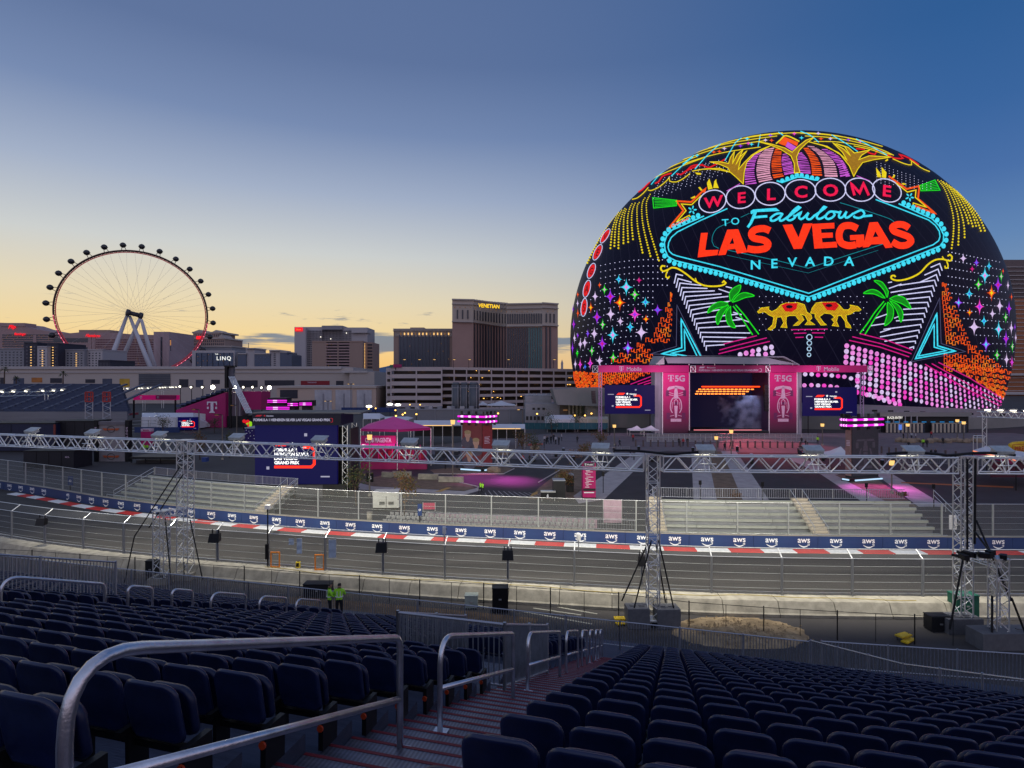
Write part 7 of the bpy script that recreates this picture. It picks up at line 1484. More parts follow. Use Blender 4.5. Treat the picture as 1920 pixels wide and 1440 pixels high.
# bleachers along the far side
def bleacher(label, i0, i1, d0, tiers, rise, tread, z0, stairs=(), name='bleacher', m=None, m2=None):
    m = m or M_ben; t = thing(name, label, 'bleacher', far[(i0+i1)//2]); U = Vector((0, 0, 1)); st_ = max(1, (i1-i0)//7); idx = list(range(i0, i1+1, st_))
    for k in range(tiers):
        da = d0+tread*k
        for a, b in zip(idx[:-1], idx[1:]):
            p, q = far[a]+fn[a]*da, far[b]+fn[b]*da; u = (q-p); L = u.length; rz = math.atan2(u.y, u.x); n_ = Vector((-u.y, u.x, 0)).normalized(); c = (p+q)/2
            bar(t, 'bench', c+n_*.15+U*(z0+rise*k+.30), (L-.04, .3, .29), m, rz); bar(t, 'footboard', c+n_*.62+U*(z0+rise*k+.02), (L-.01, .62, .05), m2 or m, rz); bar(t, 'riser', c+n_*.33+U*(z0+rise*k-.02), (L-.03, .04, .86), M_bars, rz)
    for s in stairs:
        s = min(max(s, i0), i1-1); n_ = fn[s]; u = Vector((n_.y, -n_.x, 0)); rz = math.atan2(u.y, u.x)
        for k in range(tiers*2): bar(t, 'stair_tread', far[s]+n_*(d0-.3+tread*k/2)+U*(z0+rise*(k+1)/2+.1), (1.7, tread/2+.02, .3), M_tan, rz)
        for sd in (-.7, .7):
            p = far[s]+n_*(d0-.2)+u*sd+U*z0; q = far[s]+n_*(d0+tread*tiers)+u*sd+U*(z0+rise*tiers); rod(t, 'stair_rail', p+U*1.1, q+U*1.1, .03, M_alu)
            for e in (p, p.lerp(q, .5), q): rod(t, 'stair_post', e, e+U*1.1, .03, M_alu)
    for a in (i0, i1):
        p, q = far[a]+fn[a]*d0+U*z0, far[a]+fn[a]*(d0+tread*tiers)+U*(z0+rise*tiers)
        for h in (.55, 1.1): rod(t, 'end_rail', p+U*h, q+U*h, .03, M_alu)
        for e in range(4): r_ = p.lerp(q, e/3); rod(t, 'end_post', r_, r_+U*1.1, .03, M_alu)
    bk = [far[a]+fn[a]*(d0+tread*tiers+.15)+U*(z0+rise*tiers) for a in idx]; pk = MB()
    for p, q in zip(bk[:-1], bk[1:]):
        for h in (.06, 1.1): rod(t, 'back_rail', p+U*h, q+U*h, .03, M_bars)
        rod(t, 'back_post', p, p+U*1.15, .045, M_bars); n = int((q-p).length/.2)
        for j in range(n): c = p.lerp(q, j/n); pk.box((c.x, c.y, c.z+.58), (.03, .03, 1.0))
    obj('back_bars', pk, M_bars, t, kind='stuff')
    fr_ = [far[a]+fn[a]*(d0-.9) for a in idx]
    for p, q in zip(fr_[:-1], fr_[1:]):
        for h in (.5, 1.05): rod(t, 'front_rail', p+U*h, q+U*h, .025, M_alu)
        for e in (0, .5): r_ = p.lerp(q, e); rod(t, 'front_post', r_, r_+U*1.05, .03, M_alu)
    return t
M_ben = mat('bench_pale', (.37, .385, .32), .5, .15, .1, .6); M_tan = mat('stair_tan', (.50, .43, .32), .6)
def idx_at(px): return min(range(len(far)), key=lambda i: abs(far[i].x/far[i].y*F+CX-px))
iR0, iR1 = idx_at(1238), idx_at(1865); iL0, iL1 = idx_at(170), idx_at(470)
bleacher('pale empty bleachers behind the barrier in front of the stage', iR0, iR1, 2.3, 6, .48, .95, .5, (idx_at(1560), idx_at(1243)))
bleacher('pale empty bleachers behind the barrier left of the big blue screen', iL0, iL1, 3.0, 6, .42, .95, .3, (idx_at(463),))
# folding chairs in the centre enclosure
cprot = None; rows_ = []
M_chr = mat('chair_white', (.26, .26, .26), .5)
i0c, i1c = idx_at(708), idx_at(1145)
def chair_at(p, rz):
    global cprot
    mtx = Matrix.Translation(p) @ Matrix.Rotation(rz, 4, 'Z'); lb_ = 'white folding chair in the rows behind the barrier in the centre'
    if cprot is None:
        t = thing('folding_chair', lb_, 'chair', group='white folding chairs behind the barrier', mtx=mtx); t.location = p
        a = MB().box((0, 0, .45), (.44, .42, .04)).mesh('seat', M_chr); b = MB().box((0, .22, .78), (.44, .04, .34)).mesh('backrest', M_chr); l = MB()
        for s in (-1, 1): l.box((s*.2, -.18, .22), (.03, .03, .45)); l.box((s*.2, .2, .45), (.03, .03, .9))
        l = l.mesh('legs', M_alu)
        for nm, me in (('seat', a), ('backrest', b), ('legs', l)): link(nm, me, t, mtx)
        cprot = t
    else: dup(cprot, mtx)
for r_ in range(3):
    for p, d in walk(offset(far, fn, 2.2+1.05*r_)[i0c:i1c], .62):
        chair_at(p+Vector((0, 0, .05+.18*r_)), math.atan2(d.y, d.x))
patch_ = MB(); a_ = offset(far, fn, 1.4)[i0c:i1c]; b_ = offset(far, fn, 5.4)[i0c:i1c]; strip(a_, b_, .03, patch_); obj('enclosure_deck', patch_, M_conc2, kind='structure')
bk = offset(far, fn, 5.6); picket('enclosure_fence', 'picket fence with pale pink panels behind the white folding chairs', [bk[i] for i in range(idx_at(768), idx_at(1215), 6)], 1.2, .18, 2.6)
pf = thing('pink_screen', 'row of pale pink fabric panels on the fence behind the folding chairs', 'screen', bk[idx_at(950)]); M_pf = mat('pale_pink_cloth', (.40, .26, .32), .7); ii = list(range(idx_at(768), idx_at(1130), 5))
for a, b in zip(ii[:-1], ii[1:]): p, q = bk[a]+fn[a]*.12, bk[b]+fn[b]*.12; obj('cloth_panel', MB().ext([p+UP*.1, q+UP*.1, q+UP*1.15, p+UP*1.15], fn[a]*.03), M_pf, pf)
for x0, x1, y0, y1, lb_ in ((793, 816, 943, 955, 'red fabric screen at the left end of the folding chair enclosure'), (1131, 1166, 937, 980, 'pale pink gate panel at the right end of the chair enclosure')): t = thing('cloth_screen', lb_, 'screen', W(x0, y1, 66)); pbox(t, 'cloth', x0, y0, x1, y1, 67, .1, mat('red_cloth', (.38, .03, .08), .7) if x0 < 1000 else M_pf); rod(t, 'post', W(x0, y1+3, 67), W(x0, y0-1, 67), .04, M_alu); rod(t, 'post', W(x1, y1+3, 67), W(x1, y0-1, 67), .04, M_alu)
# small trackside signs
def sign(label, x0, y0, x1, y1, Y, m, txt=None, tm=None, name='small_sign', size=5, legs=True):
    t = thing(name, label, 'sign', W((x0+x1)/2, y1, Y)); pbox(t, 'panel', x0, y0, x1, y1, Y, .12, m)
    if legs: a = W((x0+x1)/2, y1, Y+.1); rod(t, 'post', (a.x, a.y, 0), a, .06, M_black)
    if txt:
        A = Flat(Y-.03, t)
        for i, s in enumerate(txt): A.text(s, (x0+x1)/2, y0+(y1-y0)*(i+.8)/(len(txt)+.6), size, 0, 0, .02)
        A.out('lettering', tm or M_ink)
    return t
sign('white distance board reading 50 on the far fence', 1781, 966, 1794, 993, 60.2, M_white, ('5', '0'), M_black, size=7, legs=False)
sign('small dark blue board with a white mark on the far fence, left side', 127, 893, 136, 910, 85, M_navy, ('O',), size=4); sign('small dark blue board with a white mark on the fence by the folding chairs', 783, 945, 791, 967, 64.5, M_navy, ('O',), size=4)
sign('black square sign with white letter G on a lamp pole near the pink bar', 687, 887, 700, 904, 92, M_black, ('G',), size=6)
for x_, y_, y1_, Y, lb_ in ((1131, 889, 916, 88, 'small black sign on a thin post beside the magenta totem'), (1313, 905, 935, 80, 'small black sign on a thin post on the pale path by the stage'), (1430, 908, 930, 80, 'small black sign on a thin post at the edge of the dark parking lot'), (1625, 910, 935, 78, 'small black sign on a thin post left of the pink-lit path'), (1751, 912, 935, 78, 'small black sign on a thin post near the right gantry tower')): sign(lb_, x_-2.5, y_-4, x_+2.5, y_+4, Y, M_black, None)
sb = thing('sandwich_board', 'small black board numbered 6 on legs beside two black cases', 'sign', G(1027, 940)); Yb_ = 82; pbox(sb, 'panel', 1014, 923, 1040, 934, Yb_, .3, M_black); pbox(sb, 'top_edge', 1014, 921, 1042, 923.5, Yb_, .8, M_alu); Flat(Yb_-.03, sb).text('6', 1027, 929, 6, 0, 0, .02).out('lettering', M_ink)
for x_ in (1016, 1040): a = W(x_, 934, Yb_+.2); rod(sb, 'leg', (a.x, a.y, 0), a, .05, M_alu)
for x0, y0, x1, y1, lb_ in ((1037, 900, 1060, 937, 'tall black case with a grey top left of the magenta totem'), (1063, 890, 1076, 923, 'slim black case standing behind the tall black case')): Y = G(0, y1).y; t = thing('equipment_case', lb_, 'case', W(x0, y1, Y)); pbox(t, 'body', x0, y0+2, x1, y1, Y, 1.6, M_dark); pbox(t, 'lid', x0, y0, x1, y0+2, Y, 1.6, M_can); pbox(t, 'plinth', x0+1, y1-1, x1-1, y1, Y-.05, 1.7, M_black)
gn = thing('generator', 'large white generator box with dark vents behind the far fence', 'generator', G(723, 955)); Yg = 76; M_gen = mat('generator_white', (.52, .52, .47), .5); pbox(gn, 'body', 699, 929, 748, 952, Yg, 2.2, M_gen); pbox(gn, 'lid', 698, 923, 748, 929.5, Yg+.1, 2.2, M_gen); pbox(gn, 'skid', 700, 951, 747, 955, Yg+.1, 2.0, M_black); pbox(gn, 'door_gap', 723.6, 930, 724.3, 951, Yg-.05, .05, M_black)
for x0 in (711, 728): 
    for k in range(3): pbox(gn, 'vent_slat', x0, 941+k*2.2, x0+10, 942.4+k*2.2, Yg-.08, .1, M_black)
bn = thing('barrel', 'pale concrete barrel below the white generator', 'barrel', G(693, 975)); c = G(693, 978); obj('body', MB().cyl((c.x, c.y), .32, 0, 1.1, 16), M_conc, bn, True); obj('rim', MB().cyl((c.x, c.y), .35, 1.1, 1.16, 16), M_conc, bn)
for x0, x1, y_, lb_ in ((784, 822, 893, 'left concrete road block on the brown bed'), (822, 870, 898, 'right concrete road block on the brown bed'), (716, 736, 889, 'short concrete road block by the pink bar'), (736, 772, 888, 'concrete road block behind the small tree')): a, b = G(x0, y_+5), G(x1, y_+6); u = (b-a); rz = math.atan2(u.y, u.x); mb = MB(); mb.box((a+b)/2+Vector((0, 0, .15)), (u.length-.1, .7, .3), rz); mb.box((a+b)/2+Vector((0, 0, .6)), (u.length-.1, .4, .62), rz); obj('road_block', mb, M_conc, label=lb_, cat='concrete block', group='concrete road blocks on the brown bed')
# trees
M_leafs = [mat('leaf_olive', (.10, .085, .03), .8), mat('leaf_rust', (.16, .075, .03), .8), mat('leaf_green', (.035, .06, .02), .8)]; M_trunk = mat('trunk_bark', (.09, .06, .045), .9)
def tree(label, px, py, h, r, kinds, seed, name='young_tree', n=620, leaf=.17, y0=.3):
    base = G(px, py); rr = random.Random(seed); t = thing(name, label, 'tree', base); mb = MB(); mb.tube([base, base+Vector((.05*h*rr.uniform(-1, 1), 0, h*.45)), base+Vector((.08*h*rr.uniform(-1, 1), 0, h*.8))], [.05*h**.5, .035*h**.5, .012], 7)
    tips = []
    for k in range(9):
        q = rr.uniform(0, 2*PI); z0_ = h*rr.uniform(.28, .65); e = base+Vector((math.cos(q)*r*rr.uniform(.5, .95), math.sin(q)*r*rr.uniform(.5, .95), z0_+h*rr.uniform(.12, .4))); mb.tube([base+Vector((0, 0, z0_)), e], [.025*h**.5, .008], 5); tips.append(e)
    tips += [base+Vector((rr.uniform(-.4, .4)*r, rr.uniform(-.4, .4)*r, h*rr.uniform(.55, .95))) for _ in range(6)]
    obj('trunk', mb, M_trunk, t, True)
    for mi in kinds:
        lv = MB()
        for k in range(n//len(kinds)):
            c = rr.choice(tips)+Vector((rr.gauss(0, .3)*r, rr.gauss(0, .3)*r, rr.gauss(0, .11)*h)); s = leaf*rr.uniform(.6, 1.3); a, b = Vector((rr.uniform(-1, 1), rr.uniform(-1, 1), rr.uniform(-1, 1))).normalized()*s, Vector((rr.uniform(-1, 1), rr.uniform(-1, 1), rr.uniform(-1, 1))).normalized()*s*.6
            lv.add([c-a, c+b, c+a, c-b], [(0, 1, 2, 3)])
        obj('crown', lv, M_leafs[mi], t)
for i, (px, py, h, r, kn, lb_) in enumerate(((757, 970, 5.2, 1.5, (0, 1), 'sparse rusty young tree behind the white generator'), (668, 948, 5.4, 1.5, (0, 2), 'dark young tree at the right foot of the big blue screen'), (978, 862, 5.5, 1.6, (1, 0), 'rusty young tree right of the portrait pillar'), (1000, 858, 5.0, 1.5, (0, 2), 'olive young tree beside the red island'), (1125, 850, 5.0, 1.6, (0, 1), 'brownish young tree left of the stage'), (1095, 862, 3.4, 1.3, (1, 0), 'rusty bush left of the stage lot'), (1078, 868, 2.6, 1.4, (1,), 'small rusty shrub left of the rusty bush'), (1058, 925, 3.6, 1.2, (1, 0), 'rust-leaved young tree behind the black cases'), (375, 862, 5.6, 1.2, (0, 1), 'slim young tree below the small blue screen'), (430, 858, 5.2, 1.5, (0, 2), 'rounded dark young tree left of the big blue screen'), (305, 822, 6.2, 1.9, (2, 0), 'dark young tree in front of the white marquee'), (1087, 812, 7.5, 2.6, (2,), 'dark green tree in front of the pale podium building'), (1035, 815, 7, 2.4, (2,), 'dark green tree left of the podium building trees'), (402, 812, 5, 2, (2,), 'dark shrub at the foot of the magenta wall'), (1380, 938, 1.0, .6, (1,), 'low dry plant in the middle planter'), (1690, 936, 1.0, .7, (1,), 'low dry plant in the right planter'))): tree(lb_, px, py, h, r, kn, 20+i, n=520 if h > 3 else 200)
def palm_tree(label, px, py, Y, h):
    b = W(px, py, Y); t = thing('palm_tree', label, 'palm tree', b, 'palm trees in front of the mall'); obj('trunk', MB().tube([b, b+Vector((.2, 0, h))], [.35, .25], 8), M_trunk, t); r_ = random.Random(int(px)); lv = MB()
    for k in range(22):
        q, e = r_.uniform(0, 2*PI), r_.uniform(-.5, 1.1); d = Vector((math.cos(q)*math.cos(e), math.sin(q)*math.cos(e), math.sin(e))); c = b+Vector((.2, 0, h)); L = r_.uniform(2.4, 3.4); m_ = c+d*L*.6; e_ = c+d*L-Vector((0, 0, .9)); s = Vector((-d.y, d.x, 0)).normalized()*.32; lv.add([c, m_+s, e_, m_-s], [(0, 1, 2, 3)])
    obj('crown', lv, M_leafs[2], t)
palm_tree('palm tree before the mall at the left edge', 8, 722, 330, 9); palm_tree('palm tree before the mall above the red roofs', 118, 722, 330, 6.5); palm_tree('low palm tree before the mall, left of the red roofs', 30, 724, 330, 4)
# lamp posts
def lamp_post(label, px, y0, y1, head='globe', lit=E_warm, Y=None, arms=1):
    Y = Y or G(0, y1).y; a, b = W(px, y1, Y), W(px, y0, Y); t = thing('lamp_post', label, 'lamp post', a, 'lamp posts on the forecourt'); a = Vector((a.x, a.y, min(a.z, 0) if abs(a.z) < .5 else a.z))
    s = Y*.0011; rod(t, 'pole', a, b, .07+s*.35, mat('pole_bronze', (.16, .14, .12), .5, .3)); bar(t, 'base', a+Vector((0, 0, .2)), (.4, .4, .4), M_conc)
    if head == 'globe': link('lantern', MB().cyl((0, 0), .22+s, -.5, .25, 10, .28+s).mesh('lantern', lit), t, Matrix.Translation(b)); bar(t, 'cap', b+Vector((0, 0, .32)), (.7+s, .7+s, .12), M_black)
    else:
        for sd in ((-1, 1) if arms == 2 else (-1,)): rod(t, 'arm', b, b+Vector((sd*1.1, 0, .1)), .05+s*.2, M_black); bar(t, 'head', b+Vector((sd*1.2, 0, .12)), (.9, .4, .16), M_black); bar(t, 'lens', b+Vector((sd*1.2, 0, .0)), (.7, .3, .08+s*.5), lit)
for a in (('tall lamp post with a pale lantern right of the big screen', 693, 818, 930), ('tall lamp post left of the portrait pillar', 849, 790, 900), ('lantern post before the stage, left of centre', 1343, 820, 855), ('taller lantern post before the stage centre', 1371, 808, 862), ('lantern post left of the stage below the left screen', 1152, 798, 835), ('lantern post right of the stage', 1542, 796, 835), ('lantern post right of the dark pillar', 1702, 796, 828), ('left of two lantern posts before the glass doors', 1795, 788, 822), ('right of two lantern posts before the glass doors', 1807, 792, 826), ('lantern post among the lot lanes at the right', 1672, 866, 925)): lamp_post(*a)
lamp_post('brown street light left of the magenta wall', 373, 768, 850, 'arm', E_dimw); lamp_post('brown street light below the magenta wall', 417, 778, 862, 'arm', E_dimw); lamp_post('street light with a single head before the tent row', 980, 768, 820, 'arm', E_warm); lamp_post('brown street light at the right of the magenta wall', 444, 760, 830, 'arm', E_dimw, 150)
lamp_post('double-headed street light before the tan store', 658, 720, 775, 'arm', E_warm, 280, 2); lamp_post('small double-headed street light below the tan store', 615, 752, 772, 'arm', E_warm, 260, 2); lamp_post('twin street light before the car park at the centre', 928, 745, 765, 'arm', E_amb, 270, 2); lamp_post('twin street light before the car park near the dome', 982, 743, 766, 'arm', E_amb, 270, 2); lamp_post('street light beside the silos', 898, 748, 768, 'arm', E_amb, 260); lamp_post('street light before the podium building', 1099, 755, 780, 'arm', E_warm, 220)
for px, py, Y, lb_ in ((399, 726, 215, 'brightest white floodlight above the magenta wall'), (440, 726, 216, 'second bright white floodlight right of the brightest one'), (505, 727, 220, 'bright white floodlight right of the magenta wall'), (358, 726, 230, 'white floodlight left of the brightest one'), (379, 726, 228, 'small white floodlight just left of the brightest one'), (337, 725, 235, 'white floodlight at the end of the distant lamp row'), (456, 726, 222, 'small white floodlight behind the dark screen mast'), (473, 726, 222, 'small white floodlight between two larger ones'), (490, 727, 222, 'white floodlight left of the last bright one')):
    big_ = py and px in (399, 440, 505); c = W(px, py, Y); t = thing('mast_light', lb_, 'floodlight', c, 'white floodlights above the magenta wall'); bar(t, 'housing', c+Vector((0, .4, .1)), (1.3, .4, 1.1), M_black); link('lens', MB().ball((0, 0, 0), .7 if big_ else .35, 10, 6).mesh('lens', emat('flood_lens', (255, 248, 225), 30.0 if big_ else 10.0) if big_ else E_lamp), t, Matrix.Translation(c)); rod(t, 'pole', (c.x, c.y+.5, 0), c+Vector((0, .5, 0)), .14, M_black)
for px, py, Y, lb_ in ((692, 762, 250, 'white area light beside the tan store, left'), (731, 758, 255, 'white area light below the car park, left'), (746, 759, 255, 'white area light below the car park, right')): c = W(px, py, Y); t = thing('area_light', lb_, 'floodlight', c, 'white lights below the car park'); link('lens', MB().ball((0, 0, 0), (1.3, .5, .5), 10, 6).mesh('lens', E_lamp), t, Matrix.Translation(c)); rod(t, 'pole', (c.x, c.y+.3, 0), c+Vector((0, .3, 0)), .12, M_black); bar(t, 'hood', c+Vector((0, .3, .6)), (2.4, .8, .2), M_black)
sl0 = None; rl_ = random.Random(21)
for k in range(30):
    px, py = rl_.uniform(690, 1110), rl_.uniform(778, 812); Y = G(0, py).y
    if 840 < px < 905 and py < 800: continue
    p = G(px, py)
    if sl0 is None:
        sl0 = thing('street_lamp', 'small street lamp with a warm glowing head among the tents below the car park', 'street lamp', p, 'small street lamps among the tents'); rod(sl0, 'pole', p, p+UP*5, .09, M_black); link('head', MB().ball((0, 0, 0), .30, 8, 5).mesh('head', E_amb), sl0, Matrix.Translation(p+UP*5.2)); bar(sl0, 'hood', p+UP*5.5, (.7, .7, .12), M_black)
    else: dup(sl0, Matrix.Translation(p))
bin0 = None
for k in range(16):
    p = G(rl_.uniform(1180, 1840), rl_.uniform(842, 872)) if k < 11 else G(rl_.uniform(940, 1090), rl_.uniform(838, 866))
    if bin0 is None: bin0 = thing('litter_bin', 'dark round litter bin standing on the forecourt', 'bin', p, 'litter bins on the forecourt'); obj('body', MB().cyl((p.x, p.y), .32, .05, 1.0, 12, .36), M_black, bin0); obj('lid', MB().cyl((p.x, p.y), .4, 1.0, 1.15, 12, .2), M_bars, bin0)
    else: dup(bin0, Matrix.Translation(p))
picket('plaza_fence', 'thin fence crossing the plaza right of the dark pillar', [G(1655, 866), G(1745, 869), G(1840, 874)], 1.6, .35, 3.0)
picket('lot_fence', 'low crowd barrier at the edge of the lot left of the stage', [G(1000, 858), G(1085, 852), G(1180, 846)], 1.2, .3, 2.4)
# ---------------------------------------------------------------- far left: second grandstand, magenta wall, marquee, trailers
M_slate = mat('far_seats', (.035, .05, .10), .6, 0, .3, .4); M_slate2 = mat('far_deck', (.09, .10, .14), .7)
fg = thing('far_grandstand', 'far grandstand of slate blue seats at the left edge below the mall', 'grandstand', (-170, 215, 0))
for k in range(14):
    Y = 212+k*2.6; z = 5.5+k*.68; x0, x1 = xat(-160, Y), xat(238-k*1.2, Y); bar(fg, 'row_deck', ((x0+x1)/2, Y+1.3, z-.4), (x1-x0, 2.6, .8), M_slate2); bar(fg, 'seat_row', ((x0+x1)/2, Y+1.0, z+.55), (x1-x0, .6, .85), M_slate)
for k in range(9): x_ = xat(-100+k*38, 215); bar(fg, 'aisle', (x_, 230, 10.6), (1.1, 36, .5), M_slate2).rotation_euler.x = .255
bar(fg, 'front_wall', (xat(40, 211), 211, 2.8), (xat(238, 211)-xat(-160, 211), .6, 5.4), mat('stand_front', (.20, .20, .22), .8))
ff_ = thing('far_fence', 'pale post-and-rail fence in front of the far grandstand', 'fence', (-130, 180, 0)); fp = []
for i in range(30): u = i/29; fp.append(Vector((-170+95*u, 158+92*u*u+24*u, 0)))
for i, p in enumerate(fp):
    rod(ff_, 'post', p, p+UP*3.6, .12, M_fpost)
    if i:
        for h in (.4, 1.3, 2.4, 3.5): rod(ff_, 'rail', fp[i-1]+UP*h, p+UP*h, .06, M_fpost)
bar(None, 'far_track', (-120, 176, .03), (120, 9, .02), M_track, .5, kind='structure')
fk = thing('far_kerb', 'faint red strip of track barrier at the far left', 'barrier', (-110, 185, 0))
for i in range(10): a, b = G(90+i*17, 793-i*1.6), G(106+i*17, 791.6-i*1.6); d = b-a; bar(fk, 'panel', (a+b)/2+UP*.5, (d.length, .4, 1.0), mat('kerb_far_red', (.28, .05, .06), .7) if i % 2 else mat('kerb_far_pale', (.3, .22, .22), .7), math.atan2(d.y, d.x))
lr = thing('distant_lamp_row', 'distant truss carrying a row of bright white lamps at the far left', 'truss', W(160, 735, 280)); LP = [W(-60, 742, 196), W(0, 739.5, 205), W(90, 737, 228), W(180, 734, 262), W(260, 731.5, 310), (W(328, 728.5, 380))]
LPs = smoothpath(LP, 3.2)
for h in (-.7, .7): obj('chord', MB().tube([p+UP*h for p in LPs], .12, 5), M_truss, lr)
tz = MB(); tz.tube([p+UP*(.7 if i % 2 else -.7) for i, p in enumerate(LPs)], .08, 4); obj('lacing', tz, M_truss, lr)
me_l = MB().box((0, 0, 0), (.9, .4, .4)).mesh('lamp', emat('row_lamp', (255, 248, 225), 2.2)); me_h = MB().box((0, .5, .35), (1.8, .6, .5)).mesh('lamp_housing', M_case)
for i, p in enumerate(LPs):
    if i % 2 == 0: link('lamp', me_l, lr, Matrix.Translation(p+Vector((.5*(i % 3), -.4, .9))) @ Matrix.Rotation(.3, 4, 'Y')); link('lamp_housing', me_h, lr, Matrix.Translation(p+Vector((0, 0, 1.1))))
for x_, y0, y1, Y in ((87, 739, 786, 225), (222, 735, 775, 285), (270, 734, 750, 320), (305, 732, 748, 350)):
    for s in (-.6, .6): q = W(x_, y0, Y); rod(lr, 'leg', (q.x+s, q.y, 0), (q.x+s, q.y, q.z), .14, M_truss)
for i in range(9): link('upper_lamp', me_l, lr, Matrix.Translation(W(12+i*23, 722+.2*i, 252)))
for px, lb_ in ((167, 'left red box gantry on a grey lattice tower at the far left'), (200, 'right red box gantry on a grey lattice tower at the far left')):
    t = thing('red_gantry', lb_, 'gantry', W(px, 786, 170), 'red box gantries'); M_rg = mat('gantry_red', (.42, .04, .03), .5); Y = 170
    for x_ in (px-7, px+7):
        for dy in (0, 2): rod(t, 'frame_post', W(x_, 753, Y+dy), W(x_, 735.5, Y+dy), .18, M_rg); q = W(x_, 753, Y+dy); rod(t, 'tower_leg', (q.x, q.y, 0), q, .12, M_bars)
    for y_ in (735.5, 744, 753): rod(t, 'frame_bar', W(px-7, y_, Y), W(px+7, y_, Y), .18, M_rg); rod(t, 'frame_bar', W(px-7, y_, Y+2), W(px+7, y_, Y+2), .18, M_rg)
    rod(t, 'frame_bar', W(px-3, 736, Y), W(px-3, 753, Y), .14, M_rg); rod(t, 'frame_bar', W(px+3, 736, Y), W(px+3, 753, Y), .14, M_rg)
    for k in range(6): rod(t, 'tower_brace', W(px-7 if k % 2 else px+7, 754+k*6, Y), W(px+7 if k % 2 else px-7, 760+k*6, Y), .08, M_bars)
pb = thing('pink_bridge', 'magenta banner bridge over the far track', 'bridge', W(290, 757, 260)); pbox(pb, 'banner', 250, 741, 330, 750, 260, 3, M_mgs); pbox(pb, 'end_banner', 292, 741, 330, 749, 259.6, .3, M_mgd); tlogo(Flat(259.5, pb), 264, 745.5, 4.6).out('emblem', M_ink); tlogo(Flat(259.5, pb), 296, 745, 4).out('emblem', M_pinkish)
for x_ in (251, 329): q = W(x_, 750, 261); rod(pb, 'post', (q.x, q.y, 0), q, .4, M_black)
sg2 = thing('magenta_stand', 'sloping magenta wall of a grandstand bearing a large white T emblem', 'grandstand', W(400, 800, 208)); Ym = 208.0; M_mw = mat('magenta_wall', (.36, .008, .12), .55, 0, .15, .1)
pts = [W(330, 769, Ym), W(340, 765, Ym), W(423, 735.5, Ym), W(423, 801.5, Ym), W(330, 801.5, Ym)]; mb = MB(); mb.ext(pts, (0, 9, 0)); obj('side_wall', mb, M_mw, sg2); tlogo(Flat(Ym-.3, sg2), 397.5, 763.5, 21).out('emblem', mat('emblem_white', (.7, .62, .72), .6))
pbox(sg2, 'end_wall', 452, 734, 490, 768, Ym+3, 8, M_mw); pbox(sg2, 'glazed_wall', 423, 736, 452, 780, Ym+2, 6, mat('glazed_grey', (.13, .10, .13), .4)); pbox(sg2, 'dark_void', 423, 780, 462, 801.5, Ym+1, 7, M_dark)
for k in range(10): a, b = W(330+k*9.3, 766-k*3.35, Ym+.2), W(339+k*9.3, 762.6-k*3.35, Ym+.2); bar(sg2, 'seat_row', ((a.x+b.x)/2, Ym+4.5, b.z+.3), (b.x-a.x, 8.5, .8), M_slate)
for k in range(4): pbox(sg2, 'glazing_bar', 425+k*8, 737, 426+k*8, 780, Ym+1.9, .2, M_bars)
mk_ = thing('screen_mast', 'tall dark screen mast with slanting lattice stays above the magenta wall', 'mast', W(430, 726, 206)); pbox(mk_, 'screen', 421, 687, 426, 728, 204, 1.2, M_black); pbox(mk_, 'column', 428, 688, 437, 728, 205, 1.5, mat('mast_grey', (.10, .10, .13), .5)); pbox(mk_, 'cap', 420, 685.5, 438, 688, 204, 2.5, M_black)
for k in range(5): rod(mk_, 'stay', W(429+k*2.5, 706, 204), W(462+k*2.6, 775, 198), .13, M_truss)
for k in range(7): a = W(431+k*5, 710+k*9.5, 203.4); rod(mk_, 'stay_brace', a, a+Vector((1.8, 0, .3)), .08, M_truss)
q = W(432, 728, 205.5); rod(mk_, 'foot', (q.x, q.y, 0), q, .5, M_black)
def marquee(label, x0, x1, ye, yr, yb, Y, dep, m, name='marquee', off=0, wall=None):
    """ridge roof running left to right: eaves at ye, ridge at yr (photo rows), ground at yb"""
    t = thing(name, label, 'tent', W((x0+x1)/2, yb, Y)); a, b = W(x0, ye, Y), W(x1, ye, Y); r0, r1 = W(x0+off, yr, Y+dep/2), W(x1-off, yr, Y+dep/2); c, d = a+Vector((0, dep, 0)), b+Vector((0, dep, 0)); n = max(2, int((x1-x0)/16))
    for i in range(n):
        g = lambda p, q, u: p.lerp(q, u); u, v = i/n, (i+1)/n; mb = MB(); e = Vector((0, 0, -.12)); P = [g(a, b, u), g(a, b, v), g(r0, r1, v), g(r0, r1, u)]; mb.hexa([p+e for p in P], P); obj('roof_panel', mb, m, t); mb = MB(); P = [g(r0, r1, u), g(r0, r1, v), g(c, d, v), g(c, d, u)]; mb.hexa([p+e for p in P], P); obj('rear_panel', mb, m, t)
    for p, q, r in ((a, c, r0), (b, d, r1)): mb = MB(); mb.ext([Vector((p.x, p.y, wall if wall is not None else p.z)), Vector((q.x, q.y, wall if wall is not None else q.z)), q, r, p], (.05, 0, 0)); obj('gable', mb, m, t)
    if wall is not None: mb = MB(); mb.bb((a.x, Y-.05, wall), (b.x, Y+.05, a.z)); obj('wall', mb, m, t)
    for i in range(n+1): p = g(a, b, i/n); rod(t, 'post', (p.x, p.y-.12, 0), p+Vector((0, -.12, 0)), .09, M_alu)
    return t
M_tentw = mat('tent_white', (.62, .63, .67), .7, 0, .08, .2)
marquee('white ridge-roofed marquee at the left below the mall', 266, 362, 782, 774, 803, 197, 14, M_tentw, wall=.4); tb = thing('dark_skirt', 'dark fence skirting along the foot of the white marquee', 'fence', W(300, 806, 190)); pbox(tb, 'panel', 252, 801, 300, 811, 188, .3, M_navy); pbox(tb, 'panel', 300, 801, 336, 811, 188.3, .3, M_navy)
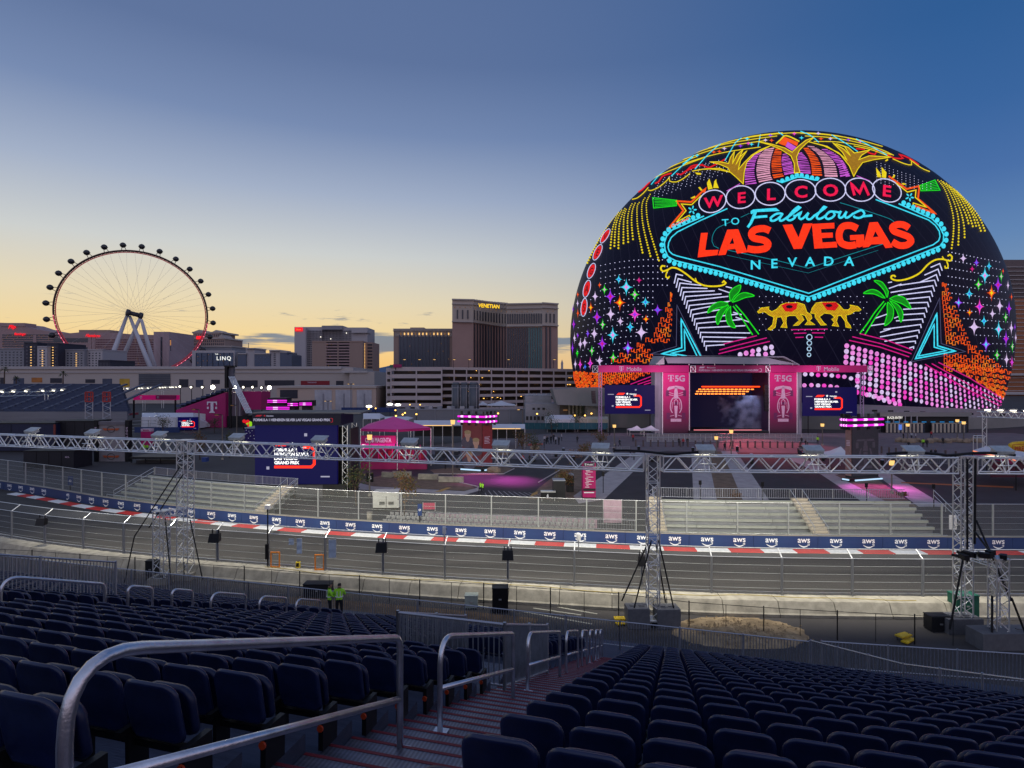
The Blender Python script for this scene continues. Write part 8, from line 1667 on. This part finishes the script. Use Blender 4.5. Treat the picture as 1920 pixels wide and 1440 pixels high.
t = marquee('long white canopy tent right of the magenta pavilion', 776, 866, 797, 788, 822, 150, 10, M_tentw); pbox(t, 'light_strip', 780, 797.2, 850, 798.4, 149.6, .2, E_warm); pbox(t, 'dark_interior', 778, 800, 864, 818, 156, .4, M_dark)
t = marquee('long white canopy tent right of the portrait pillar', 916, 984, 803, 795, 824, 145, 9, M_tentw); pbox(t, 'light_strip', 920, 803.2, 976, 804.4, 144.6, .2, E_warm); pbox(t, 'dark_interior', 918, 806, 982, 822, 150, .4, M_dark)
marquee('white marquee in front of the pale podium building', 1026, 1078, 786, 778, 798, 190, 14, M_tentw, off=6, wall=1); marquee('cream flat-roofed marquee left of the stage', 1083, 1140, 786, 781, 797, 192, 12, mat('tent_cream', (.5, .47, .38), .7), wall=1); marquee('white tent top peeping over the magenta pavilion, left', 681, 712, 785, 775, 800, 160, 8, M_tentw); marquee('white tent top peeping over the magenta pavilion, right', 721, 766, 787, 781, 800, 160, 8, M_tentw)
def peak(label, x0, x1, ye, yp, Y, dep, m, name='peaked_tent', group=None):
    t = thing(name, label, 'tent', W((x0+x1)/2, ye, Y), group); a, b = W(x0, ye, Y), W(x1, ye, Y); c, d = a+Vector((0, dep, 0)), b+Vector((0, dep, 0)); p = W((x0+x1)/2, yp, Y+dep/2)
    for u, v in ((a, b), (b, d), (d, c), (c, a)):
        mid = [u, (u+v)/2+Vector((0, 0, .0)), v]; m1 = (u+p)/2-UP*.35*(p.z-u.z)*.5; m2 = (v+p)/2-UP*.35*(p.z-u.z)*.5; mb = MB(); mb.add([u, v, m2, m1, p], [(0, 1, 2, 3), (3, 2, 4)]); mb.add([u-UP*.3, v-UP*.3, v, u], [(0, 1, 2, 3)]); obj('roof_panel', mb, m, t)
    for u in (a, b, c, d): rod(t, 'post', (u.x, u.y, 0), u, .07, M_alu)
peak('small white peaked tent at the left foot of the dark pillar', 1556, 1597, 853, 837, 112, 4, M_tentw); peak('pale umbrella tent left of the stage, left one', 1181, 1208, 806, 798, 176, 4, M_tentw); peak('pale umbrella tent left of the stage, right one', 1206, 1236, 806, 797.5, 176, 4, M_tentw); peak('white tent roof below the car park, large', 913, 966, 760, 751, 250, 14, M_tentw); peak('white tent roof below the car park beside the silos', 896, 914, 759, 752, 250, 8, M_tentw)
# trailers, hoardings, dark structures at left
def trailer(label, x0, x1, y0, y1, Y, m, dep=6): t = thing('trailer', label, 'trailer', W((x0+x1)/2, y1, Y)); pbox(t, 'body', x0, y0+1, x1, y1-3, Y, dep, m); pbox(t, 'roof', x0-.5, y0, x1+.5, y0+1.4, Y-.2, dep+.4, M_dark); pbox(t, 'skirt', x0+1, y1-4, x1-1, y1, Y+.2, dep-.4, M_black); [pbox(t, 'panel_joint', x0+(x1-x0)*i/4-.3, y0+2, x0+(x1-x0)*i/4+.3, y1-4, Y-.05, .1, M_black) for i in (1, 2, 3)]; return t
M_nvd = mat('trailer_navy', (.012, .016, .05), .5); trailer('long dark navy trailer at the left edge behind the truss', -60, 101, 793, 848, 138, M_nvd); trailer('black trailer left of the hoarding with the orange emblem', 104, 176, 789, 846, 140, mat('trailer_black', (.012, .012, .018), .55)); t = trailer('black slatted structure behind the fence at the lower left', 44, 138, 845, 884, 112, mat('trailer_black', (.012, .012, .018), .55), 5); Flat(111.8, t).text('MCL', 126, 857, 3, 0, 0, .02).out('lettering', M_pinkish)
rd_ = thing('red_banner_post', 'thin rust-red banner post between the two dark trailers', 'post', W(102, 845, 136)); pbox(rd_, 'banner', 100, 796, 103.5, 823, 135.8, .2, mat('rust_red', (.2, .04, .03), .7)); pbox(rd_, 'post', 100.8, 823, 102.4, 846, 136, .3, M_black)
ho = thing('hoarding', 'tall pale hoarding with an orange winged emblem at the left', 'hoarding', W(208, 868, 122)); pbox(ho, 'panel', 183, 790, 234, 868, 122, .8, mat('hoarding_grey', (.24, .22, .23), .7)); pbox(ho, 'top_strip', 183, 790.5, 234, 797, 121.8, .3, mat('hoarding_dark', (.15, .14, .16), .7))
M_oe = mat('emblem_orange', (.42, .09, .03), .6)
for cy in (805, 856): A = Flat(121.9, ho); A.oval(208, cy, 7, 5.6, 1.1); A.out('emblem', M_charc); A = Flat(121.85, ho); A.poly([(192, cy-2), (200, cy-2), (201, cy+2), (195, cy+2)]).poly([(216, cy-2), (224, cy-2), (221, cy+2), (215, cy+2)]).poly([(202, cy-1.4), (214, cy-1.4), (214, cy+1.4), (202, cy+1.4)]); A.out('emblem_wings', M_oe)
for x0 in (176, 234.5): pbox(ho, 'side_pillar', x0, 788, x0+6.5, 870, 121.5, 1.2, M_black); A = Flat(121.4, ho); [A.text(ch, x0+3.2, 803+i*5.2, 4, PI/2, 0, .02) for i, ch in enumerate('NDUTS')]; A.out('lettering', M_pinkish)
lt = thing('low_canopy', 'long low black canopy right of the hoarding', 'canopy', W(290, 866, 120)); pbox(lt, 'roof', 243, 857, 334, 860.5, 118, 5, M_black); [pbox(lt, 'post', x_, 860, x_+1, 868, 118.2, .2, M_black) for x_ in (245, 272, 300, 331)]; pbox(lt, 'blue_box', 378, 858, 387, 866, 117, 1, mat('box_blue', (.02, .05, .2), .5)); pbox(lt, 'counter', 255, 863, 330, 868, 120, 1.5, M_charc)
cl = thing('container', 'small dark container with starry print left of the big blue screen', 'container', W(470, 832, 130)); pbox(cl, 'body', 459, 803, 479, 832, 128, 6, emat('container_navy', (20, 14, 62), .8)); pbox(cl, 'roof', 458.5, 801.5, 479.5, 803.5, 127.8, 6.4, M_can); pbox(cl, 'step', 459, 828, 479, 834, 127.4, 1, mat('lilac_step', (.3, .24, .36), .6))
for i in range(9): pbox(cl, 'print_mark', 461+(i*7) % 17, 806+(i*5) % 19, 462.2+(i*7) % 17, 807.2+(i*5) % 19, 127.9, .1, M_ink)
fl2 = thing('flower_display', 'glowing red and green flower display left of the big screen header', 'display', W(462, 800, 160)); rq = random.Random(2)
for i in range(10): link('bloom', MB().ball((0, 0, 0), .5, 6, 4).mesh('bloom', emat('bloom_red', (225, 30, 40), .9) if i % 4 else emat('bloom_green', (150, 220, 30), .9)), fl2, Matrix.Translation(W(457+rq.uniform(0, 13), 789+rq.uniform(0, 8), 160)))
pbox(fl2, 'stand', 456, 797, 471, 806, 160.2, 1.5, M_black)
# middle: wall, silos, plant
gw = thing('site_wall', 'long grey wall behind the tents below the car park', 'wall', W(860, 800, 226)); pbox(gw, 'wall', 745, 768, 990, 802, 226, 1, mat('site_wall_grey', (.20, .20, .22), .85, 0, .12, .2)); pbox(gw, 'coping', 744, 766.5, 991, 768.5, 225.8, 1.4, B_grey); [pbox(gw, 'pier', 745+k*35, 768, 746.5+k*35, 802, 225.7, .3, B_grey) for k in range(8)]
M_silo = mat('silo_grey', (.10, .11, .13), .55, .2, .1, .3)
for x0, x1, lb_ in ((847, 862.5, 'left of three tall grey silos'), (863, 878, 'middle of three tall grey silos'), (878.5, 898, 'right and widest of three tall grey silos')):
    c = W((x0+x1)/2, 765, 240); r = (x1-x0)/2*240/F; zt = zat(722, 240); t = thing('silo', lb_, 'silo', c, 'silos below the car park'); obj('body', MB().cyl((c.x, c.y), r, 0, zt, 24), M_silo, t, True); obj('dome', MB().cyl((c.x, c.y), r, zt, zt+1.1, 24, r*.72), M_silo, t, True); obj('band', MB().cyl((c.x, c.y), r*1.015, zt-1.2, zt-.9, 24), B_grey, t)
    for k in range(4): q = 2*PI*k/4+.6; rod(t, 'ladder_rail', (c.x+r*1.03*math.cos(q), c.y+r*1.03*math.sin(q), 0), (c.x+r*1.03*math.cos(q), c.y+r*1.03*math.sin(q), zt), .1, M_bars)
pq = thing('plant_building', 'pale low building with roof plant left of the podium', 'building', W(1020, 792, 215)); pbox(pq, 'wall', 985, 757, 1062, 800, 215, 18, mat('plant_pale', (.30, .30, .32), .85)); pbox(pq, 'upper_wall', 985, 742, 1034, 757, 221, 14, mat('plant_pale', (.30, .30, .32), .85)); grid(pq, 985, 778, 1028, 790, 6, 1, 215, M_dark, .6, .6, .8); grid(pq, 996, 764, 1024, 769, 3, 1, 215, M_dark, .5, .8, .8)
for k in range(5): pbox(pq, 'roof_unit', 990+k*9, 737.5, 996+k*9, 742, 223, 3, B_grey)
rod(pq, 'roof_rail', W(985, 740, 220), W(1060, 741, 220), .08, M_alu)
for k in range(9): pbox(gw, 'roof_unit', 760+k*14+(k % 3)*4, 762, 768+k*14+(k % 3)*4, 768, 230, 3, B_lt if k % 2 else B_grey)
rodw = thing('blue_hoarding', 'dark blue fabric site hoarding at the foot of the tan store', 'hoarding', W(680, 775, 250)); [pbox(rodw, 'panel', 640+k*22, 764, 661.5+k*22, 773, 250, .3, mat('hoarding_blue', (.02, .04, .14), .7)) for k in range(5)]
pl_ = thing('podium_block', 'angular grey concrete block at the left foot of the dome with a lit entrance', 'building', W(1100, 795, 200)); Yp2 = 205; M_blk = mat('block_concrete', (.235, .23, .22), .85, 0, .1, .1)
mb = MB(); mb.ext([W(1036, 730, Yp2), W(1132, 727, Yp2), W(1240, 740, Yp2), W(1240, 765, Yp2), W(1130, 762, Yp2), W(1045, 759, Yp2)], (0, 16, 0)); obj('upper_block', mb, M_blk, pl_); pbox(pl_, 'lower_wall', 1098, 760, 1240, 802, Yp2+2, 12, M_blk); pbox(pl_, 'recess', 1050, 759, 1100, 802, Yp2+8, 6, mat('recess_warm', (.12, .10, .08), .8)); [pbox(pl_, 'column', 1066+k*7, 760, 1069+k*7, 790, Yp2+6, .8, mat('column_cream', (.40, .35, .26), .8)) for k in range(4)]; pbox(pl_, 'recess_lamp', 1056, 768, 1064, 770, Yp2+7.5, .3, E_dimw)
tf = thing('teal_fence', 'teal fabric fence running below the podium building towards the stage', 'fence', W(1040, 802, 185)); M_teal = mat('teal_fabric', (.012, .075, .10), .7, 0, .25, .4)
for k in range(17): pbox(tf, 'panel', 960+k*10.6, 792.5-(k > 7)*1+k*.1, 970.3+k*10.6, 805, 184+(k % 2)*.2, .2, M_teal)
# stage forecourt
sfn = thing('crowd_barrier', 'pale crowd barrier along the front of the stage', 'fence', G(1370, 828)); pk = MB()
for k in range(32):
    x0 = 1213+k*10; a, b = G(x0, 828.5), G(x0+9.4, 828.5)
    for h in (.15, 1.25, 2.2): rod(sfn, 'rail', a+UP*h, b+UP*h, .07, M_bars)
    rod(sfn, 'post', a, a+UP*2.2, .09, M_bars)
    for j in range(8): c = a.lerp(b, j/8); pk.box((c.x, c.y, 1.2), (.06, .06, 2.0))
obj('bars', pk, M_bars, sfn, kind='stuff')
M_bol = mat('bollard_dark', (.10, .07, .07), .5)
bol = None
def bollard(p, lb_, grp, red):
    t = thing('bollard', lb_, 'bollard', p, grp); obj('post', MB().cyl((p.x, p.y), .2, 0, 1.55, 10), M_bol, t); obj('cap', MB().cyl((p.x, p.y), .24, 1.55, 1.68, 10, .12), M_bol, t); obj('foot', MB().cyl((p.x, p.y), .3, 0, .06, 10), M_bol, t); return t
b0 = bollard(G(1192, 837), 'dark bollard in the long row in front of the stage', 'bollards in front of the stage', True)
for k in range(1, 24): dup(b0, Matrix.Translation(G(1192+k*14, 837+k*.15)))
b1 = bollard(G(1653, 850), 'dark bollard in the short row right of the dark pillar', 'bollards right of the dark pillar', False)
for x_, y_ in ((1667, 852), (1680, 853), (1773, 858), (1792, 860), (1640, 849), (1710, 855)): dup(b1, Matrix.Translation(G(x_, y_)))
# doors under the dome, right
dr = thing('entrance_doors', 'row of cream framed glass doors under the dome with a white entry sign', 'doors', G(1735, 811)); Yd = 188; M_crm = mat('door_cream', (.42, .38, .30), .6); pbox(dr, 'dark_recess', 1655, 780, 1816, 812, Yd+1.5, 1, M_dark); pbox(dr, 'fascia', 1650, 773, 1822, 781, Yd+.5, 3, M_pod)
for k in range(21):
    x_ = 1662+k*7.2
    if 10 <= k <= 11: continue
    pbox(dr, 'door_leaf', x_, 794, x_+3.4, 811, Yd, .3, M_crm); pbox(dr, 'door_glass', x_+3.6, 795, x_+6.8, 811, Yd+.2, .1, B_glass); pbox(dr, 'door_head', x_, 793, x_+7, 794.4, Yd, .4, M_crm)
for k in range(9): x_ = 1661+k*17; pbox(dr, 'blue_light', x_, 790.6, x_+8, 791.8, Yd-.2, .2, emat('door_blue_light', (40, 140, 210), .9))
for k in range(6): pbox(dr, 'mullion', 1664+k*11, 780, 1665.4+k*11, 793, Yd+.3, .3, M_bars)
Flat(Yd-.4, dr).text('PLAZA ENTRY', 1678, 783, 4.4, 0, 0, .015, .75).out('lettering', emat('entry_sign', (240, 235, 225), 1.3)); pbox(dr, 'info_screen', 1686, 796, 1691, 806, Yd-.3, .2, emat('info_screen', (90, 130, 230), .9))
for k in range(9): q = W(1640+k*30, 770+k*1.0, 192); bar(dr, 'soffit_lamp', q, (1.6, .3, .6), M_black)
# right edge: far gantry, yellow board, canopy, boulders
rg_ = thing('far_gantry', 'distant lighting gantry with bright lamps at the right edge', 'truss', W(1880, 775, 120)); P0, P1 = W(1838, 772, 112), W(1990, 776, 100)
for h in (0, 1.0):
    for d in (0, .8): rod(rg_, 'chord', P0+Vector((0, d, h-1)), P1+Vector((0, d, h-1)), .07, M_truss)
for i in range(22): a = P0.lerp(P1, i/22); b = P0.lerp(P1, (i+1)/22); rod(rg_, 'brace', a-UP*(1 if i % 2 else 0), b-UP*(0 if i % 2 else 1), .05, M_truss)
for x_ in (1842, 1850): q = W(x_, 776, 112); rod(rg_, 'leg', (q.x, q.y, 0), q, .07, M_truss)
for i in range(10): rod(rg_, 'leg_brace', W(1842 if i % 2 else 1850, 780+i*9, 112), W(1850 if i % 2 else 1842, 789+i*9, 112), .045, M_truss)
for k in range(5): p = P0.lerp(P1, (k+.6)/6)+UP*.5; bar(rg_, 'lamp', p-UP*.15, (.9, .3, .12), E_lamp); bar(rg_, 'lamp_housing', p+UP*.05, (1.2, .6, .2), M_case)
sgm = thing('small_lattice', 'small lattice frame beside the right-hand gantry leg', 'frame', W(1835, 838, 118)); [rod(sgm, 'leg', (W(x_, 838, 118).x, 118, 0), W(x_, 817, 118), .07, M_truss) for x_ in (1825, 1832, 1845)]; rod(sgm, 'beam', W(1825, 817, 118), W(1845, 817, 118), .08, M_truss); rod(sgm, 'beam', W(1825, 821, 118), W(1845, 821, 118), .06, M_truss)
yb_ = thing('yellow_board', 'yellow advertising board with red lettering at the right edge', 'sign', W(1908, 850, 105)); mb = MB(); P = [W(1895, 833, 105), W(1903, 829, 105), W(1940, 826, 104), W(1940, 852, 104), W(1895, 850, 105)]; mb.ext(P, (0, .5, 0)); obj('panel', mb, mat('board_yellow', (.75, .48, .02), .5), yb_); Flat(104.0, yb_).text('PIRELLI', 1917, 841, 9, -.04, 0, .03, .78).out('lettering', mat('board_red', (.45, .03, .02), .6)); Flat(104.0, yb_).stroke([(1899, 848), (1899, 834), (1935, 832)], 1).out('board_line', mat('board_red', (.45, .03, .02), .6)); q = W(1910, 850, 105.2); rod(yb_, 'post', (q.x, q.y, 0), q, .2, M_black)
cn = thing('entrance_canopy', 'flat white canopy with a glowing red edge at the right edge', 'canopy', W(1870, 865, 95)); a, b, c, d = W(1824, 844, 96), W(1905, 862, 90), W(1990, 858, 97), W(1850, 836.5, 106); mb = MB(); mb.hexa([p-UP*.15 for p in (a, b, c, d)], [a, b, c, d]); obj('roof', mb, M_tentw, cn); mb = MB(); mb.hexa([a-UP*.75, b-UP*.75, b-UP*.75+Vector((.1, .2, 0)), a-UP*.75+Vector((.1, .2, 0))], [a-UP*.16, b-UP*.16, b-UP*.16+Vector((.1, .2, 0)), a-UP*.16+Vector((.1, .2, 0))]); obj('valance', mb, M_mgd, cn); rod(cn, 'edge_light', a-UP*.12+Vector((-.05, -.1, 0)), b-UP*.12+Vector((-.05, -.1, 0)), .08, emat('edge_light', (255, 150, 110), 1.2)); pbox(cn, 'banner', 1860, 866, 1990, 895, 92, .3, mat('dark_maroon', (.08, .01, .025), .6)); [rod(cn, 'post', (p.x, p.y, 0), p, .08, M_black) for p in (a, b, d)]
for i in range(14):
    p = G(1686+i*11.5, 829+(i % 3)*.8); r_ = random.Random(i); mb = MB(); mb.ball((p.x, p.y, .45), (.9+.5*r_.random(), .7, .6+.3*r_.random()), 8, 5); mb.v = [tuple(Vector(v)*1+Vector((noise.noise(Vector(v)*1.3), noise.noise(Vector(v)*1.1+Vector((5, 0, 0))), noise.noise(Vector(v)*1.7)))*.22) for v in mb.v]; obj('boulder', mb, mat('boulder_tan', (.28, .21, .15), .9, 0, .25, 1), label='tan boulder in the row edging the plaza before the glass doors', cat='boulder', group='boulders edging the plaza')
for px, py, lb_ in ((945, 853, 'tan boulder before the right canopy tent'), (880, 848, 'tan boulder left of the portrait pillar'), (1003, 843, 'tan boulder beside the red island'), (926, 885, 'tan boulder at the foot of the portrait pillar')): p = G(px, py); mb = MB(); mb.ball((p.x, p.y, .4), (1.3, .8, .7), 9, 6); mb.v = [tuple(Vector(v)+Vector((noise.noise(Vector(v)*1.3), noise.noise(Vector(v)*1.1), noise.noise(Vector(v)*1.7)))*.25) for v in mb.v]; obj('boulder', mb, mat('boulder_tan', (.28, .21, .15), .9, 0, .25, 1), label=lb_, cat='boulder')
patch('red_island', [(990, 832), (1018, 831), (1018, 834), (990, 836)], .03, mat('island_red', (.5, .04, .02), .6))
# ---------------------------------------------------------------- people
def person_mesh(pose, vest, legs_c, seed):
    """one continuous body grown round a posed skeleton (1.75 m)"""
    P = {'pel': (0, 0, .95), 'wst': (0, .0, 1.1), 'chs': (0, .01, 1.32), 'nck': (0, 0, 1.48), 'hd0': (0, -.01, 1.56), 'hd1': (0, -.02, 1.68), 'hd2': (0, -.01, 1.75),
         'hpL': (-.1, 0, .92), 'knL': (-.11, -.03, .5), 'anL': (-.11, .02, .09), 'toL': (-.12, -.15, .04), 'hpR': (.1, 0, .92), 'knR': (.11, -.03, .5), 'anR': (.11, .02, .09), 'toR': (.12, -.15, .04),
         'shL': (-.19, 0, 1.42), 'elL': (-.25, .03, 1.14), 'wrL': (-.26, -.06, .9), 'haL': (-.26, -.1, .8), 'shR': (.19, 0, 1.42), 'elR': (.25, .03, 1.14), 'wrR': (.26, -.06, .9), 'haR': (.26, -.1, .8)}
    P.update(pose); R = dict(pel=.15, wst=.135, chs=.165, nck=.06, hd0=.075, hd1=.105, hd2=.06, hpL=.10, knL=.065, anL=.05, toL=.04, hpR=.10, knR=.065, anR=.05, toR=.04, shL=.08, elL=.05, wrL=.035, haL=.035, shR=.08, elR=.05, wrR=.035, haR=.035)
    E = [('pel', 'wst'), ('wst', 'chs'), ('chs', 'nck'), ('nck', 'hd0'), ('hd0', 'hd1'), ('hd1', 'hd2')]+[e for s in 'LR' for e in (('pel', 'hp'+s), ('hp'+s, 'kn'+s), ('kn'+s, 'an'+s), ('an'+s, 'to'+s), ('chs', 'sh'+s), ('sh'+s, 'el'+s), ('el'+s, 'wr'+s), ('wr'+s, 'ha'+s))]
    K = list(P); me = bpy.data.meshes.new('body_cage'); me.from_pydata([P[k] for k in K], [(K.index(a), K.index(b)) for a, b in E], []); o = bpy.data.objects.new('body_cage', me); C.objects.link(o)
    md = o.modifiers.new('skin', 'SKIN'); md.use_smooth_shade = True; sv = me.skin_vertices[0].data
    for i, k in enumerate(K): sv[i].radius = (R[k], R[k]*(.75 if k in ('chs', 'wst') else 1)); sv[i].use_root = (k == 'pel')
    sb_ = o.modifiers.new('sub', 'SUBSURF'); sb_.levels = 2; sb_.render_levels = 2
    dg = bpy.context.evaluated_depsgraph_get(); ev = o.evaluated_get(dg); src = ev.to_mesh(); new = bpy.data.meshes.new('person'); new.from_pydata([v.co.copy() for v in src.vertices], [], [tuple(p.vertices) for p in src.polygons]); ev.to_mesh_clear(); bpy.data.objects.remove(o)
    for m in (legs_c, vest, M_skn, M_hr): new.materials.append(m)
    hz_ = P['hd1'][2]; 
    for p in new.polygons:
        c = p.center; arm_low = abs(c.x) > .21 and c.z < 1.0
        p.material_index = (3 if (c.z > hz_+.03 or (c.z > hz_-.05 and c.y > P['hd1'][1]+.03)) else 2 if c.z > P['nck'][2]+.02 else 0 if c.z < .98 and abs(c.x) < .22 else 2 if arm_low and c.z < .86 else 1); p.use_smooth = True
    new.update(); return new
M_skn = mat('skin_tone', (.30, .17, .11), .6); M_hr = mat('dark_hair', (.015, .012, .01), .7); M_hv = mat('hi_vis_lime', (.38, .85, .04), .6); M_tr = mat('dark_trousers', (.012, .012, .016), .8); M_blk = mat('dark_jacket', (.02, .02, .026), .8); M_rdj = mat('red_jacket', (.4, .03, .04), .8); M_gry = mat('pale_shirt', (.4, .4, .44), .8)
stand_ = {}; walk_ = {'knL': (-.1, -.22, .52), 'anL': (-.1, -.28, .1), 'toL': (-.1, -.44, .06), 'knR': (.1, .08, .5), 'anR': (.1, .34, .14), 'toR': (.1, .22, .05), 'elL': (-.24, .16, 1.16), 'wrL': (-.25, .2, .93), 'haL': (-.25, .2, .84), 'elR': (.24, -.1, 1.15), 'wrR': (.25, -.25, 1.0), 'haR': (.25, -.3, .93)}
lean_ = {'elL': (-.26, -.12, 1.18), 'wrL': (-.18, -.34, 1.12), 'haL': (-.14, -.40, 1.1), 'elR': (.26, -.10, 1.18), 'wrR': (.2, -.33, 1.12), 'haR': (.16, -.40, 1.1), 'hd1': (.0, -.06, 1.67), 'hd2': (0, -.05, 1.74)}
PM = {}
def person(label, p, rz, pose='stand', top=None, legs_c=None, extra=None, h=1.0, group=None):
    top = top or M_blk; k = (pose, top.name)
    if k not in PM: PM[k] = person_mesh({'stand': stand_, 'walk': walk_, 'lean': lean_}[pose], top, legs_c or M_tr, 1)
    mtx = Matrix.Translation(p) @ Matrix.Rotation(rz, 4, 'Z') @ Matrix.Scale(h, 4); o = link('person', PM[k], None, mtx, label=label, cat='person', group=group)
    if extra == 'stripe':
        for s in (-1, 1): link('reflective_stripe', me_st, o, mtx @ Matrix.Translation((.075*s, .128, 1.27)))
        link('reflective_band', me_bd, o, mtx @ Matrix.Translation((0, .005, 1.12)))
    if extra == 'cap': link('cap', me_cap, o, mtx @ Matrix.Translation((0, -.02, 1.70)))
    return o
M_rf = mat('reflective_tape', (.75, .78, .7), .4); me_st = MB().box((0, 0, 0), (.035, .02, .26)).mesh('reflective_stripe', M_rf)
mb = MB(); mb.tube([(.172*math.cos(2*PI*i/20), .135*math.sin(2*PI*i/20), 0) for i in range(20)], .022, 5, True); me_bd = mb.mesh('reflective_band', M_rf)
mb = MB(); mb.ball((0, 0, .02), (.115, .12, .09), 10, 6); mb.box((0, -.13, -.0), (.16, .12, .015)); me_cap = mb.mesh('cap', M_black)
pz_ = zf; aP = A0+PITCH*NROW+.75
q = ST(aP, 0, pz_); 
def onwalk(px): # a point of the front walkway at photo column px
    u = (px-CX)/F; Y = aP/(math.cos(PSI)+math.sin(PSI)*u); return Vector((u*Y, Y, pz_))
g1 = person('left guard in lime hi-vis jacket at the foot of the blue seats', onwalk(618), PI*.62, 'lean', M_hv, None, 'stripe', .93); g2 = person('right guard in lime hi-vis vest, seen from behind at the foot of the blue seats', onwalk(636), PI+.1, 'lean', M_hv, None, 'stripe', .96)
person('walking guard in a lime vest, left of the two crossing the pink-lit road', G(901, 925), -.9, 'walk', M_hv, None, None, 1.0); person('walking guard in dark clothes and lime vest, right of the two crossing the pink-lit road', G(905, 926), -.8, 'walk', M_hv)
GR = 'people standing on the forecourt'
for i, (px, py) in enumerate(((1021, 832), (1027, 833), (1033, 832), (1042, 833), (1048, 834), (1038, 829), (1053, 827))): person('person in dark clothes in the cluster behind the red island', G(px, py), i*1.3, 'walk' if i % 2 else 'stand', M_blk if i % 3 else M_gry, None, None, 1.3, 'cluster of people behind the red island') if i % 3 else person('person in a pale shirt in the cluster behind the red island', G(px, py), i*1.3, 'stand', M_gry, None, None, 1.3, 'cluster of people behind the red island')
for px, py, rz, ps, tp, lb_ in ((1273, 836, .2, 'stand', M_blk, 'left of three dark figures at the bollards before the stage'), (1281, 837, -.3, 'walk', M_rdj, 'middle of three figures at the bollards before the stage, in dark red'), (1289, 836, .1, 'stand', M_blk, 'right of three dark figures at the bollards before the stage'), (1162, 838, 1.2, 'walk', M_blk, 'dark figure striding left of the stage forecourt'), (1187, 828, .3, 'stand', M_rdj, 'figure in red by the fence left of the stage'), (1533, 833, 2.6, 'walk', M_hv, 'guard in lime vest right of the stage barrier'), (1694, 825, .5, 'stand', M_blk, 'dark figure before the glass doors, leftmost'), (1709, 824, -.4, 'walk', M_gry, 'pale figure before the glass doors, left of two'), (1717, 825, .9, 'stand', M_gry, 'pale figure before the glass doors, right of two'), (1746, 821, 2.2, 'walk', M_rdj, 'figure in red before the glass doors'), (1731, 838, 2.9, 'stand', M_hv, 'guard in lime vest among the figures right of the dark pillar'), (1738, 839, -.5, 'stand', M_blk, 'dark figure beside the lime-vested guard at the right'), (1704, 843, .4, 'walk', M_blk, 'dark figure left of the floodlight right of the dark pillar'), (1746, 858, .2, 'stand', M_blk, 'left of two dark figures behind the truss at the right'), (1754, 858, -.2, 'stand', M_blk, 'right of two dark figures behind the truss at the right'), (980, 870, .3, 'walk', M_rdj, 'figure in red on the lot right of the portrait pillar'), (993, 869, 1.3, 'walk', M_blk, 'dark figure on the lot right of the figure in red'), (857, 878, .4, 'stand', M_rdj, 'figure in red at the left foot of the portrait pillar'), (835, 879, 1.0, 'stand', M_blk, 'dark figure left of the portrait pillar'), (270, 848, .5, 'stand', M_hv, 'guard in lime vest by the small totem, left of two'), (276, 848, 1.5, 'walk', M_hv, 'guard in lime vest by the small totem, right of two'), (163, 862, .7, 'stand', M_blk, 'dark figure behind the left fence')):
    person(lb_, G(px, py), rz, ps, tp, None, None, 1.22 if py < 845 else 1.1, GR)
rk = random.Random(8)
for i in range(16):
    px, py = (rk.uniform(1500, 1556), rk.uniform(846, 856)) if i < 7 else (rk.uniform(800, 862), rk.uniform(838, 864)) if i < 12 else (rk.uniform(680, 800), rk.uniform(858, 876)); c = G(px, py); s = rk.uniform(.8, 1.6); t = thing('equipment_case', 'dark equipment case in the clutter %s' % ('left of the small white peaked tent' if i < 7 else 'between the canopy tent and the portrait pillar' if i < 12 else 'inside the magenta pavilion'), 'case', c, 'equipment clutter '+('by the peaked tent' if i < 7 else 'by the canopy tent' if i < 12 else 'in the pavilion')); bar(t, 'body', c+UP*(.12+s*.4), (s, .8, s*.8), M_charc if i % 3 else M_nvd, rk.uniform(-.4, .4)); bar(t, 'lid', c+UP*(.15+s*.82), (s*1.04, .85, .08), M_black if i % 2 else M_bars); bar(t, 'caster_base', c+UP*.06, (s*.9, .7, .12), M_black)
for i in range(18): person('person in dark clothes walking across the forecourt', G(rk.uniform(1010, 1860), rk.uniform(826, 868)), rk.uniform(0, 6), 'walk' if i % 3 else 'stand', M_blk, None, None, 1.1, 'people crossing the forecourt')
